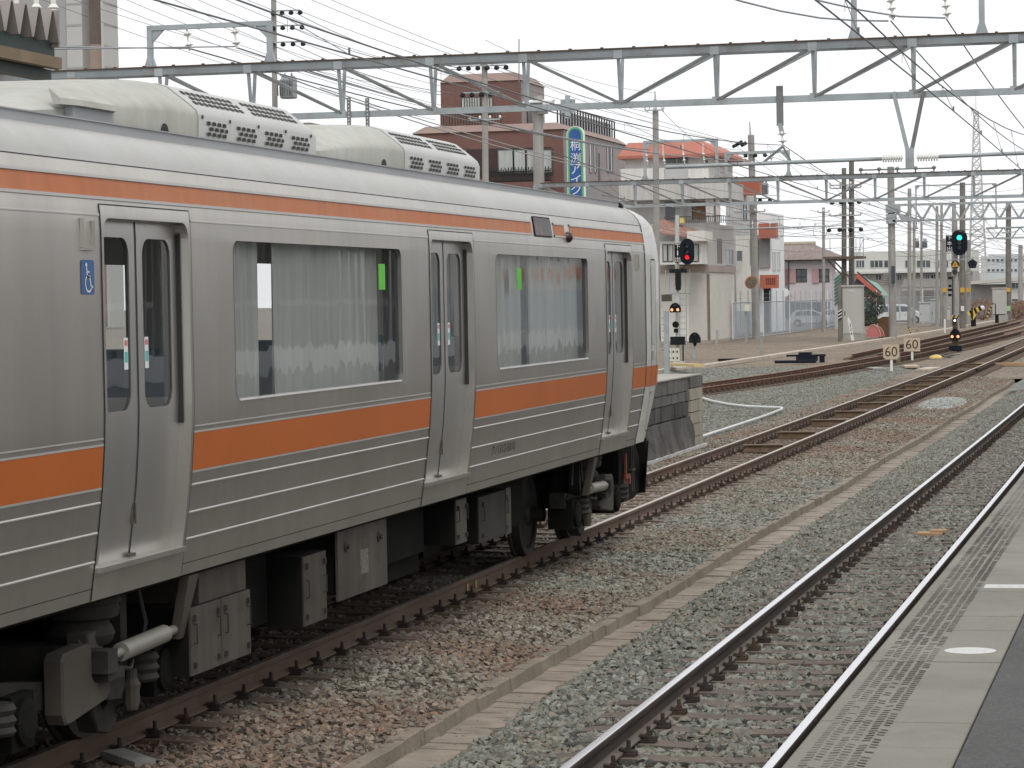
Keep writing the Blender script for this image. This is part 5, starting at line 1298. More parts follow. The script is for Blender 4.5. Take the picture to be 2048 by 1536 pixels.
wires('thin far wire in the tangle above the sidings', 'far wire tangle',
      [wire_pts(at(a, b_, 150), at(c, d, 232), 0.6) for a, b_, c, d in ((1430, 330, 1900, 455), (1440, 345, 2048, 470), (1350, 410, 1700, 470), (1340, 432, 1760, 440), (1390, 450, 1780, 462), (1500, 300, 2048, 420), (1580, 372, 2048, 505), (1620, 420, 1990, 470), (1320, 455, 1690, 500), (1330, 480, 1700, 440))]
      + [wire_pts(at(a, b_, 178), at(c, d, 260), 0.8) for a, b_, c, d in ((1700, 390, 2048, 480), (1705, 405, 2060, 520), (1790, 380, 2048, 410), (1800, 420, 2048, 500), (1690, 425, 1900, 500), (1690, 470, 1860, 440), (1705, 460, 2010, 545), (1790, 350, 2060, 372))]
      + [wire_pts(at(a, b_, 240), at(c, d, 400), 1.0) for a, b_, c, d in ((1820, 400, 2048, 500), (1875, 420, 2060, 470), (1830, 470, 2048, 530), (1880, 440, 2048, 455), (1925, 400, 2060, 420), (1930, 430, 2048, 515), (1800, 495, 2000, 525), (1720, 500, 1900, 470))], 0.014)
wires('horizontal span wire between the poles over the sidings', 'span wires',
      [wire_pts(at(a, b_, 176), at(c, d, 176), s_) for a, b_, c, d, s_ in ((1340, 435, 1690, 428, .3), (1345, 452, 1690, 447, .3), (1510, 455, 1700, 448, .2), (1500, 470, 1790, 452, .3), (1700, 440, 1785, 437, .1), (1700, 500, 1790, 478, .15), (1790, 455, 2060, 452, .2), (1790, 512, 1900, 506, .1))], 0.015)
t = thing('insulated_crossarm', 'thin steel crossarm with small insulators above the signal mast', 'crossarm', (at(1560, 455, 150).x, 150, 5))
a, c = at(1470, 458, 150), at(1650, 452, 150); b = MB(); b.tube(a, c, 0.035, n=8); b.build('pipe', STEEL, t)
for px_ in (1505, 1540, 1562, 1600, 1630): insulator(at(px_, 440, 150), at(px_, 456, 150), 1, 0.07).build('insulator', PORC, t)
b = MB()
for k, px_ in enumerate((1554, 1640)):
    c0 = at(px_, 462, 150); b.path([c0 + Vector((0.38 * math.cos(i * .5), 0, 0.45 * math.sin(i * .5))) for i in range(14)], 0.012, 5)
b.build('slack_loop', WIRE, t)

# ================================================================== POLES
def pole(label, px_, pyt, pyb, wpx, Y, arms=(), name='utility_pole', m=CONC, group='poles', base=None, lean=0.0):
    a, c = at(px_, pyt, Y), at(px_, pyb, Y); r = wpx * Y / F_PX / 2
    zb = -0.3 if base is None else base
    t = thing(name, label, 'pole', (c.x, Y, zb), group=group)
    b = MB(); b.tube((c.x + lean, Y, zb), (a.x, Y, a.z), r * 1.12, r * 0.92, n=14); b.build('shaft', m, t, smooth=40)
    for (x0, x1, yy, kind) in arms:
        p, q = at(x0, yy, Y - r - 0.06), at(x1, yy - (x1 - x0) * 0.03, Y - r - 0.06)
        ab = MB(); ab.bar(p, q, 0.08, 0.08); ao = ab.build('crossarm', STEEL, t)
        n = max(2, int((x1 - x0) / 18))
        for k in range(n + 1):
            u = p + (q - p) * (k / n)
            ib = MB()
            if kind == 'b': ib.lathe(u + Vector((0, 0, -0.25)), [(0.06, 0), (0.16, 0.06), (0.13, 0.2), (0.05, 0.26)], n=8)
            else: ib.lathe(u + Vector((0, 0, 0.04)), [(0.03, 0), (0.07, 0.05), (0.075, 0.12), (0.04, 0.18)], n=8)
            ib.build('insulator', BLACK if kind == 'b' else PORC, ao)
    return t
def transformer(t, px_, py_, Y, w=0.55, h=0.9):
    c = at(px_, py_, Y); b = MB(); b.lathe(c - Vector((0, 0, h / 2)), [(w * .42, 0), (w * .5, 0.05), (w * .5, h * .85), (w * .42, h * .9), (w * .4, h)], n=12); o = b.build('transformer', mat('transformer grey', (0.30, 0.33, 0.35), 0.6, 0.1, 0.1), t, smooth=40)
    b = MB()
    for k in range(7): b.box(c.x - w * .5 + k * w / 7, c.x - w * .5 + k * w / 7 + 0.025, Y - w * .58, Y - w * .4, c.z - h * .4, c.z + h * .3)
    for k in (-.2, .2): b.lathe((c.x + k * w, Y, c.z + h / 2), [(0.04, 0), (0.07, 0.06), (0.03, 0.2)], n=8)
    b.build('fins', STEELD, o)
    return o
pl = pole('concrete utility pole with a transformer behind the train roof', 547, -25, 300, 12, 150, ((546, 600, 22, 'b'), (546, 604, 52, 'b'), (546, 606, 85, 'b'), (548, 590, 130, 'w')), group='utility poles')
transformer(pl, 577, 175, 149.4, 1.0, 1.25)
pole('utility pole standing in front of the brown building', 969, 118, 420, 13, 150, ((918, 1012, 133, 'b'), (925, 1000, 186, 'b'), (940, 1000, 240, 'w')), group='utility poles')
t = pole('pale utility pole before the red roofed building', 1311, 222, 470, 13, 162, ((1290, 1327, 221, 'w'),), group='utility poles')
b = MB(); a, c = at(1310, 182, 162), at(1311, 224, 162); b.tube(c, a, 0.09, 0.03, n=8); b.tube(c + Vector((0.5, 0, 0)), a + Vector((0.05, 0, -0.5)), 0.025, n=5); b.tube(c - Vector((0.5, 0, 0)), a + Vector((-0.05, 0, -0.5)), 0.025, n=5); b.build('lightning_mast', STEEL, t)
t = pole('leaning concrete pole with transformers and black terminations', 1502, 270, 640, 14, 186, ((1452, 1530, 309, 'b'), (1478, 1530, 330, 'w'), (1470, 1528, 385, 'w'), (1480, 1540, 398, 'b'), (1470, 1530, 425, 'w')), group='utility poles', lean=0.35)
transformer(t, 1529, 377, 185, 0.55, 0.8); transformer(t, 1489, 372, 185, 0.45, 0.8)
b = MB(); a, c = at(1499, 243, 186), at(1501, 272, 186); b.tube(c, a, 0.07, 0.03, n=8); b.build('lightning_mast', STEEL, t)
b = MB()
for x0, y0_, x1, y1_ in ((1465, 294, 1485, 283), (1482, 292, 1493, 285)): b.tube(at(x0, y0_, 185.5), at(x1, y1_, 185.5), 0.11, 0.13, n=8)
b.build('cable_terminations', BLACK, t)
WOODP = mat('weathered dark pole', (0.20, 0.185, 0.165), 0.9, 0, 0.2, 1.5, streak=0.4, bump=0.3)
for k, (px_, pt_, wp, lb) in enumerate(((1688, 336, 10, 'left pole of the pair carrying the railed work platform'), (1703, 323, 11, 'right pole of the pair carrying the railed work platform'))):
    pole(lb, px_, pt_, 660, wp, 181 + k, ((1660, 1722, 371 + 6 * k, 'w'), (1664, 1718, 402, 'b'), (1660, 1722, 432, 'w'), (1658, 1722, 457, 'b')), m=WOODP, group='paired poles')
t = thing('work_platform', 'small railed work platform on braces up the paired poles', 'platform', (at(1690, 520, 180).x, 180, 4))
a, c = at(1648, 517, 180), at(1728, 514, 180)
b = MB(); b.box(a.x, c.x, 179.4, 181.2, a.z - 0.06, a.z + 0.1); b.build('deck', mat('brown deck', (0.13, 0.10, 0.075), 0.8, 0, 0.2), t)
for px_ in (1648, 1660, 1700, 1712, 1720, 1727):
    p, q = at(px_, 515, 179.5), at(px_, 477, 179.5); b = MB(); b.tube(p, q, 0.025, n=6); b.build('railing_post', STEEL, t)
b = MB(); b.tube(at(1648, 478, 179.5), at(1728, 474, 179.5), 0.028, n=6); b.tube(at(1648, 497, 179.5), at(1728, 494, 179.5), 0.022, n=6); b.tube(at(1712, 515, 179.5), at(1727, 478, 179.5), 0.022, n=6); b.build('rail', STEEL, t)
for x0, x1 in ((1652, 1690), (1664, 1700)):
    b = MB(); b.bar(at(x0, 517, 179.5), at(x1, 556, 180.6), 0.09, 0.07); b.build('brace', STEELD, t)
pole('thin grey pole left of the paired poles', 1647, 415, 640, 6, 215, ((1636, 1658, 425, 'w'),), group='thin far poles')
for k, (px_, pt_, wp, Y, lb) in enumerate(((1819, 377, 8, 232, 'tall thin pole between the zigzag gantry post and the green signal'), (1828, 440, 6, 250, 'thin pole just right of the tall thin pole'), (1843, 445, 5, 262, 'slim steel pole carrying two small transformers'), (1874, 412, 6, 236, 'left of two slim poles beside the green signal'), (1883, 405, 6, 240, 'right of two slim poles beside the green signal'), (1889, 478, 9, 238, 'short pole with a yellow tag left of the green signal'), (1908, 404, 9, 244, 'pale pole directly behind the green signal head'), (1925, 365, 12, 226, 'thick dark pole right of the green signal'), (1937, 480, 9, 240, 'grey pole with a yellow tag right of the green signal'), (2017, 405, 11, 279, 'dark pole beside the tall pale cabinet at right'), (2041, 490, 9, 300, 'pole at the far right edge'))):
    t = pole(lb, px_, pt_, 660, wp, Y, ((px_ - 14, px_ + 14, pt_ + 60, 'w'),) if k in (0, 9) else (), group='thin far poles', m=WOODP if k in (7, 9) else CONC)
    if k == 2: transformer(t, 1834, 488, 261, 0.45, 0.75); transformer(t, 1850, 488, 261, 0.45, 0.75)
    if k in (5, 7, 8, 9):
        a = at(px_, 580, Y - 0.4); b = MB(); b.box(a.x - 0.17, a.x + 0.17, Y - 0.42, Y - 0.38, a.z - 0.19, a.z + 0.19); b.build('yellow_tag', mat('yellow tag', (0.62, 0.36, 0.04), 0.6, 0, 0.2, 20), t)
    if k == 7:
        a = at(1925, 617, Y - 0.4); b = MB(); b.box(a.x - 0.13, a.x + 0.13, Y - 0.42, Y - 0.38, a.z - 0.2, a.z + 0.2); b.build('white_tag', WHITE, t)
    if k == 9:
        a = at(2017, 617, Y - 0.4); b = MB(); b.box(a.x - 0.2, a.x + 0.2, Y - 0.42, Y - 0.38, a.z - 0.25, a.z + 0.25); b.build('green_tag', mat('green tag', (0.35, 0.55, 0.30), 0.6), t)
# floodlight on the second gantry's post
t = thing('floodlight', 'white floodlight on top of the thick concrete pole', 'floodlight', (-27.6, G2, 11.7))
c = at(1080, 205, G2 - 0.3); 
b = MB(); b.prism([(c.x - 0.75, c.y - 0.3, c.z + 0.02), (c.x + 0.62, c.y - 0.3, c.z + 0.05), (c.x + 0.55, c.y - 0.3, c.z - 0.22), (c.x + 0.2, c.y - 0.3, c.z - 0.3), (c.x - 0.3, c.y - 0.3, c.z - 0.2), (c.x - 0.72, c.y - 0.3, c.z - 0.12)], [(c.x - 0.65, c.y + 0.4, c.z + 0.16), (c.x + 0.6, c.y + 0.4, c.z + 0.16), (c.x + 0.55, c.y + 0.4, c.z - 0.2), (c.x + 0.2, c.y + 0.4, c.z - 0.25), (c.x - 0.2, c.y + 0.4, c.z - 0.22), (c.x - 0.6, c.y + 0.4, c.z - 0.1)])
b.build('housing', WHITE, t)
b = MB(); b.box(c.x - 0.62, c.x + 0.18, c.y - 0.33, c.y - 0.303, c.z - 0.24, c.z - 0.02); b.build('reflector', mat('dark reflector', (0.12, 0.12, 0.13), 0.2, 0.6, 0.2), t)
b = MB(); b.box(c.x - 0.1, c.x + 0.3, c.y - 0.05, c.y + 0.3, c.z - 0.5, c.z - 0.2); b.build('bracket', STEEL, t)
b = MB(); a = at(1136, 210, G2); b.box(a.x - 0.33, a.x + 0.33, G2 - 0.05, G2 + 0.02, a.z - 0.35, a.z + 0.25); b.box(a.x - 0.1, a.x + 0.12, G2 - 0.16, G2 - 0.06, a.z - 0.6, a.z + 0.42); o = b.build('signal_back_plate', STEEL); tag(o, 'grey plate mounted behind the nearest gantry right of the floodlight', 'plate')
# lattice radio tower
t = thing('lattice_tower', 'tall pale lattice radio tower in the distance at right', 'tower', (at(1957, 600, 420).x, 420, 0))
A0 = at(1956, 590, 420); TOP = at(1952, 222, 420); TW = mat('pale lattice steel', (0.50, 0.50, 0.50), 0.6)
for sx in (-1, 1):
    for sy in (-1, 1):
        b = MB(); b.bar((A0.x + sx * 1.5, 420 + sy * 1.5, -0.3), (TOP.x + sx * 0.3, 420 + sy * 0.3, TOP.z), 0.16); b.build('leg', TW, t)
b = MB(); n = 26
for k in range(n):
    u0, u1 = k / n, (k + 1) / n
    for sy in (-1, 1):
        w0, w1 = 1.5 + (0.3 - 1.5) * u0, 1.5 + (0.3 - 1.5) * u1; z0_, z1_ = -0.3 + (TOP.z + .3) * u0, -0.3 + (TOP.z + .3) * u1; x0_, x1_ = A0.x + (TOP.x - A0.x) * u0, A0.x + (TOP.x - A0.x) * u1
        b.bar((x0_ - w0, 420 + sy * w0, z0_), (x1_ + w1, 420 + sy * w1, z1_), 0.1); b.bar((x0_ + w0, 420 + sy * w0, z0_), (x1_ - w1, 420 + sy * w1, z1_), 0.1); b.bar((x0_ - w0, 420 + sy * w0, z0_), (x0_ + w0, 420 + sy * w0, z0_), 0.1)
b.build('lacing', TW, t, kind='stuff')
b = MB(); b.tube(TOP, TOP + Vector((0, 0, 2.6)), 0.08, 0.03, n=6); b.build('antenna', TW, t)
# ================================================================== BUILDINGS BEYOND THE YARD
def atX(px, py, X):
    c = Vector((px - CX, -(py - CY), F_PX)); d = Vector((_N.dot(c), _T.dot(c), _U.dot(c)))
    return EYE + d * (X / d.x)
PANE = mat('far window glass', (0.10, 0.115, 0.125), 0.12, 0, 0.35, 0.9)
PANEC = mat('curtained window', (0.40, 0.42, 0.40), 0.3, 0, 0.2, 1.6, stretch=(3, 3, 0.3))
FRW = mat('aluminium frame', (0.50, 0.51, 0.51), 0.5, 0.2, 0.05); FRB = mat('bronze frame', (0.07, 0.06, 0.055), 0.5, 0.1, 0.1)
def win(bld, p, q, Y, cols=2, pane=PANE, frame=FRW, f=0.06, proud=0.05, mid=False):
    """window facing the camera (-Y): opposite corners p, q as world points on the wall plane Y"""
    x0, x1 = sorted((p.x, q.x)); z0, z1 = sorted((p.z, q.z)); b = MB(); ya, yb = Y - proud, Y + 0.01
    b.box(x0, x1, ya, yb, z0 - f, z0); b.box(x0, x1, ya, yb, z1, z1 + f); b.box(x0 - f, x0, ya, yb, z0 - f, z1 + f); b.box(x1, x1 + f, ya, yb, z0 - f, z1 + f)
    for k in range(1, cols): x = x0 + (x1 - x0) * k / cols; b.box(x - f / 2, x + f / 2, ya + 0.008, yb, z0, z1)
    if mid: b.box(x0, x1, ya - 0.03, ya - 0.005, z0 + (z1 - z0) * .38, z0 + (z1 - z0) * .38 + f)
    o = b.build('window', frame, bld)
    b = MB(); b.box(x0, x1, Y - 0.018, Y - 0.006, z0, z1); b.build('pane', pane, o)
    return o
def winX(bld, p, q, X, cols=1, pane=PANE, frame=FRW, f=0.06, proud=0.05):
    y0, y1 = sorted((p.y, q.y)); z0, z1 = sorted((p.z, q.z)); b = MB(); xa, xb = X - 0.01, X + proud
    b.box(xa, xb, y0, y1, z0 - f, z0); b.box(xa, xb, y0, y1, z1, z1 + f); b.box(xa, xb, y0 - f, y0, z0 - f, z1 + f); b.box(xa, xb, y1, y1 + f, z0 - f, z1 + f)
    for k in range(1, cols): y = y0 + (y1 - y0) * k / cols; b.box(xa, xb - 0.008, y - f / 2, y + f / 2, z0, z1)
    o = b.build('window', frame, bld)
    b = MB(); b.box(X + 0.006, X + 0.018, y0, y1, z0, z1); b.build('pane', pane, o)
    return o
def slab(bld, name, m, x0, x1, y0, y1, z0, z1, smooth=False):
    b = MB(); b.box(min(x0, x1), max(x0, x1), min(y0, y1), max(y0, y1), min(z0, z1), max(z0, z1)); return b.build(name, m, bld)

# --- brown tiled building with the blue sign
def brickm(name, c, c2, s=5.0):
    m = bpy.data.materials.new(name); m.use_nodes = True; t = m.node_tree; N = t.nodes; L = t.links; b = N['Principled BSDF']; b.inputs['Roughness'].default_value = 0.75
    g = N.new('ShaderNodeNewGeometry'); sp = N.new('ShaderNodeSeparateXYZ'); L.new(g.outputs['Position'], sp.inputs[0])
    ad = N.new('ShaderNodeMath'); ad.operation = 'ADD'; L.new(sp.outputs[0], ad.inputs[0]); L.new(sp.outputs[1], ad.inputs[1])
    cb = N.new('ShaderNodeCombineXYZ'); L.new(ad.outputs[0], cb.inputs[0]); L.new(sp.outputs[2], cb.inputs[1])
    br = N.new('ShaderNodeTexBrick'); br.inputs['Scale'].default_value = s; br.inputs['Color1'].default_value = (*c, 1); br.inputs['Color2'].default_value = (*c2, 1); br.inputs['Mortar'].default_value = (*[x * .75 for x in c], 1); br.inputs['Mortar Size'].default_value = 0.012
    L.new(cb.outputs[0], br.inputs['Vector']); L.new(br.outputs[0], b.inputs['Base Color']); return m
BRB = brickm('brown brick tile', (0.155, 0.078, 0.062), (0.185, 0.096, 0.078), 4)
BRS = mat('brown mansard', (0.27, 0.19, 0.165), 0.6, 0, 0.08, 0.6); BRG = mat('greyish side render', (0.30, 0.265, 0.26), 0.8, 0, 0.06, 0.7, streak=0.1)
YB = 195.0
bb = thing('brown_building', 'brown tiled building with a set back top floor and a blue vertical sign', 'building', (-48, YB, 0))
XL, XRt = at(826, 262, YB).x, at(1124, 250, YB).x; ZT = at(1124, 258, YB).z; YE = YB + 24
slab(bb, 'front_wall', BRB, XL, XRt - 0.02, YB, YB + 0.4, -0.3, ZT)
slab(bb, 'core', BRG, XL + 0.05, XRt, YB + 0.41, YE, -0.3, ZT - 0.02)
b = MB(); z1 = at(1100, 244, YB).z
b.prism([(XL - 0.1, YB - 0.15, ZT), (XRt + 0.15, YB - 0.15, ZT), (XRt + 0.15, YE, ZT), (XL - 0.1, YE, ZT)], [(XL + 0.75, YB + 0.7, z1), (XRt - 0.6, YB + 0.7, z1), (XRt - 0.6, YE - 0.6, z1), (XL + 0.75, YE - 0.6, z1)]); b.build('mansard', BRS, bb)
# top floor
X0, X1 = at(881, 180, YB + 3).x, at(1040, 170, YB + 3).x; z0_, z1_, z2_ = z1 - 0.1, at(960, 163, YB + 3).z, at(960, 146, YB + 3).z
pent = slab(bb, 'top_floor_wall', BRB, X0, X1, YB + 3, YB + 3.4, z0_, z1_); slab(bb, 'top_floor_core', BRG, X0 + .05, X1, YB + 3.41, YB + 11, z0_, z1_ - 0.02)
b = MB(); b.prism([(X0 - .05, YB + 2.9, z1_), (X1 + .1, YB + 2.9, z1_), (X1 + .1, YB + 11, z1_), (X0 - .05, YB + 11, z1_)], [(X0 + .6, YB + 3.5, z2_), (X1 - .5, YB + 3.5, z2_), (X1 - .5, YB + 10.4, z2_), (X0 + .6, YB + 10.4, z2_)]); b.build('top_mansard', BRS, bb)
win(bb, at(924, 196, YB + 3), at(960, 226, YB + 3), YB + 3, 7, PANEC, FRB); win(bb, at(964, 196, YB + 3), at(985, 226, YB + 3), YB + 3, 4, PANEC, FRB)
slab(bb, 'top_floor_door', FRB, at(1041, 200, YB + 3).x + 0.05, X1 + 0.06, YB + 5, YB + 7, z0_, z0_ + 1.9)
# recessed window band with railing
za, zb = at(1000, 352, YB).z, at(1000, 297, YB).z
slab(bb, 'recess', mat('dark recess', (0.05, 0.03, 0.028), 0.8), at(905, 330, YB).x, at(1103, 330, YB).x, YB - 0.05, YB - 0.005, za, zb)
for x0, x1 in ((905, 932), (998, 1026), (1029, 1050), (1055, 1068), (1086, 1103)): win(bb, at(x0, 345, YB), at(x1, 300, YB), YB - 0.06, 1, PANEC, FRB, 0.1)
RAILB = mat('black railing', (0.02, 0.02, 0.02), 0.6)
b = MB(); xa, xb = at(970, 350, YB).x, at(1104, 350, YB).x; zr = at(1000, 343, YB).z; n = 40
for k in range(n + 1): x = xa + (xb - xa) * k / n; b.box(x - .03, x + .03, YB - 0.5, YB - 0.44, za - .5, zr + (0.25 if k % 2 else 0.1))
b.box(xa, xb, YB - .5, YB - .44, zr - .1, zr - .03); b.box(xa, xb, YB - .5, YB - .44, za - .5, za - .4); b.build('railing', RAILB, bb)
slab(bb, 'balcony', BRB, xa, xb, YB - 0.6, YB - 0.01, za - 1.2, za - 0.5)
for px_ in (1178, 1187, 1203, 1213, 1220):
    p, q = atX(px_, 285 + (px_ - 1178) * .2, XRt), atX(px_ + 5, 345, XRt)
    if px_ == 1203: p, q = atX(1196, 308, XRt), atX(1199, 360, XRt)
    winX(bb, p, q, XRt, 1, PANE if px_ != 1178 else PANEC, FRB, 0.05)
b = MB(); zz_ = z1
for k in range(22):
    y = YB + 1.5 + k * 1.0; b.box(XRt - 0.72, XRt - 0.62, y, y + 0.1, zz_, zz_ + 1.35)
b.box(XRt - .7, XRt - .64, YB + 1.5, YB + 22.6, zz_ + 1.3, zz_ + 1.37); b.build('roof_railing', RAILB, bb)
slab(bb, 'roof_screen', mat('roof screen', (0.42, 0.43, 0.44), 0.7), XRt - 0.95, XRt - 0.85, YB + 4, YB + 22, zz_, zz_ + 1.1)
b = MB(); x_a, x_b = at(880, 240, YB + 1).x, at(1000, 240, YB + 1).x
for k in range(22): x = x_a + (x_b - x_a) * k / 21; b.box(x - .03, x + .03, YB + 1.2, YB + 1.26, zz_, zz_ + 0.95)
b.box(x_a, x_b, YB + 1.2, YB + 1.26, zz_ + 0.9, zz_ + 0.97); b.build('roof_railing', RAILB, bb)
b = MB(); p = at(1038, 165, YB + 2); b.tube(p, at(1038, 78, YB + 2), 0.04, n=6); b.build('antenna_mast', STEELD, bb)
# vertical sign
YS = YB - 1.2
sg = thing('vertical_sign', 'tall blue sign with green border and white lettering on the brown building', 'sign', (at(1150, 400, YS).x, YS, 8))
xa, xb = at(1134, 320, YS).x, at(1168, 320, YS).x; zt_, zb_ = at(1150, 252, YS).z, at(1150, 440, YS).z; r = (xb - xa) / 2
def cap(i, y):
    c = ((xa + xb) / 2, zt_ - r); rr = r - i
    return [(xa + i, y, zb_ + i), (xb - i, y, zb_ + i)] + [(c[0] + rr * math.cos(R(t)), y, c[1] + rr * math.sin(R(t))) for t in range(0, 181, 12)]
b = MB(); b.prism(cap(0, YS + 0.5), cap(0, YS)); b.build('board', mat('sign white', (0.70, 0.71, 0.70), 0.4), sg)
b = MB(); b.prism(cap(0.06, YS), cap(0.06, YS - 0.02)); b.build('border', mat('sign green', (0.10, 0.42, 0.13), 0.4), sg)
b = MB(); b.prism(cap(0.2, YS - 0.02), cap(0.2, YS - 0.04)); b.build('face', mat('sign face blue', (0.025, 0.09, 0.30), 0.4), sg)
for ch, (ya, yb_) in zip('桐渕アイク', ((279, 301), (306, 326), (328, 348), (350, 367), (369, 389))):
    vs, fs = lettering(ch, xa + 0.27, xb - 0.25, at(1150, yb_, YS).z, at(1150, ya, YS).z, lambda u, v: (u, YS - 0.046, v)); b = MB(); b.add(vs, fs); b.build('letter', WHITE, sg, fix=False)

# --- building with the red roof, grey storeys and cream garage at its foot
YR = 171.0; XRr = at(1417, 600, YR).x
WALLR = mat('pale grey render', (0.54, 0.525, 0.51), 0.85, 0, 0.06, 0.6, streak=0.18); WALLW = mat('white render', (0.70, 0.695, 0.67), 0.85, 0, 0.05, 0.6, streak=0.15)
REDR = mat('red sheet roof', (0.43, 0.155, 0.11), 0.6, 0, 0.1, 0.5, streak=0.12); CREAM = mat('cream panel', (0.68, 0.655, 0.60), 0.7, 0, 0.05, 0.8, streak=0.08); PINKB = mat('pinkish band', (0.36, 0.295, 0.275), 0.8, 0, 0.08, 0.8)
rb = thing('red_roof_building', 'grey and white apartment building with a red mansard roof', 'building', (-31, YR, 0))
XLr = at(1241, 350, YR).x; zg = at(1417, 544, YR).z; zp = at(1417, 530, YR).z
D = 10.5
slab(rb, 'ground_floor', CREAM, XLr - 3, XRr, YR, YR + D, -0.3, zg)
slab(rb, 'belt', PINKB, XLr - 3, XRr + 0.12, YR - 0.15, YR + D, zg + 0.002, zp)
slab(rb, 'wall', WALLR, XLr, XRr, YR + 0.1, YR + D, zp + 0.002, at(1400, 446, YR).z)
z4, z5 = at(1400, 446, YR).z + 0.002, at(1400, 398, YR).z
slab(rb, 'recessed_floor', WALLR, XLr, XRr - 0.9, YR + 1.2, YR + D, z4, z5)
z6, z7 = z5 + 0.002, at(1430, 364, YR).z
slab(rb, 'balcony_band', mat('band render', (0.54, 0.525, 0.51), 0.85, 0, 0.05, 0.5, streak=0.2), XLr, at(1455, 380, YR - 0.6).x, YR - 0.6, YR + D, z6, z7)
z8, z9 = z7 + 0.002, at(1400, 309, YR + 1.5).z
xw = at(1421, 340, YR + 1.5).x
slab(rb, 'upper_wall', WALLW, XLr, xw, YR + 1.5, YR + D, z8, z9)
b = MB(); zt2 = at(1400, 281, YR + 1.5).z; xo = at(1446, 310, YR).x; ro = [(XLr - .3, YR + 0.6, z9), (xo, YR + 0.6, z9), (xo, YR + D + .3, z9), (XLr - .3, YR + D + .3, z9)]; rt_ = [(XLr + .2, YR + 1.7, zt2), (xw - 0.6, YR + 1.7, zt2), (xw - 0.6, YR + D - 1, zt2), (XLr + .2, YR + D - 1, zt2)]
b.prism(ro, rt_); b.build('red_roof', REDR, rb)
slab(rb, 'eaves', REDR, XLr - .3, xo + .02, YR + 0.58, YR + D + .3, z9 - 0.18, z9 - 0.002)
win(rb, at(1332, 327, YR + 1.5), at(1376, 311, YR + 1.5), YR + 1.5, 2); win(rb, at(1409, 326, YR + 1.5), at(1416, 320, YR + 1.5), YR + 1.5, 1)
b = MB(); xa, xb = at(1334, 350, YR).x, at(1376, 350, YR).x
for k in range(14): x = xa + (xb - xa) * k / 13; b.box(x - .05, x + .05, YR - .35, YR - .28, z7 + 0.01, at(1350, 337, YR).z)
b.box(XLr, at(1419, 350, YR).x, YR - .36, YR - .27, at(1350, 338, YR).z, at(1350, 336, YR).z); b.build('balcony_railing', FRW, rb)
slab(rb, 'balcony_wall', WALLW, XLr + .1, at(1330, 350, YR).x, YR - .4, YR - .3, z7 + 0.01, at(1300, 337, YR).z); slab(rb, 'balcony_wall', WALLW, at(1378, 350, YR).x, at(1419, 350, YR).x, YR - .4, YR - .3, z7 + 0.01, at(1400, 338, YR).z)
for x0, x1, m_ in ((1331, 1352, PANE), (1353, 1384, PANEC), (1386, 1413, mat('brown shutter', (0.23, 0.135, 0.075), 0.8, 0, 0.15, 1.0))): win(rb, at(x0, 440, YR + 1.2), at(x1, 402, YR + 1.2), YR + 1.2, 1, m_, FRW, 0.05)
for px_ in (1417, 1425, 1437): slab(rb, 'column', WALLR, at(px_, 420, YR).x - 0.12, at(px_, 420, YR).x + 0.12, YR - 0.3, YR, z4, z5)
b = MB(); xa, xb = at(1330, 440, YR).x, at(1452, 440, YR).x; zr = at(1400, 434, YR).z
for k in range(34): x = xa + (xb - xa) * k / 33; b.box(x - .02, x + .02, YR - .3, YR - .26, z4, zr)
b.box(xa, xb, YR - .3, YR - .25, zr, zr + .06); b.build('balcony_railing', FRB, rb)
slab(rb, 'planter', mat('yellow crate', (0.62, 0.52, 0.14), 0.7), at(1362, 440, YR - .3).x, at(1370, 440, YR - .3).x, YR - .8, YR - .4, z4, z4 + .35)
# side facing the tracks
winX(rb, atX(1452, 528, XRr), atX(1465, 500, XRr), XRr, 2); 
slab(rb, 'slot', mat('slot shade', (0.22, 0.20, 0.19), 0.9), XRr + 0.002, XRr + 0.012, atX(1434, 500, XRr).y, atX(1444, 500, XRr).y, atX(1434, 527, XRr).z, atX(1434, 477, XRr).z)
# low red tiled lean-to and white balcony on its left
slab(rb, 'side_annex', WALLW, at(1310, 500, YR - 3).x, at(1400, 500, YR - 3).x, YR - 2.6, YR - 0.2, zp + .05, at(1350, 482, YR - 3).z)
b = MB(); xa, xb = at(1300, 470, YR - 3).x, at(1384, 470, YR - 3).x; za, zb = at(1350, 470, YR - 3).z, at(1350, 443, YR - 1).z
b.prism([(xa, YR - 3.2, za + .3), (xb, YR - 3.2, za - .1), (xb, YR - 3.2, za - .2), (xa, YR - 3.2, za + .2)], [(xa, YR - .3, zb + .3), (xb, YR - .3, zb - .6), (xb, YR - .3, zb - .7), (xa, YR - .3, zb + .2)]); b.build('tile_roof', mat('worn red tile', (0.30, 0.17, 0.14), 0.8, 0, 0.3, 3), rb)
slab(rb, 'cream_awning', CREAM, at(1376, 470, YR - 3).x, at(1411, 470, YR - 3).x, YR - 3.4, YR - 0.3, at(1390, 483, YR - 3).z, at(1390, 462, YR - 3).z)
for x0, x1 in ((1327, 1334), (1337, 1345), (1386, 1396)): win(rb, at(x0, 522, YR - 2.6), at(x1, 490, YR - 2.6), YR - 2.6, 1, PANEC, FRB, 0.05)
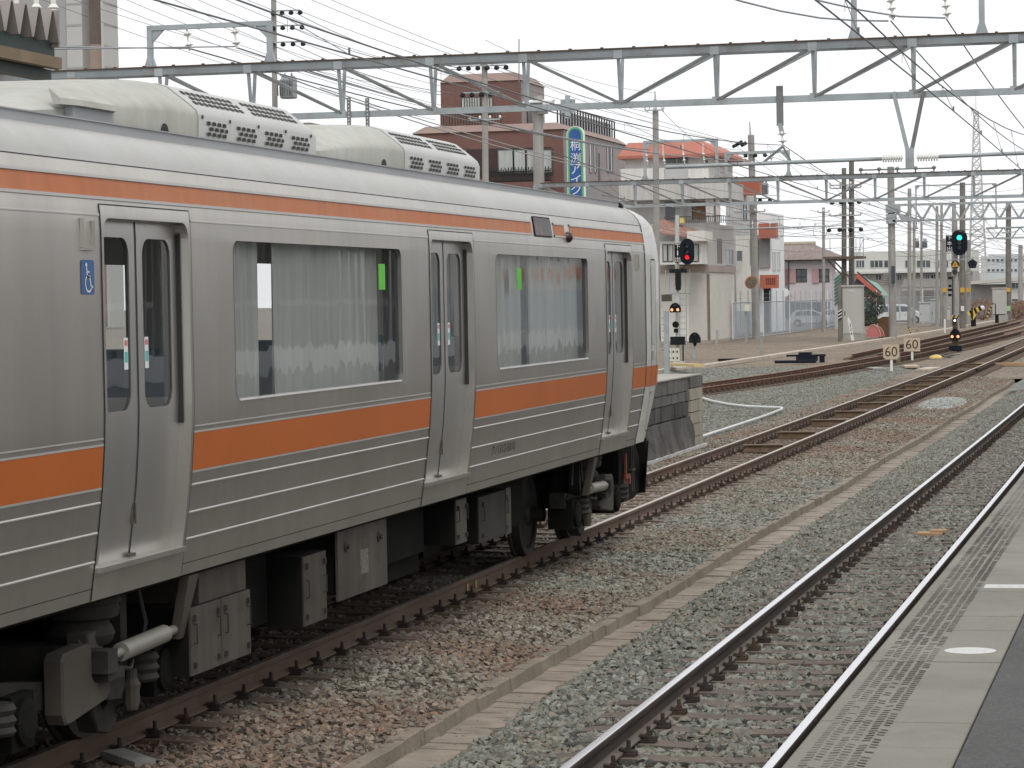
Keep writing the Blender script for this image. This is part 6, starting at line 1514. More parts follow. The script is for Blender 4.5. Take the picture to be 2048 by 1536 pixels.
# garage shutters at the foot
for k, (x0, x1) in enumerate(((1379, 1413),)):
    o = slab(rb, 'shutter', mat('shutter cream', (0.66, 0.64, 0.585), 0.6, 0, 0.05, 1.0), at(x0, 600, YR).x, at(x1, 600, YR).x, YR - 0.05, YR - 0.005, -0.05, at(x0, 549, YR).z)
slab(rb, 'pillar', mat('brown pillar', (0.19, 0.145, 0.115), 0.8), at(1415, 600, YR).x, at(1419, 600, YR).x, YR - 0.08, YR + 0.2, -0.25, at(1415, 548, YR).z)
o = slab(rb, 'shutter', MATS['shutter cream'], XRr + 0.003, XRr + 0.03, YR + 0.5, YR + D - 0.6, -0.05, atX(1430, 549, XRr).z)
b = MB()
for k in range(24): x = at(1379, 600, YR).x + (at(1413, 600, YR).x - at(1379, 600, YR).x) * k / 24; b.box(x, x + .02, YR - .058, YR - .052, 0, at(1380, 550, YR).z)
for k in range(40): y = YR + 0.6 + k * .23; b.box(XRr + .031, XRr + .037, y, y + .02, 0, atX(1430, 550, XRr).z)
b.build('shutter_ribs', mat('rib shade', (0.47, 0.455, 0.42), 0.7), rb, kind='stuff')
slab(rb, 'plinth', PINKB, XLr - 3, XRr + 0.1, YR - 0.1, YR + D, -0.32, -0.1)

# --- cream and white shops with orange signs
YW = 214.0
wb_ = thing('white_shop_building', 'cream and white narrow shop building with orange box signs', 'building', (at(1500, 600, YW).x, YW, 0))
slab(wb_, 'cream_wall', mat('cream render', (0.68, 0.66, 0.61), 0.85, 0, 0.05, 0.7, streak=0.15), at(1473, 600, YW).x, at(1517, 600, YW).x, YW, YW + 8, -0.3, at(1490, 472, YW).z)
slab(wb_, 'white_wall', mat('white cladding', (0.74, 0.755, 0.77), 0.7, 0, 0.04, 0.7), at(1517.2, 600, YW).x, at(1541.5, 600, YW).x, YW + 0.3, YW + 8, -0.3, at(1540, 425, YW).z)
slab(wb_, 'grey_recess', mat('grey ribbed sheet', (0.27, 0.275, 0.27), 0.8, 0, 0.12, 2.0, stretch=(6, 6, 0.2)), at(1519, 600, YW).x, at(1541, 600, YW).x, YW + 0.1, YW + .29, at(1530, 535, YW).z, at(1530, 477, YW).z)
win(wb_, at(1474.5, 522, YW), at(1484, 502, YW), YW, 1); win(wb_, at(1501, 530, YW), at(1512, 480, YW), YW, 1, PANE, FRW, .05); XW = at(1541.5, 600, YW).x; winX(wb_, atX(1545, 540, XW), atX(1550, 505, XW), XW, 1, PANEC); winX(wb_, atX(1554, 540, XW), atX(1559, 505, XW), XW, 1, PANEC)
slab(wb_, 'balcony', FRW, at(1474, 525, YW).x, at(1486, 525, YW).x, YW - .5, YW - .45, at(1480, 533, YW).z, at(1480, 523, YW).z)
slab(wb_, 'shop_door', mat('dark doorway', (0.05, 0.035, 0.04), 0.7), at(1527, 600, YW).x, at(1541, 600, YW).x, YW + .2, YW + .29, -0.2, at(1530, 577, YW).z)
slab(wb_, 'blue_base', mat('blue grey base', (0.30, 0.33, 0.36), 0.8, 0, 0.1, 1), at(1473, 650, YW).x, at(1517, 650, YW).x, YW - .05, YW - .004, -0.3, at(1490, 622, YW).z)
ORS = mat('orange sign board', (0.42, 0.125, 0.075), 0.55, 0, 0.05, 1)
for k, (x0, x1, y0, y1, lb) in enumerate(((1517, 1553, 447, 477, 'plain orange box sign high on the white shop'), (1520, 1555, 550, 577, 'orange box sign with dark lettering above the shop door'), (1458, 1520, 363, 391, 'large orange rooftop box sign beside the leaning pole'))):
    Yk = YW - 1.0 if k < 2 else YR + 6
    t = thing('box_sign', lb, 'sign', (at(x0, y1, Yk).x, Yk, at(x0, y1, Yk).z))
    slab(t, 'box', ORS, at(x0, y1, Yk).x, at(x1, y1, Yk).x, Yk, Yk + 0.95, at(x0, y1, Yk).z, at(x0, y0, Yk).z)
    if k == 1:
        b = MB(); rnd = random.Random(3)
        for i in range(5):
            xc = 1533 + i * 4; 
            for j in range(3): p = at(xc + .3, 557.5 + j * 5, Yk); b.box(p.x - .045, p.x + .045, Yk - .012, Yk - .003, p.z - .07, p.z + .06)
            p = at(xc - .9, 563, Yk); b.box(p.x - .015, p.x + .012, Yk - .012, Yk - .003, p.z - .22, p.z + .22)
        b.build('dark_lettering', mat('sign dark red', (0.12, 0.03, 0.02), 0.7), t)
slab(rb, 'rear_block', mat('rear block', (0.50, 0.495, 0.485), 0.85, 0, 0.08, 0.7, streak=0.2), at(1452, 440, YW + 9).x, at(1497, 440, YW + 9).x, YW + 9, YW + 14, -0.3, at(1470, 391, YW + 9).z)
win(rb, at(1474, 410, YW + 9), at(1480, 396, YW + 9), YW + 9); win(rb, at(1486, 440, YW + 9), at(1494, 400, YW + 9), YW + 9); 

# --- pinkish house with a grey tiled roof
YH = 262.0
hh = thing('tiled_house', 'pale mauve house with pink shutters and a grey tiled roof', 'house', (at(1620, 640, YH).x, YH, 0))
MAU = mat('mauve render', (0.56, 0.51, 0.52), 0.85, 0, 0.05, 0.6, streak=0.08)
xa, xb = at(1577, 600, YH).x, at(1664, 600, YH).x; ze = at(1620, 520, YH).z
slab(hh, 'wall', MAU, xa, xb, YH, YH + 3.2, -0.3, ze); slab(hh, 'rear_wall', MAU, xa, xb - 3, YH + 3.21, YH + 8, -0.3, ze - .01); slab(hh, 'side_wing', MAU, at(1560, 600, YH + 2).x, xa - .01, YH + 2, YH + 8, -0.3, at(1570, 512, YH + 2).z)
b = MB(); r0, r1 = at(1562, 514, YH - .8), at(1688, 517, YH - .8); k0, k1 = at(1567, 491, YH + 4), at(1629, 488, YH + 4)
rx0, rx1 = r0.x, r1.x; zr = k0.z
b.prism([(rx0, YH - .8, ze - .05), (rx1, YH - .8, ze - .05), (rx1, YH + 8.8, ze - .05), (rx0, YH + 8.8, ze - .05)], [(k0.x, YH + 3.9, zr), (k1.x, YH + 3.9, zr), (k1.x, YH + 4.1, zr), (k0.x, YH + 4.1, zr)]); rf = b.build('roof', mat('grey roof tile', (0.20, 0.165, 0.15), 0.75, 0, 0.25, 3.5), hh)
b = MB(); n = 46     # tile courses as half-round rows down the near slope
for k in range(n):
    u = k / (n - 1); x_e = rx0 + (rx1 - rx0) * u; x_t = k0.x + (k1.x - k0.x) * u
    b.tube((x_e, YH - .82, ze - .02), (x_t, YH + 3.85, zr - .02), 0.075, n=6, caps=False)
b.build('tile_rows', mat('roof tile row', (0.255, 0.205, 0.185), 0.75, 0, 0.3, 4), rf, kind='stuff')
b = MB(); b.tube((k0.x - .1, YH + 4, zr + .12), (k1.x + .1, YH + 4, zr + .12), 0.24, n=10); b.build('ridge', mat('ridge tile', (0.36, 0.33, 0.27), 0.8), rf)
for x0, x1, w0, w1 in ((1580, 1592, 1594, 1612), (1625, 1638, 1639, 1657)):
    win(hh, at(w0, 563, YH), at(w1, 539, YH), YH, 2, PANE, FRB, .08, mid=True)
    slab(hh, 'shutter', mat('pink shutter', (0.42, 0.26, 0.25), 0.8), at(x0, 550, YH).x, at(x1, 550, YH).x, YH - .12, YH - .01, at(x0, 566, YH).z, at(x0, 538, YH).z)
slab(hh, 'shutter', MATS['pink shutter'], at(1563, 550, YH + 1.9).x, at(1574, 550, YH + 1.9).x, YH + 1.85, YH + 1.98, at(1563, 570, YH + 2).z, at(1563, 538, YH + 2).z)
slab(hh, 'ground_windows', PANE, at(1565, 620, YH).x, at(1660, 620, YH).x, YH - .05, YH - .01, 0.4, at(1600, 604, YH).z)
b = MB(); p = at(1578, 600, YH - .1); b.tube((p.x, YH - .1, -0.2), (p.x, YH - .1, ze), 0.06, n=6); b.build('downpipe', FRB, hh)
b = MB(); p = at(1570, 585, YH - 3); b.lathe((p.x, p.y, p.z), [(0.05, 0.12), (0.28, 0.06), (0.4, 0.0)], n=14, axis='y'); b.tube((p.x, p.y + .1, p.z), (p.x + .2, YH, p.z - .2), 0.03, n=5); b.build('satellite_dish', WHITE, hh)
# green striped shed behind the cabinet
t = thing('striped_shed', 'shed with slanted green and white slats behind the grey cabinet', 'shed', (at(1678, 640, 230).x, 230, 0))
slab(t, 'wall', mat('pale shed', (0.45, 0.47, 0.45), 0.8), at(1669, 600, 230).x, at(1692, 600, 230).x, 230, 233, -0.3, at(1680, 548, 230).z)
for k in range(8):
    z = at(1670, 552 + k * 7, 230).z; b = MB(); b.bar((at(1669, 600, 230).x, 229.95, z - .35), (at(1690, 600, 230).x, 229.95, z + .35), 0.05, 0.14, up=(0, 1, 0)) if False else b.bar((at(1669, 600, 229.9).x, 229.95, z - .35), (at(1690, 600, 229.9).x, 229.95, z + .35), 0.14, 0.04, up=(0, 1, 0)); b.build('slat', mat('green slat', (0.06, 0.16, 0.13), 0.6), t)

# --- white apartment block far behind, green roofed house, carport
YA = 340.0
ap = thing('apartment_block', 'long white flat roofed apartment block behind the far poles', 'building', (at(1800, 600, YA).x, YA, 0))
WA = mat('far white render', (0.60, 0.60, 0.57), 0.85, 0, 0.05, 0.3, streak=0.12)
xa, xb = at(1706, 550, YA).x, at(1945, 550, YA).x
slab(ap, 'upper_floor', WA, xa, xb, YA, YA + 12, at(1800, 546, YA).z, at(1800, 502, YA).z); slab(ap, 'lower_floor', mat('far mauve wall', (0.36, 0.33, 0.32), 0.85, 0, 0.1, 0.5), xa, xb, YA + 0.6, YA + 12, -0.3, at(1800, 546, YA).z - .01)
for x0, x1 in ((1713, 1728), (1741, 1765), (1769, 1776), (1811, 1817), (1834, 1860), (1871, 1878), (1884, 1896)): win(ap, at(x0, 535, YA), at(x1, 521, YA), YA, 3 if x1 - x0 > 12 else 1, PANE, FRW, .08)
slab(ap, 'gutter_band', WA, xa, xb, YA - 0.5, YA - .01, at(1800, 546, YA).z, at(1800, 542, YA).z)
b = MB(); za, zb = at(1850, 574, YA - 3).z, at(1850, 558, YA - 3).z; xa, xb = at(1804, 570, YA - 3).x, at(1884, 570, YA - 3).x; n = 44
for k in range(n): x = xa + (xb - xa) * k / n; w_ = (xb - xa) / n; b.prism([(x, YA - 3.3, za), (x + w_ * .9, YA - 3.3, za), (x + w_ * .45, YA - 3.3, za + .12)], [(x, YA - .6, zb), (x + w_ * .9, YA - .6, zb), (x + w_ * .45, YA - .6, zb + .12)])
b.box(xa, xb, YA - 3.2, YA - .7, za - .4, za - .02); b.build('awning', mat('grey awning', (0.37, 0.35, 0.33), 0.8, 0, 0.1), ap)
for x0, x1 in ((1725, 1735), (1752, 1762), (1795, 1803), (1852, 1858), (1862, 1873)): win(ap, at(x0, 560, YA + .6), at(x1, 549, YA + .6), YA + .6, 2, PANE, FRW, .06)
YG = 300.0
gh = thing('green_roof_house', 'house with a red gable edge and a green sheet roof', 'house', (at(1745, 620, YG).x, YG, 0))
g0, g1, g2 = at(1717, 551, YG), at(1693, 580, YG), at(1757, 590, YG)
b = MB(); b.prism([(g0.x, YG, g0.z), (g2.x, YG, g2.z), (g2.x, YG, -0.3), (g1.x, YG, -0.3), (g1.x, YG, g2.z)], [(g0.x, YG + 7, g0.z), (g2.x, YG + 7, g2.z), (g2.x, YG + 7, -.3), (g1.x, YG + 7, -.3), (g1.x, YG + 7, g2.z)]); b.build('gable_wall', mat('dark gable', (0.07, 0.08, 0.09), 0.8), gh)
REDB = mat('red bargeboard', (0.50, 0.12, 0.09), 0.6)
for k in (0, 1):
    b = MB(); dz = -0.75 * k; b.bar((g0.x - .2, YG - .3, g0.z + .05 + dz * 1.9), (g2.x + .25, YG - .3, g2.z - .1 + dz), 0.42 if k == 0 else .3, 0.12, up=(0, 1, 0)); b.build('bargeboard', REDB, gh)
b = MB(); b.bar((g0.x - .1, YG - .2, g0.z + .38), (g2.x + .35, YG - .2, g2.z + .22), 0.16, 0.2, up=(0, 1, 0)); b.build('verge', FRB, gh)
q0, q1, q2, q3 = at(1728, 556, YG + 1), at(1755, 566, YG + 6), at(1779, 592, YG + 6), at(1757, 590, YG)
b = MB(); b.prism([q0, q1, q2, q3], [q0 - Vector((0, 0, .15)), q1 - Vector((0, 0, .15)), q2 - Vector((0, 0, .15)), q3 - Vector((0, 0, .15))]); b.build('green_roof', mat('green sheet', (0.20, 0.34, 0.27), 0.7, 0, 0.1, 1), gh)
YC = 310.0
cp = thing('carport_building', 'grey wall under a thin sloping roof at the far right', 'building', (at(1990, 620, YC).x, YC, 0))
b = MB(); p0, p1 = at(1938, 569, YC - 2), at(2060, 560, YC - 2); b.prism([(p0.x, YC - 2, p0.z), (p1.x, YC - 2, p1.z), (p1.x, YC - 2, p1.z + .4), (p0.x, YC - 2, p0.z + .35)], [(p0.x, YC + 6, p0.z), (p1.x, YC + 6, p1.z), (p1.x, YC + 6, p1.z + .4), (p0.x, YC + 6, p0.z + .35)]); b.build('roof', mat('carport roof', (0.50, 0.48, 0.44), 0.7, 0, 0.06), cp)
slab(cp, 'wall', mat('carport wall', (0.30, 0.29, 0.29), 0.85, 0, 0.08, 0.6), at(1941, 600, YC).x, at(2070, 600, YC).x, YC, YC + 5, -0.3, p0.z - .01)
slab(cp, 'white_wing', WA, at(2020, 600, YC - 1).x, at(2075, 600, YC - 1).x, YC - 1, YC - .02, -0.3, at(2030, 566, YC).z); win(cp, at(2024, 577, YC - 1), at(2038, 566, YC - 1), YC - 1, 2); win(cp, at(2024, 603, YC - 1), at(2038, 598, YC - 1), YC - 1, 1)
YF_ = 460.0
fb = thing('far_office', 'pale grey industrial building far behind the radio tower', 'building', (at(2000, 560, YF_).x, YF_, 0))
slab(fb, 'wall', mat('far pale grey', (0.50, 0.53, 0.55), 0.85, 0, 0.06, 0.3), at(1962, 560, YF_).x, at(2110, 560, YF_).x, YF_, YF_ + 20, -0.3, at(2000, 512, YF_).z)
for r_ in range(2):
    for k in range(9): win(fb, at(1975 + k * 9, 523 + r_ * 20, YF_), at(1980 + k * 9, 518 + r_ * 20, YF_), YF_, 1, PANE, FRW, .06)
slab(fb, 'roof_rail', FRW, at(1975, 500, YF_).x, at(2100, 500, YF_).x, YF_ + 1, YF_ + 1.1, at(2000, 512, YF_).z + .01, at(2000, 508, YF_).z)
# distant low skyline so the ground does not meet the bare sky
for k, (x0, x1, yt, Y, c) in enumerate(((1240, 1500, 560, 420, (0.40, 0.39, 0.38)), (1560, 1720, 545, 480, (0.45, 0.44, 0.43)), (1700, 1860, 530, 520, (0.43, 0.44, 0.45)), (1880, 2060, 548, 560, (0.46, 0.47, 0.48)), (2050, 2300, 540, 500, (0.44, 0.44, 0.45)))):
    b = MB(); b.box(at(x0, 570, Y).x, at(x1, 570, Y).x, Y, Y + 14, -0.3, at(x0, yt, Y).z); o = b.build('distant_building', mat('distant wall %d' % k, c, 0.9, 0, 0.1, 0.4, streak=0.2)); tag(o, ['low grey block hidden behind the red roofed building', 'plain block behind the tiled house', 'plain pale block behind the white apartment block', 'plain pale block behind the carport at right', 'plain grey block beyond the right edge'][k], 'building')

# --- tall grey tower block, upper left, with a brick wing
YT = 400.0
tw = thing('tower_block', 'tall grey tiled tower block behind the station canopy', 'building', (at(150, 300, YT).x, YT, 0))
TG = brickm('grey tile tower', (0.45, 0.45, 0.44), (0.475, 0.475, 0.465), 1.6); TD = brickm('dark grey tile', (0.33, 0.33, 0.325), (0.35, 0.35, 0.345), 1.6)
XA, XB, XC_, XD = at(60, 100, YT).x, at(165, 100, YT).x, at(203, 100, YT).x, at(208, 100, YT).x
slab(tw, 'wall', TD, XA - 4, at(134, 100, YT).x, YT + .3, YT + 6, -0.3, 60); slab(tw, 'wall', TG, at(134.2, 100, YT).x, XB, YT, YT + 6, -0.3, 60); slab(tw, 'wall', TG, XC_, XD, YT, YT + 6, -0.3, 60)
slab(tw, 'recess', mat('beige recess', (0.45, 0.35, 0.29), 0.8, 0, 0.06, 0.5), XB + .01, XC_ - .01, YT + 3, YT + 6, -0.3, at(185, 85, YT).z); slab(tw, 'recess_dark', mat('brown recess', (0.20, 0.16, 0.145), 0.8, 0, 0.1, .5), XB + .01, XC_ - .01, YT + 3, YT + 6, at(185, 85, YT).z + .01, 60)
b = MB()
for k in range(12): z = 20 + k * 3.3; b.box(at(134.2, 100, YT).x, XB - .02, YT - .06, YT - .004, z, z + .3); b.box(XD + .004, XD + .06, YT + .1, YT + 5.9, z, z + .3)
b.build('tile_bands', TD, tw)
bw = thing('brick_wing', 'tan brick building low behind the train at the left edge', 'building', (at(10, 170, 300).x, 300, 0))
slab(bw, 'wall', brickm('tan brick', (0.42, 0.345, 0.28), (0.47, 0.39, 0.32), 1.0), at(-60, 150, 300).x, at(32, 150, 300).x, 300, 304, -0.3, at(30, 122, 300).z); win(bw, at(-30, 190, 300), at(3, 168, 300), 300, 2, PANE, FRB, .15); slab(bw, 'pilaster', WALLW, at(17, 150, 300).x, at(24, 150, 300).x, 299.7, 299.99, -.3, at(30, 123, 300).z)

# --- station canopy at upper left
cn = thing('station_canopy', 'folded metal platform canopy at the upper left corner', 'canopy', (-11, 26, 5))
X0c, X1c = -11.0, -16.0
b = MB(); y = 14.3; pitch = 0.335; zt_, zb_ = 5.66, 5.36; prof = []
while y < 26.2:
    prof += [(y, zt_), (y + pitch * .12, zt_), (y + pitch * .48, zb_), (y + pitch * .60, zb_)]; y += pitch
rings = [[(X0c, yy, zz) for yy, zz in prof], [(X1c, yy, zz + .15) for yy, zz in prof]]
b.loft(rings, caps=False); b.loft([[(X0c, yy, zz - .015) for yy, zz in prof], [(X1c, yy, zz + .135) for yy, zz in prof]], caps=False)
b.loft([[(X0c, yy, zz) for yy, zz in prof], [(X0c, yy, zz - .015) for yy, zz in prof]], caps=False)
b.build('folded_roof', mat('mauve grey roof sheet', (0.27, 0.24, 0.225), 0.6, 0.1, 0.15, 1.5), cn)
slab(cn, 'end_flashing', mat('mauve flashing', (0.30, 0.265, 0.25), 0.7, 0.1), X0c - .02, X1c, 26.22, 26.26, 5.3, 5.68)
slab(cn, 'eaves_beam', mat('dark green soffit', (0.028, 0.045, 0.04), 0.6), X0c - .25, X0c - .1, 14, 26.3, 5.1, 5.36)
slab(cn, 'gutter', mat('brown gutter', (0.20, 0.145, 0.09), 0.7, 0, 0.2, 2), X0c - .12, X0c - .02, 14, 26.3, 5.085, 5.2); slab(cn, 'lower_beam', MATS['dark green soffit'], X0c - .3, X0c - .14, 14, 26.3, 4.98, 5.08)
slab(cn, 'soffit', MATS['dark green soffit'], X0c - .3, X1c, 14, 26.2, 5.30, 5.33)
for y in (16, 21, 26): slab(cn, 'column', STEELD, -13.6, -13.4, y - .1, y + .1, 1.15, 5.3)
t = thing('switch_gear', 'pale ribbed insulators of switchgear above the canopy', 'insulators', (at(70, 20, 40).x, 40, 7))
for px_ in (33, 73, 107): c = at(px_, 18, 40); b = MB(); b.lathe(c, [(0.03, -.12), (0.09, -.1), (0.05, -.06), (0.09, -.04), (0.05, 0), (0.09, 0.02), (0.04, 0.08), (0.05, 0.3)], n=12); b.build('insulator', PORC, t, smooth=30)
b = MB(); b.bar(at(25, 22, 40), at(118, 28, 40), 0.08, 0.05); b.build('bar', STEEL, t)
# ================================================================== FENCES, SIGNALS, CARS AND LINESIDE THINGS
# road behind the fence
rd = MB(); rd.quad((-60, 176, -0.205), (-30.3, 176, -0.205), (-30.3, 330, -0.205), (-60, 330, -0.205)); tag(rd.build('road', G_ROAD, fix=False), kind='structure')
def mesh_veil(name, c, a):
    m = bpy.data.materials.new(name); m.use_nodes = True; t = m.node_tree; N = t.nodes; L = t.links; b = N['Principled BSDF']; b.inputs['Base Color'].default_value = (*c, 1); b.inputs['Roughness'].default_value = 0.6
    tr = N.new('ShaderNodeBsdfTransparent'); ms = N.new('ShaderNodeMixShader'); ms.inputs[0].default_value = a
    L.new(tr.outputs[0], ms.inputs[1]); L.new(b.outputs[0], ms.inputs[2]); L.new(ms.outputs[0], N['Material Output'].inputs['Surface']); return m
VEIL = mesh_veil('fine wire mesh', (0.46, 0.53, 0.58), 0.42)
def fence(label, pts, h, hp, n, m=VEIL):
    """pts: ground line; mesh panels between posts, posts rise to hp with cranked arms"""
    t = thing('mesh_fence', label, 'fence', pts[0], group='mesh fences')
    P = []
    tot = [Vector(p) for p in pts]
    for k in range(n + 1):
        u = k / n * (len(tot) - 1); i = min(int(u), len(tot) - 2); P.append(tot[i] + (tot[i + 1] - tot[i]) * (u - i))
    for k, p in enumerate(P):
        b = MB(); b.tube(p, p + Vector((0, 0, hp)), 0.034, n=6); b.build('post', STEEL if k % 4 else WHITE, t)
        if k < n:
            q = P[k + 1]; b = MB(); b.quad(p + Vector((0, 0, .05)), q + Vector((0, 0, .05)), q + Vector((0, 0, h)), p + Vector((0, 0, h))); b.build('mesh_panel', m, t, fix=False)
    b = MB()
    for p, q in zip(P, P[1:]):
        b.tube(p + Vector((0, 0, h)), q + Vector((0, 0, h)), 0.035, n=6); b.tube(p + Vector((0, 0, .06)), q + Vector((0, 0, .06)), 0.02, n=5)
        for e in (0.35, 0.7): b.tube(p + Vector((0, 0, h + e * (hp - h))), q + Vector((0, 0, h + e * (hp - h))), 0.007, n=4)
    b.build('rails', STEEL, t)
    return t
fence('bluish mesh fence with tall posts in front of the silver car', [(-28.3, 179, -0.22), (-28.4, 205, -0.22), (-29.6, 238, -0.22), (-30.4, 258, -0.22)], 2.45, 3.25, 22)
a, c = at(1730, 640, 258), at(1894, 640, 258)
fence('mesh fence in front of the white minivan', [(-30.4, 258.5, -0.22), (a.x, 258.2, -0.22), (c.x, 257.5, -0.22)], 2.5, 3.2, 14, mesh_veil('wire mesh thin', (0.42, 0.50, 0.55), 0.2))

# hedge bush beside the minivan
def bush(label, c, rx, ry, rz, n, m, seed, name='bush'):
    t = thing(name, label, 'bush', (c[0], c[1], c[2]))
    rnd = random.Random(seed); b = MB()
    for k in range(n):
        d = Vector((rnd.gauss(0, 1), rnd.gauss(0, 1), rnd.gauss(0, 1))).normalized() * rnd.uniform(0.55, 1.05) ** 0.6
        p = Vector((c[0] + d.x * rx, c[1] + d.y * ry, c[2] + rz + d.z * rz)); s = rnd.uniform(0.05, 0.11)
        e = Euler((rnd.uniform(0, 6), rnd.uniform(0, 6), rnd.uniform(0, 6))).to_matrix()
        b.add([p + e @ Vector(v) * s for v in ((-1, 0, 0), (0, -.5, .1), (1.2, 0, 0), (0, .5, .1))], [(0, 1, 2, 3)])
    o = b.build('foliage', m, t, fix=False); o['kind'] = 'stuff'
    b = MB()
    for k in range(5): a_ = k * 1.3; b.tube((c[0], c[1], c[2] - .2), (c[0] + math.cos(a_) * rx * .6, c[1] + math.sin(a_) * ry * .6, c[2] + rz * 1.2), 0.05, 0.02, n=6)
    b.build('stems', mat('bark', (0.08, 0.06, 0.045), 0.9), t)
bush('dark evergreen bush between the grey cabinet and the white minivan', (at(1738, 640, 252).x, 252, 0.3), 1.5, 1.2, 1.35, 2600, mat('dark foliage', (0.045, 0.065, 0.040), 0.8, 0, 0.4, 3), 2)
bush('low dark shrub under the evergreen bush', (at(1735, 650, 250).x, 250, -0.2), 1.2, 0.8, 0.4, 900, MATS['dark foliage'], 3)
for k, (px_, py_, Y, rx, rz, lb) in enumerate(((1965, 632, 290, 1.5, 1.1, 'brown dry hedge left of the tall pale cabinet'), (2034, 632, 292, 1.2, 0.9, 'brown dry hedge right of the dark pole'), (2048, 628, 296, 1.4, 1.0, 'brown dry hedge at the right edge'))):
    bush(lb, (at(px_, py_, Y).x, Y, -0.25), rx, 1.5, rz, 1700, mat('dry hedge', (0.26, 0.17, 0.12), 0.9, 0, 0.3, 3), 10 + k)

# ---- cars (local frame: nose towards +X, seen from -Y side)
def car(label, loc, rz, L, H, W, prof, glass, wheels, paint, cat='car', name='parked_car'):
    t = thing(name, label, cat, loc, rz)
    def sect(s):   # tumblehome: upper body narrows
        return [(x, z) for x, z in prof]
    b = MB(); rings = []
    zs = max(z for _, z in prof)
    for yy, sc, dz in ((-W / 2, 0.975, 0), (-W / 2 + 0.06, 1.0, 0), (W / 2 - 0.06, 1.0, 0), (W / 2, 0.975, 0)):
        r = []
        for x, z in prof:
            tz = max(0, (z - 0.85) / (zs - 0.85)); r.append((x * sc, yy * (1 - 0.14 * tz), 0.18 + (z - 0.18) * (0.985 if sc < 1 else 1.0)))
        rings.append(r)
    b.loft(rings, closed=True); b.build('body', paint, t, smooth=40, local=True)
    gm = mat('car glass', (0.045, 0.055, 0.06), 0.08, 0, 0.2)
    for poly in glass:
        for sy in (-1, 1):
            b = MB(); pts0 = [(x, sy * (W / 2 * (1 - 0.14 * max(0, (z - 0.85) / (zs - 0.85))) + 0.004), z) for x, z in poly]; b.add(pts0, [tuple(range(len(poly)))]); b.build('side_window', gm, t, local=True, fix=False)
    for wx, r in wheels:
        for sy in (-1, 1):
            b = MB(); b.lathe((wx, sy * (W / 2 - 0.1), r), [(r * .62, -.115), (r * .96, -.10), (r, -.06), (r, .06), (r * .96, .10), (r * .62, .115)], n=24, axis='y'); w_ = b.build('wheel', RUBBER, t, smooth=40, local=True)
            b = MB(); b.lathe((wx, sy * (W / 2 + 0.016), r), [(r * .6, -.02), (r * .6, 0.0), (r * .5, .004), (r * .12, .012)], n=10, axis='y'); b.build('rim', mat('alloy rim', (0.45, 0.46, 0.47), 0.35, 0.5), w_, local=True)
            b = MB(); n = 14; arc = [(wx + (r + .07) * math.cos(math.pi * i / n), sy * (W / 2 + .003), r + (r + .07) * math.sin(math.pi * i / n)) for i in range(n + 1)]; b.add(arc, [tuple(range(n + 1))]); b.build('wheel_arch', BLACK, t, local=True, fix=False)
    x1 = max(x for x, _ in prof); x0 = min(x for x, _ in prof)
    b = MB(); b.cbox((x1 - .16, 0, 0.72), (0.16, W - .16, 0.12)); b.build('headlight', mat('lamp glass', (0.5, 0.5, 0.5), 0.15), t, local=True)
    b = MB(); b.cbox((x0 + .1, 0, 0.95), (0.12, W - .1, 0.22)); b.build('tail_light', mat('tail lamp', (0.30, 0.03, 0.03), 0.3), t, local=True)
    b = MB(); b.cbox((x0 + L * .61, -W / 2 - .07, 0.98), (0.12, 0.14, 0.1)); b.cbox((x0 + L * .61, W / 2 + .07, 0.98), (0.12, 0.14, 0.1)); b.build('wing_mirror', paint, t, local=True)
    b = MB(); b.box(x0 + .15, x1 - .15, -W / 2 - .005, W / 2 + .005, 0.18, 0.27); b.build('sill', BLACK, t, local=True)
    return t
SILV = mat('silver car paint', (0.42, 0.44, 0.46), 0.28, 0.5, 0.03, coat=0.6); WHCAR = mat('white car paint', (0.66, 0.66, 0.65), 0.3, 0, 0.03, coat=0.5)
pr1 = [(-1.9, 0.28), (-1.95, 0.55), (-1.9, 0.9), (-1.78, 1.12), (-1.55, 1.38), (-1.25, 1.48), (-0.6, 1.53), (0.1, 1.50), (0.55, 1.34), (1.0, 1.08), (1.25, 0.98), (1.7, 0.85), (1.88, 0.68), (1.92, 0.4), (1.85, 0.28)]
gl1 = [[(-1.5, 1.0), (-1.42, 1.22), (-1.15, 1.38), (-0.75, 1.42), (-0.72, 1.0)], [(-0.66, 1.0), (-0.68, 1.42), (-0.1, 1.42), (0.02, 1.0)], [(0.08, 1.0), (-0.02, 1.42), (0.15, 1.40), (0.5, 1.26), (0.86, 1.05)]]
car('silver hatchback parked behind the mesh fence facing right', (at(1624, 650, 252).x, 252, -0.21), 0, 3.87, 1.53, 1.68, pr1, gl1, ((-1.2, 0.29), (1.2, 0.29)), SILV)
pr2 = [(-2.2, 0.3), (-2.25, 0.6), (-2.2, 1.1), (-2.12, 1.6), (-2.0, 1.78), (-1.6, 1.84), (0.2, 1.82), (0.75, 1.70), (1.4, 1.18), (1.7, 1.05), (2.1, 0.9), (2.25, 0.7), (2.28, 0.4), (2.2, 0.3)]
gl2 = [[(-2.0, 1.12), (-1.95, 1.62), (-1.2, 1.66), (-1.2, 1.12)], [(-1.1, 1.12), (-1.1, 1.66), (-0.15, 1.66), (-0.12, 1.12)], [(0.05, 1.12), (-0.02, 1.66), (0.6, 1.60), (1.2, 1.17)]]
car('white minivan parked beside the concrete gantry post', (at(1803, 648, 264).x, 264, -0.21), 0, 4.5, 1.84, 1.75, pr2, gl2, ((-1.4, 0.31), (1.42, 0.31)), WHCAR, 'van')
pr3 = [(x * 0.95, z) for x, z in pr1]
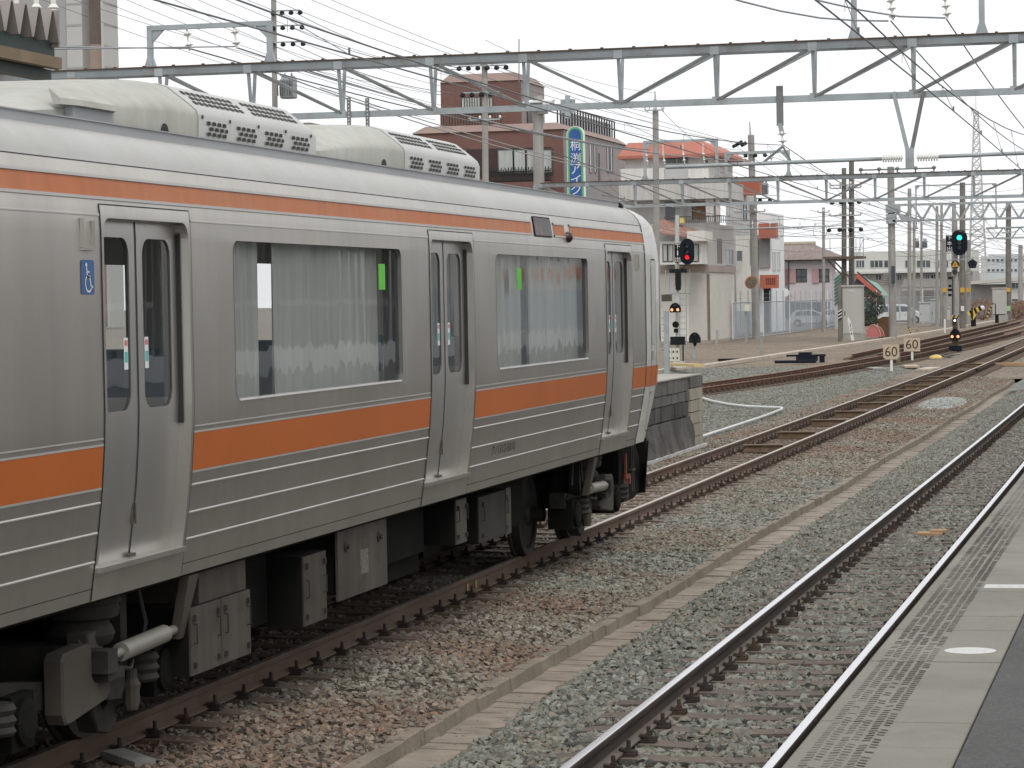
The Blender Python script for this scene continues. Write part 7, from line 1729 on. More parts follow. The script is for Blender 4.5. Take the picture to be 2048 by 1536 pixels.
car('second silver car mostly hidden behind the grey cabinet', (at(1664, 640, 262).x + 1.2, 257.0, -0.21), 0.2, 3.87, 1.5, 1.66, pr3, gl1, ((-1.15, 0.29), (1.15, 0.29)), SILV)

# ---- red lit departure signal
RED_L = lamp_mat('lit red lens', (1.0, 0.015, 0.03), 0.95); GRN_L = lamp_mat('lit green lens', (0.06, 0.95, 0.72), 1.3); ORG_L = lamp_mat('lit orange lens', (1.0, 0.42, 0.18), 1.6); WHT_L = lamp_mat('lit white lens', (1.0, 0.93, 0.85), 1.8)
NAVY = mat('signal black', (0.007, 0.010, 0.018), 0.6, 0, 0.2, spec=0.2); DLENS = mat('dark lens', (0.02, 0.03, 0.035), 0.1)
def oval(xc, zc, rx, zz, y, n=12):
    """upright stadium outline, radius rx, half straight length zz"""
    return [(xc + rx * math.cos(R(180 * i / n)), y, zc + zz + rx * math.sin(R(180 * i / n))) for i in range(n + 1)] + [(xc + rx * math.cos(R(180 + 180 * i / n)), y, zc - zz + rx * math.sin(R(180 + 180 * i / n))) for i in range(n + 1)]
def disk(c, r, n=16, d=0.02): return [(c[0] + r * math.cos(2 * math.pi * i / n), c[1], c[2] + r * math.sin(2 * math.pi * i / n)) for i in range(n)]
def head3(t, pxc, pyc, wpx, hpx, Y, lit, lens, plate, chars):
    c = at(pxc, pyc, Y); s = Y / F_PX; rx = wpx * s / 2; zz = hpx * s / 2 - rx
    b = MB(); b.prism(oval(c.x, c.z, rx, zz, Y), oval(c.x, c.z, rx * .97, zz, Y - 0.03)); hd = b.build('signal_head', NAVY, t)
    b = MB(); b.box(c.x - rx * .45, c.x + rx * .45, Y + 0.001, Y + 0.3, c.z - zz - rx * .3, c.z + zz + rx * .3); b.build('lamp_case', NAVY, hd)
    n = 3
    for k in range(n):
        z = c.z + (1 - k) * zz * 0.95; on = (k == lit); r = rx * (0.34 if on else 0.28)
        b = MB(); b.prism(disk((c.x, Y - .031, z), r), disk((c.x, Y - .045, z), r * .95)); b.build('lens', lens if on else DLENS, hd)
        b = MB(); m_ = 10; o_ = [(c.x + r * 1.15 * math.cos(R(180 * i / m_)), z + r * 1.15 * math.sin(R(180 * i / m_))) for i in range(m_ + 1)]
        b.loft([[(x, Y - .03, zq) for x, zq in o_], [(x, Y - .26, zq - .02) for x, zq in o_]], caps=False); b.build('hood', NAVY, hd, fix=False)
    x0, y0, x1, y1 = plate; p, q = at(x0, y1, Y - .01), at(x1, y0, Y - .01)
    b = MB(); b.box(p.x, q.x, Y - .02, Y + .02, p.z, q.z); np_ = b.build('name_plate', NAVY, t)
    h = (q.z - p.z) / len(chars)
    for k, ch in enumerate(chars):
        w_ = (q.x - p.x); x_a, x_b = p.x + w_ * .14, p.x + w_ * .86
        if ch == '1': x_a, x_b = p.x + w_ * .42, p.x + w_ * .56
        vs, fs = lettering(ch, x_a, x_b, q.z - h * (k + 1) + h * .12, q.z - h * k - h * .1, lambda u, v: (u, Y - .024, v)); b = MB(); b.add(vs, fs); b.build('letter', WHITE, np_, fix=False)
    return hd
YS1 = 110.0
s1 = thing('railway_signal', 'departure signal showing red on a pale mast beside the train front', 'signal', (at(1352, 735, YS1).x, YS1, -0.25))
p = at(1352, 430, YS1); b = MB(); b.tube((at(1353, 735, YS1).x, YS1 + .25, -0.25), (p.x, YS1 + .25, p.z), 0.085, n=14); b.build('mast', mat('pale grey mast', (0.50, 0.51, 0.50), 0.6, 0.1, 0.08), s1, smooth=True)
head3(s1, 1374.5, 503, 29, 53, YS1, 2, RED_L, (1349, 487, 1362, 525), '下1出')
b = MB(); p, q = at(1338, 546, YS1), at(1373, 537, YS1); b.box(p.x, q.x, YS1 + .05, YS1 + .12, p.z, q.z); p, q = at(1350, 573, YS1), at(1361, 546, YS1); b.box(p.x, q.x, YS1 + .05, YS1 + .14, p.z, q.z + .01); c = at(1356, 576, YS1); b.lathe((c.x, YS1 + .02, c.z), [(0.11, 0), (0.11, .12)], n=12, axis='y'); b.build('route_indicator', BLACK, s1)
b = MB()
for k in range(4): c = at(1342 + k * 9, 541, YS1); b.prism(disk((c.x, YS1 + .048, c.z), .035), disk((c.x, YS1 + .03, c.z), .03))
b.build('indicator_lens', DLENS, s1)
def dwarf(t, pxc, pyc, wpx, hpx, Y, lit=True):
    c = at(pxc, pyc, Y); s = Y / F_PX; w_, h_ = wpx * s / 2, hpx * s / 2
    out = [(-1, -1), (1, -1), (1.05, -.2), (.9, .35), (.45, .85), (0, 1), (-.45, .85), (-.9, .35), (-1.05, -.2)]
    b = MB(); b.prism([(c.x + u * w_, Y, c.z + v * h_) for u, v in out], [(c.x + u * w_ * .96, Y - .16, c.z + v * h_ * .96) for u, v in out]); hd = b.build('shunting_head', BLACK, t)
    for u, v, on in ((-.55, -.45, lit), (.55, -.45, lit), (0, .5, False)):
        z = c.z + v * h_; x = c.x + u * w_; r = w_ * .27; b = MB(); b.prism(disk((x, Y - .161, z), r), disk((x, Y - .175, z), r * .95)); b.build('lens', (ORG_L if on else DLENS), hd)
        b = MB(); o_ = [(x + r * 1.25 * math.cos(R(i * 18)), z + r * 1.25 * math.sin(R(i * 18))) for i in range(11)]; b.loft([[(xx_, Y - .16, zq) for xx_, zq in o_], [(xx_, Y - .30, zq) for xx_, zq in o_]], caps=False); b.build('hood', BLACK, hd, fix=False)
    return hd
dwarf(s1, 1351, 615, 22, 20, YS1 - .05)
b = MB(); c = at(1351.5, 649, YS1); b.lathe((c.x, YS1 - .05, c.z), [(0.13, 0.1), (0.135, 0), (0.09, -.01), (0.085, .02), (0.03, .02), (0.025, -.02)], n=16, axis='y'); b.cbox((c.x, YS1 + .05, c.z - .25), (0.16, 0.14, 0.16)); b.build('bell', BLACK, s1)
b = MB(); p, q = at(1341, 690, YS1), at(1369, 673, YS1); b.box(p.x, q.x, YS1 - .05, YS1 + .2, p.z, q.z); p, q = at(1365, 722, YS1), at(1367, 690, YS1); b.box(p.x, q.x, YS1, YS1 + .04, p.z, q.z); b.build('junction_box', BLACK, s1)
b = MB(); p, q = at(1337, 722, YS1), at(1360, 696, YS1)
for k in range(3): x = p.x + (q.x - p.x) * k / 3; b.box(x, x + (q.x - p.x) / 3 - .012, YS1 - .12, YS1 - .02, p.z, q.z)
bx_ = b.build('battery_box', mat('cream plastic', (0.62, 0.60, 0.50), 0.6), s1)
b = MB()
for k in range(3):
    for j in range(2): x = p.x + (q.x - p.x) * (k + .45) / 3; z = p.z + (q.z - p.z) * (.25 + .5 * j); b.box(x - .035, x + .02, YS1 - .126, YS1 - .121, z - .06, z + .03)
b.build('box_marks', BLACK, bx_)
b = MB(); p, q = at(1348, 742, YS1), at(1366, 723, YS1); b.box(p.x, q.x, YS1 - .1, YS1 + .4, -0.3, q.z); b.build('footing', mat('pale footing', (0.5, 0.5, 0.49), 0.9), s1)
b = MB()
for px_ in (1331, 1339, 1371, 1379): b.tube(at(px_, 588, YS1 + .5), at(px_, 540, YS1 + .5), 0.02, n=5)
b.tube(at(1330, 588, YS1 + .5), at(1380, 586, YS1 + .5), 0.025, n=5)
for k in range(9): y_ = 598 + k * 12; b.tube(at(1360, y_, YS1 + .5), at(1373, y_, YS1 + .5), 0.014, n=5)
for px_ in (1360, 1373): b.tube(at(px_, 590, YS1 + .5), at(px_, 725, YS1 + .5), 0.016, n=5)
b.build('ladder', STEEL, s1)
b = MB(); b.path([at(1374, 531, YS1 + .05), at(1364, 537, YS1 + .05), at(1354, 541, YS1 + .05)], 0.018, 5); b.build('cable', RUBBER, s1)
# grey pillar in front with bolts
t = thing('steel_pillar', 'pale steel pillar with side bolts right beside the train nose', 'pillar', (at(1334, 740, 96).x, 96, -0.2))
b = MB(); p = at(1334, 745, 96); b.box(p.x - .085, p.x + .085, 95.9, 96.1, -0.25, at(1334, 622, 96).z); b.build('shaft', STEEL, t)
b = MB()
for k in range(9): z = at(1334, 636 + k * 13, 96).z; b.tube((p.x - .16, 95.98, z), (p.x - .08, 95.98, z), 0.012, n=5)
b.build('bolts', STEELD, t)
b = MB(); p, q = at(1325, 603, 96), at(1343, 589, 96); b.box(p.x, q.x, 95.8, 96.1, p.z, q.z); b.build('head_box', UGREY, t)
# small black dwarf signal on its own post
t = thing('dwarf_signal', 'unlit black dwarf signal on a short post before the cream garage', 'signal', (at(1390, 716, 128).x, 128, -0.25))
dwarf(t, 1390, 675, 23, 22, 128, False); b = MB(); p = at(1388, 716, 128); b.tube((p.x, 128.05, -.25), (p.x, 128.05, at(1388, 684, 128).z), 0.06, n=10); b.build('post', STEEL, t, smooth=True)
b = MB(); c = at(1390, 687, 128); b.prism([(c.x - .12, 127.95, c.z + .12), (c.x + .12, 127.95, c.z + .12), (c.x + .04, 127.95, c.z - .12), (c.x - .04, 127.95, c.z - .12)], [(c.x - .12, 128.05, c.z + .12), (c.x + .12, 128.05, c.z + .12), (c.x + .04, 128.05, c.z - .12), (c.x - .04, 128.05, c.z - .12)]); b.build('neck', BLACK, t)

# ---- green lit departure signal
YS2 = 134.0
s2 = thing('railway_signal', 'departure signal showing green on a concrete mast between the lines', 'signal', (at(1911, 703, YS2).x, YS2, -0.2))
p, q = at(1911, 703, YS2), at(1909, 440, YS2); b = MB(); b.tube((p.x, YS2 + .3, -.25), (q.x, YS2 + .3, q.z), 0.135, 0.115, n=14); b.build('mast', CONC, s2, smooth=True)
head3(s2, 1919, 485, 31, 51, YS2, 0, GRN_L, (1892, 470, 1906, 503), '下本出')
c = at(1910.5, 529, YS2); b = MB(); b.prism(disk((c.x, YS2, c.z), .21), disk((c.x, YS2 - .04, c.z), .205)); o = b.build('warning_disc', mat('dark brown disc', (0.045, 0.03, 0.02), 0.5), s2)
b = MB(); b.add([(c.x - .16, YS2 - .045, c.z - .11), (c.x + .16, YS2 - .045, c.z - .11), (c.x, YS2 - .045, c.z + .17)], [(0, 1, 2)]); tri = b.build('triangle', mat('amber triangle', (0.62, 0.36, 0.03), 0.5), o, fix=False)
vs, fs = lettering('8', c.x - .04, c.x + .04, c.z - .08, c.z + .05, lambda u, v: (u, YS2 - .049, v)); b = MB(); b.add(vs, fs); b.build('triangle_mark', MATS['dark brown disc'], o, fix=False)
c = at(1909.5, 544, YS2); b = MB(); b.lathe((c.x, YS2, c.z), [(0.125, .1), (0.125, -.04), (0.07, -.045), (0.06, -.02)], n=16, axis='y'); b.build('round_lamp', MATS['dark brown disc'], s2)
c = at(1945, 528, YS2); b = MB(); hx = [(math.cos(R(90 + 72 * i)), math.sin(R(90 + 72 * i))) for i in range(5)]; b.prism([(c.x + .25 * u, YS2, c.z + .25 * v) for u, v in hx], [(c.x + .24 * u, YS2 - .06, c.z + .24 * v) for u, v in hx]); o = b.build('pentagon_indicator', NAVY, s2)
b = MB()
for k in range(5): u, v = hx[k]; x, z = c.x + .13 * u, c.z + .13 * v; b.prism(disk((x, YS2 - .062, z), .04, 10), disk((x, YS2 - .075, z), .035, 10))
b.build('indicator_lens', DLENS, o)
b = MB(); b.bar(at(1895, 521, YS2 + .1), at(1950, 516, YS2 + .1), 0.05); b.path([at(1944, 540, YS2), at(1941, 546, YS2), at(1930, 547, YS2 + .1)], 0.02, 5); b.build('arm', STEEL, s2)
b = MB()
for yy, w_ in ((556, 14), (572, 12), (580, 16), (590, 13)): p = at(1900, yy, YS2 + .15); b.cbox((p.x, YS2 + .1, p.z), (w_ * .012, .1, .13))
b.build('relay_boxes', BLACK, s2)
dwarf(s2, 1910.5, 668, 21, 22, YS2 - .1)
c = at(1910, 641, YS2); b = MB(); b.lathe((c.x, YS2 - .1, c.z), [(0.12, .12), (0.12, -.03), (0.06, -.03)], n=14, axis='y'); o = b.build('marker_lamp', BLACK, s2); b = MB(); b.prism(disk((c.x, YS2 - .131, c.z), .055), disk((c.x, YS2 - .145, c.z), .05)); b.build('lens', WHT_L, o)
b = MB(); p, q = at(1907, 663, YS2), at(1915, 645, YS2); b.box(p.x, q.x, YS2 - .05, YS2 + .1, p.z, q.z); p, q = at(1904.5, 692, YS2), at(1917, 679, YS2); b.box(p.x, q.x, YS2 - .08, YS2 + .14, p.z, q.z); b.build('stand', mat('brown stand', (0.09, 0.06, 0.035), 0.7, 0, 0.3, 6), s2)
b = MB(); p, q = at(1899, 703, YS2), at(1924, 691, YS2); b.box(p.x, q.x, YS2 - .2, YS2 + .2, -0.2, q.z); b.build('base_box', NAVY, s2)
for k in range(4):
    p = at(1904 + k * 4, 634, YS2 - .12); b = MB(); b.bar((p.x - .05, YS2 - .12, p.z - .09), (p.x + .05, YS2 - .12, p.z + .09), 0.05, 0.02, up=(0, 1, 0)); b.build('hazard_stripe', mat('hazard yellow', (0.62, 0.42, 0.04), 0.6) if k % 2 == 0 else BLACK, s2)
b = MB(); p = at(1906, 600, YS2 + .1); b.tube((p.x - .02, YS2 + .15, 0.2), (p.x - .02, YS2 + .15, at(1906, 552, YS2).z), 0.025, n=6); b.build('conduit', RUBBER, s2)

# ---- speed boards
TANB = mat('tan enamel', (0.50, 0.40, 0.29), 0.6, 0, 0.06, 3); BRN = mat('brown print', (0.045, 0.028, 0.018), 0.6)
for k, (x0, x1, y0, y1, yb_, Y, cut, lb) in enumerate(((1766.5, 1798.5, 689, 719, 740, 102.8, 5, 'nearer tan speed board reading 60 with cut lower corners'), (1808, 1840, 675.5, 703, 721, 117.0, 0, 'farther square tan speed board reading 60'))):
    p, q = at(x0, y1, Y), at(x1, y0, Y); t = thing('speed_board', lb, 'sign', ((p.x + q.x) / 2, Y, -0.25), group='speed boards')
    cc = cut * Y / F_PX; out = [(p.x + cc, p.z), (q.x - cc, p.z), (q.x, p.z + cc), (q.x, q.z), (p.x, q.z), (p.x, p.z + cc)] if cut else [(p.x, p.z), (q.x, p.z), (q.x, q.z), (p.x, q.z)]
    b = MB(); b.prism([(x, Y, z) for x, z in out], [(x, Y - .02, z) for x, z in out]); bd = b.build('board', TANB, t)
    w_ = q.x - p.x; h_ = q.z - p.z; vs, fs = lettering('60', p.x + w_ * .12, q.x - w_ * .12, p.z + h_ * .19, q.z - h_ * .14, lambda u, v: (u, Y - .024, v)); b = MB(); b.add(vs, fs); b.build('numeral', BRN, bd, fix=False)
    b = MB(); b.box((p.x + q.x) / 2 - .045, (p.x + q.x) / 2 + .045, Y + .002, Y + .06, -0.3, q.z - .1); b.build('post', WHITE, t)

# ---- cabinets and boxes
CAB = mat('equipment cabinet', (0.44, 0.435, 0.405), 0.55, 0.05, 0.04, 1, streak=0.05); CABL = mat('pale cabinet', (0.52, 0.54, 0.54), 0.5, 0.05, 0.04, 1)
def cabinet(label, x0, x1, y0, y1, Y, d, m, base=None, doors=1, roof=True, side=None, name='equipment_cabinet'):
    p, q = at(x0, y1, Y), at(x1, y0, Y); t = thing(name, label, 'cabinet', (p.x, Y, p.z), group='lineside cabinets')
    b = MB(); b.box(p.x, q.x, Y, Y + d, p.z, q.z); bo = b.build('case', m, t)
    if roof: b = MB(); b.box(p.x - .06, q.x + .06, Y - .1, Y + d + .06, q.z + .001, q.z + .1); b.build('roof', m, t)
    for k in range(doors):
        w_ = (q.x - p.x) / doors; b = MB(); b.box(p.x + k * w_ + .05, p.x + (k + 1) * w_ - .05, Y - .03, Y - .004, p.z + .06, q.z - .12); dd = b.build('door', m, t)
        b = MB(); b.box(p.x + k * w_ + .12, p.x + k * w_ + .16, Y - .06, Y - .031, p.z + (q.z - p.z) * .4, p.z + (q.z - p.z) * .48); b.build('handle', UGREY, dd)
    b = MB(); b.box(p.x + (q.x - p.x) * .3, p.x + (q.x - p.x) * .65, Y - .036, Y - .031, q.z - .3, q.z - .2); b.build('name_strip', CABL, t)
    if base: b = MB(); b.box(p.x + .02, q.x + .1, Y - .12, Y + d + .1, -0.3, p.z - .02); b.build('base', mat('cabinet base', (0.33, 0.32, 0.30), 0.9, 0, 0.1, 2), t)
    return t
cabinet('large grey lineside cabinet on a concrete base', 1686, 1724, 573, 668, 174, 1.1, CAB, base=True)
cabinet('two door pale metal box on legs right of the minivan', 1839, 1860, 606, 645, 240, 0.6, CABL)
cabinet('wider pale metal box with warning print behind the speed boards', 1862, 1886, 600, 647, 243, 0.7, mat('blue grey cabinet', (0.46, 0.49, 0.51), 0.55), base=True)
cabinet('slim pale box beside the green signal mast', 1887, 1899, 616, 640, 240, 0.4, CABL, base=True)
cabinet('tall pale relay cabinet beside the dark pole at right', 1985, 2011, 577, 630, 272, 1.5, CAB, base=True)
b = MB(); p, q = at(1783, 567, 176.4), at(1789.5, 532, 176.4); b.box(p.x, q.x, 176.4, 176.7, p.z, q.z); o = b.build('dark_box', mat('slate box', (0.045, 0.06, 0.075), 0.5)); tag(o, 'slim dark slate box fixed to the third gantry post', 'box')
b = MB(); p, q = at(1766, 571, 176.9), at(1783, 545, 176.9); b.box(p.x, q.x, 176.9, 177.2, p.z, q.z); o = b.build('meter_box', mat('tan louvre box', (0.40, 0.38, 0.35), 0.8)); tag(o, 'pale louvred box left of the slate box on the gantry post', 'box')
b = MB()
for k in range(6): z = p.z + (q.z - p.z) * (k + .3) / 6; b.box(p.x, q.x, 176.86, 176.899, z, z + .04)
b.build('louvre', STEELD, o)
# pink half-round rail lubricator cover
for k, (x0, x1, Y, lb) in enumerate(((1733, 1762, 178, 'front pink half round cover beside the grey cabinet'), (1738, 1769, 179, 'rear pink half round cover beside the grey cabinet'))):
    p, q = at(x0, 676, Y), at(x1, 676, Y); r = (q.x - p.x) / 2; zc = at(x0, 674 if k == 0 else 673, Y).z; hgt = at(x0, 650 + k * 3, Y).z - zc
    o_ = [((p.x + q.x) / 2 + r * math.cos(R(180 * i / 20)), zc + hgt * math.sin(R(180 * i / 20))) for i in range(21)]
    b = MB(); b.prism([(x, Y, z) for x, z in o_], [(x, Y - .25, z) for x, z in o_]); o = b.build('half_round_cover', mat('faded pink red', (0.56, 0.20, 0.18), 0.6, 0, 0.05)); tag(o, lb, 'cover', 'half round covers')
    b = MB(); b.path([(x, Y - .26, z) for x, z in o_], 0.035, 6); b.build('rim', mat('pale pink rim', (0.66, 0.36, 0.33), 0.6), o)
b = MB(); p, q = at(1757, 676, 181), at(1777, 634, 181); b.prism([(p.x, 181, -.25), (q.x, 181, -.25), (q.x, 181, q.z), (p.x + .3, 181, q.z + .02), (p.x, 181, q.z - .12)], [(p.x, 181.6, -.25), (q.x, 181.6, -.25), (q.x, 181.6, q.z), (p.x + .3, 181.6, q.z + .02), (p.x, 181.6, q.z - .12)]); o = b.build('rusty_box', mat('rust brown', (0.14, 0.075, 0.04), 0.85, 0, 0.3, 3)); tag(o, 'rusty brown steel box behind the pink covers', 'box')
# leaning white number post
t = thing('number_post', 'leaning white post with painted digits in front of the grey cabinet', 'marker post', (at(1704, 680, 171).x, 171, -0.2))
p0, p1 = at(1705.5, 681, 171), at(1698, 640, 171); b = MB(); b.prism([(p0.x - .085, 171, p0.z), (p0.x + .085, 171, p0.z), (p1.x + .1, 171, p1.z - .1), (p1.x - .05, 171, p1.z + .2), (p1.x - .1, 171, p1.z)], [(p0.x - .085, 171.12, p0.z), (p0.x + .085, 171.12, p0.z), (p1.x + .1, 171.12, p1.z - .1), (p1.x - .05, 171.12, p1.z + .2), (p1.x - .1, 171.12, p1.z)]); ps = b.build('post', WHITE, t)
for k, ch in enumerate('326'):
    c = p1 + (p0 - p1) * (0.25 + k * .2); vs, fs = lettering(ch, c.x - .05, c.x + .06, c.z - .1, c.z + .1, lambda u, v: (u, 170.993, v)); b = MB(); b.add(vs, fs); b.build('digit', BLACK, ps, fix=False)
# dark striped post left of the cabinet
t = thing('striped_post', 'weathered post with a striped hazard plate left of the grey cabinet', 'post', (at(1680, 684, 170).x, 170, -0.2)); p = at(1680.5, 684, 170); b = MB(); b.tube((p.x, 170, -.25), (p.x, 170, at(1680, 570, 170).z), 0.13, 0.11, n=10); b.build('post', WOODP, t)
for k in range(6): c = at(1680, 621 + k * 3.4, 169.85); b = MB(); b.bar((c.x - .12, 169.84, c.z - .08), (c.x + .12, 169.84, c.z + .06), 0.05, 0.012, up=(0, 1, 0)); b.build('stripe', BLACK if k % 2 else WHITE, t)
# convex mirror
t = thing('road_mirror', 'round road mirror with an orange rim before the cream shop', 'mirror', (at(1503, 600, 184).x, 184, 3)); c = at(1503, 565, 184)
b = MB(); rot = Matrix.Rotation(R(35), 3, 'Z') @ Matrix.Rotation(R(20), 3, 'X')
def rdisk(c, r, off, n=18): return [Vector(c) + rot @ Vector((r * math.cos(2 * math.pi * i / n), off, r * math.sin(2 * math.pi * i / n))) for i in range(n)]
b.prism(rdisk(c, .46, 0), rdisk(c, .44, .12)); b.build('rim', mat('orange rim', (0.50, 0.20, 0.09), 0.6), t); b = MB(); b.prism(rdisk(c, .38, -.012), rdisk(c, .38, -.002)); b.build('mirror_face', mat('mirror', (0.6, 0.6, 0.6), 0.05, 1.0), t); b = MB(); b.tube((c.x + .25, 184.3, -.2), (c.x + .25, 184.3, c.z), 0.05, n=8); b.build('post', STEEL, t)
# short posts and small boxes
for k, (px_, y0, y1, Y, wpx, lb) in enumerate(((1434, 660, 690, 160, 4.5, 'short concrete post by the garage corner'), (1523, 674, 709, 130, 5, 'short concrete post standing in the brown gravel'), (1493, 603, 684, 165, 4, 'thin post with a small box before the fence'), (1890, 638, 670, 200, 3, 'thin white post left of the green signal'), (1797, 705, 722, 112, 7, 'short mossy timber post behind the nearer speed board'))):
    p, q = at(px_, y1, Y), at(px_, y0, Y); r = wpx * Y / F_PX / 2; b = MB(); b.box(p.x - r, p.x + r, Y - r, Y + r, -0.3, q.z - .03); b.box(p.x - r * .8, p.x + r * .8, Y - r * .8, Y + r * .8, q.z - .031, q.z); o = b.build('marker_post', WHITE if k == 3 else CONC if k != 4 else mat('mossy timber', (0.16, 0.14, 0.10), .9)); tag(o, lb, 'post')
    if k == 2: c = at(1494, 615, Y - .2); b = MB(); b.box(c.x - .13, c.x + .13, Y - .28, Y - .1, c.z - .22, c.z + .18); b.build('small_box', mat('cream plastic', (0.62, 0.60, 0.50), 0.6), o)
# guy wire guards, black and yellow
GY = mat('guard yellow', (0.60, 0.46, 0.08), 0.6)
for k, (x0, y0, x1, y1, Y, lb) in enumerate(((1817, 655, 1825, 672, 200, 'left black and yellow wire guard before the minivan'), (1834, 660, 1842, 674, 200, 'right black and yellow wire guard before the minivan'), (1985, 606, 1974, 634, 250, 'slanted black and yellow wire guard left of the relay cabinet'))):
    t = thing('wire_guard', lb, 'wire guard', (at(x1, y1, Y).x, Y, -0.2), group='wire guards'); a, c = at(x0, y0, Y), at(x1, y1, Y); n = 8
    for i in range(n): b = MB(); b.tube(a + (c - a) * (i / n), a + (c - a) * ((i + 1) / n), 0.06, n=8); b.build('band', GY if i % 2 else BLACK, t)
# level crossing barrier machines
t = thing('crossing_barrier', 'yellow and black striped crossing barrier machine at right', 'barrier', (at(1948, 645, 236).x, 236, -0.2))
a, c = at(1936, 628, 236), at(1962, 616, 236); n = 6
for i in range(n): b = MB(); b.bar(a + (c - a) * (i / n), a + (c - a) * ((i + 1) / n), 0.45, 0.4); b.build('arm_section', GY if i % 2 == 0 else BLACK, t)
b = MB(); b.lathe(c + Vector((0.1, 0, 0)), [(0.05, -.2), (0.2, -.1), (0.22, .05), (0.1, .2)], n=10); b.build('counterweight', WHITE, t); b = MB(); p = at(1947, 650, 236); b.box(p.x - .2, p.x + .2, 235.8, 236.2, -.25, at(1947, 626, 236).z); b.build('housing', BLACK, t)
b = MB(); a = at(1945, 655, 233); b.tube((a.x, 233, -.25), (a.x, 233, at(1945, 616, 233).z), 0.055, n=8); b.build('post', BLACK, t); b = MB(); a, c = at(1951, 648, 236), at(1948, 640, 236); b.bar(at(1944, 640, 235.5), at(1951, 628, 235.5), .3, .2); b.build('striped_panel', GY, t)
b = MB(); p = at(1994, 646, 258); b.box(p.x - .16, p.x + .16, 257.8, 258.1, -.25, at(1994, 630, 258).z); b.tube((p.x - .1, 257.7, -.2), (p.x - .1, 257.7, at(1993, 607, 258).z), 0.05, n=6); b.box(at(1987, 629, 258).x, at(2011, 629, 258).x, 257.9, 258, at(1990, 630, 258).z, at(1990, 629, 258).z + .03); o = b.build('barrier_post', BLACK); tag(o, 'black barrier post with a thin arm before the relay cabinet', 'barrier')
# point machine beside the siding
t = thing('point_machine', 'black point machine on its bearers beside the rusty siding', 'point machine', (at(1610, 722, 118).x, 118, -0.25))
p, q = at(1594, 722, 118), at(1634, 704, 118); b = MB(); b.box(p.x, q.x, 117.7, 118.3, -0.2, q.z - .1); b.box(p.x + .1, q.x - .25, 117.75, 118.25, q.z - .099, q.z); b.build('motor_case', NAVY, t)
b = MB(); a, c = at(1573, 711, 118), at(1651, 709, 118); b.box(a.x, c.x, 117.9, 118.1, a.z - .05, a.z + .03); a, c = at(1550, 727, 115), at(1632, 724, 115); b.box(a.x, c.x, 114.9, 115.15, -0.2, -0.08); b.box(a.x + .2, c.x - .5, 115.6, 115.8, -0.2, -0.1); a = at(1645, 718, 118); b.box(a.x - .1, a.x + .1, 117.7, 118, -0.25, at(1645, 708, 118).z); b.build('bearers', NAVY, t)
b = MB(); p = at(1437, 720, 122); q = at(1477, 718, 122); b.box(p.x, q.x, 121.8, 122.3, -0.24, -0.13); o = b.build('black_plank', NAVY); tag(o, 'flat black cover plate lying left of the point machine', 'cover plate')
# cable trough and yellow walkway edge
TR = mat('trough concrete', (0.46, 0.40, 0.33), 0.9, 0, 0.12, 1.5)
t = thing('cable_trough', 'pale concrete cable trough running beside the sidings', 'cable trough', (-18.5, 112, -0.25)); pts = [(-19.6, 104), (-18.9, 112), (-18.6, 124), (-18.5, 134), (-18.0, 155), (-17.6, 180), (-17.3, 215), (-17.1, 280)]
for (xa, ya), (xb, yb_) in zip(pts, pts[1:]):
    n = max(1, int((yb_ - ya) / 2.5))
    for i in range(n):
        u0, u1 = i / n, (i + 1) / n; p, q = Vector((xa + (xb - xa) * u0, ya + (yb_ - ya) * u0 + .02, -.2)), Vector((xa + (xb - xa) * u1, ya + (yb_ - ya) * u1 - .02, -.2))
        b = MB(); b.bar(p + Vector((random.uniform(-.03, .03), 0, 0)), q, 0.42, 0.14); b.build('trough_lid', TR, t)
b = MB(); b.bar(at(1338, 728, 108), at(1398, 731, 100), 0.35, 0.1); o = b.build('walkway_board', mat('yellow board', (0.55, 0.42, 0.19), 0.8, 0, 0.15, 2)); tag(o, 'yellowish walkway board near the foot of the red signal', 'board')
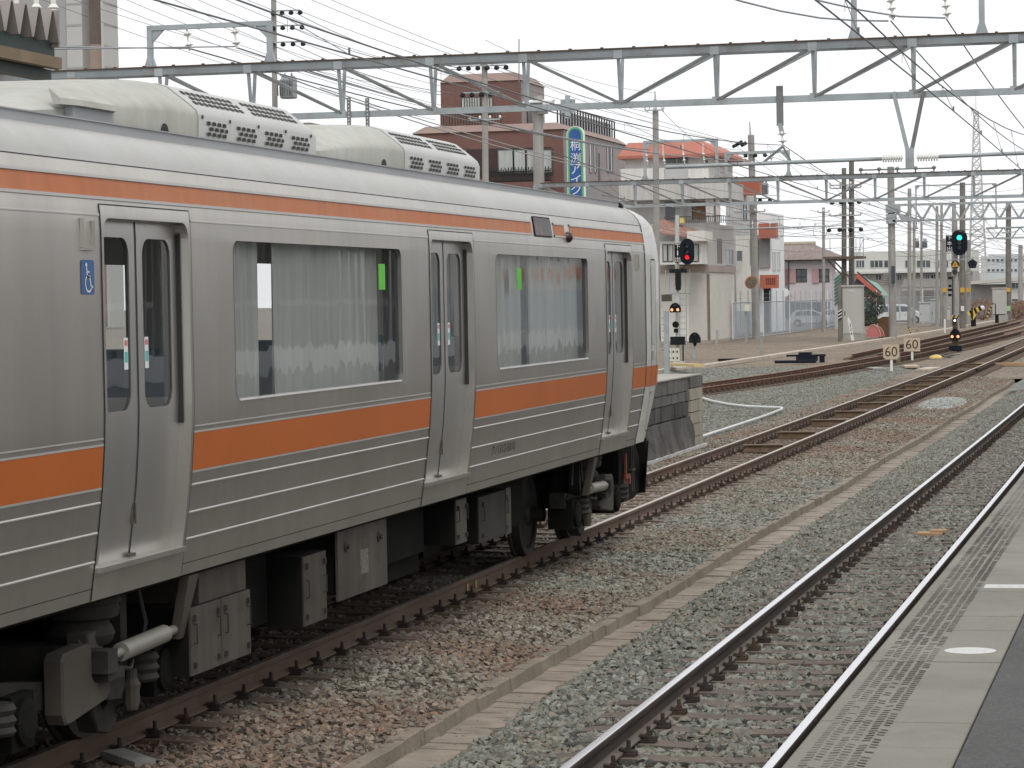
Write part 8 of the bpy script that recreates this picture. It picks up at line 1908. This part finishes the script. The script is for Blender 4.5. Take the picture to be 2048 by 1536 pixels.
# debris between the lines
rnd = random.Random(21); db = MB()
for k in range(26):
    p = ground_pt(rnd.uniform(1790, 1900), rnd.uniform(702, 716), -.2); db.bar(p, p + Vector((rnd.uniform(-.7, .7), rnd.uniform(-3, 3), rnd.uniform(0, .05))), 0.07, 0.04)
o = db.build('cable_offcuts', mat('dark offcuts', (0.09, 0.09, 0.10), 0.7, 0, 0.5, 0.6), kind='stuff'); tag(o, 'scattered dark cable offcuts between the speed boards and the signal', 'debris')
p = ground_pt(1872, 714, -.18); b = MB(); b.lathe((p.x, p.y, -.24), [(0.32, 0), (0.3, 0.06), (0.2, 0.13), (0.05, 0.17)], n=9); o = b.build('yellow_cloth', mat('yellow cloth', (0.62, 0.46, 0.16), .9, 0, .2, 6)); tag(o, 'crumpled yellow cloth on the ballast near the green signal', 'cloth')
for k, (px_, py_, lb, c_) in enumerate(((1750, 737, 'grey lid lying left of the nearer speed board post', (0.38, 0.38, 0.36)), (1822, 733, 'tan board lying right of the nearer speed board', (0.42, 0.34, 0.25)), (1858, 738, 'pale plank lying along the main line rail', (0.48, 0.42, 0.35)))):
    p = ground_pt(px_, py_, -.2); b = MB(); b.cbox((p.x, p.y, -.19), (0.55, 2.4 if k else 1.2, 0.07), Matrix.Rotation(R((25, 8, -4)[k]), 3, 'Z')); o = b.build('loose_board', mat('board %d' % k, c_, .9, 0, .15, 3)); tag(o, lb, 'board')
p = ground_pt(2010, 728, -.15); b = MB(); b.box(p.x - 1.1, p.x + 1.3, p.y - .25, p.y + .25, -.22, -.1); o = b.build('crossing_plank', mat('orange timber', (0.34, 0.22, 0.12), .9, 0, .2, 2)); tag(o, 'orange brown timber lying across by the main line near rail', 'timber')
# rail joint plate
b = MB(); b.box(XT + .5665 + bend(100) + .03, XT + .5665 + bend(100) + .09, 97, 98.4, -.13, -.02); o = b.build('fishplate', NAVY); tag(o, 'dark fishplate on the near rail of the main line', 'fishplate')
# small slabs lying about the near tracks
p = ground_pt(258, 1516, -.16); b = MB(); b.cbox((p.x, p.y, -.165), (0.16, 0.34, 0.05), Matrix.Rotation(R(58), 3, 'Z') @ Matrix.Rotation(R(6), 3, 'X')); o = b.build('concrete_slab', CONC); tag(o, 'small pale concrete slab beside the near rail under the train', 'slab')
p = ground_pt(1866, 1067, -.15); b = MB(); b.box(p.x - .18, p.x + .12, p.y - .16, p.y + .14, -.19, -.135); b.box(p.x - .03, p.x + .16, p.y - .05, p.y + .13, -.135, -.11); o = b.build('wooden_board', mat('orange timber', (0.34, 0.22, 0.12), .9, 0, .2, 2)); tag(o, 'short brown board between the rails of the track beside the platform', 'board')
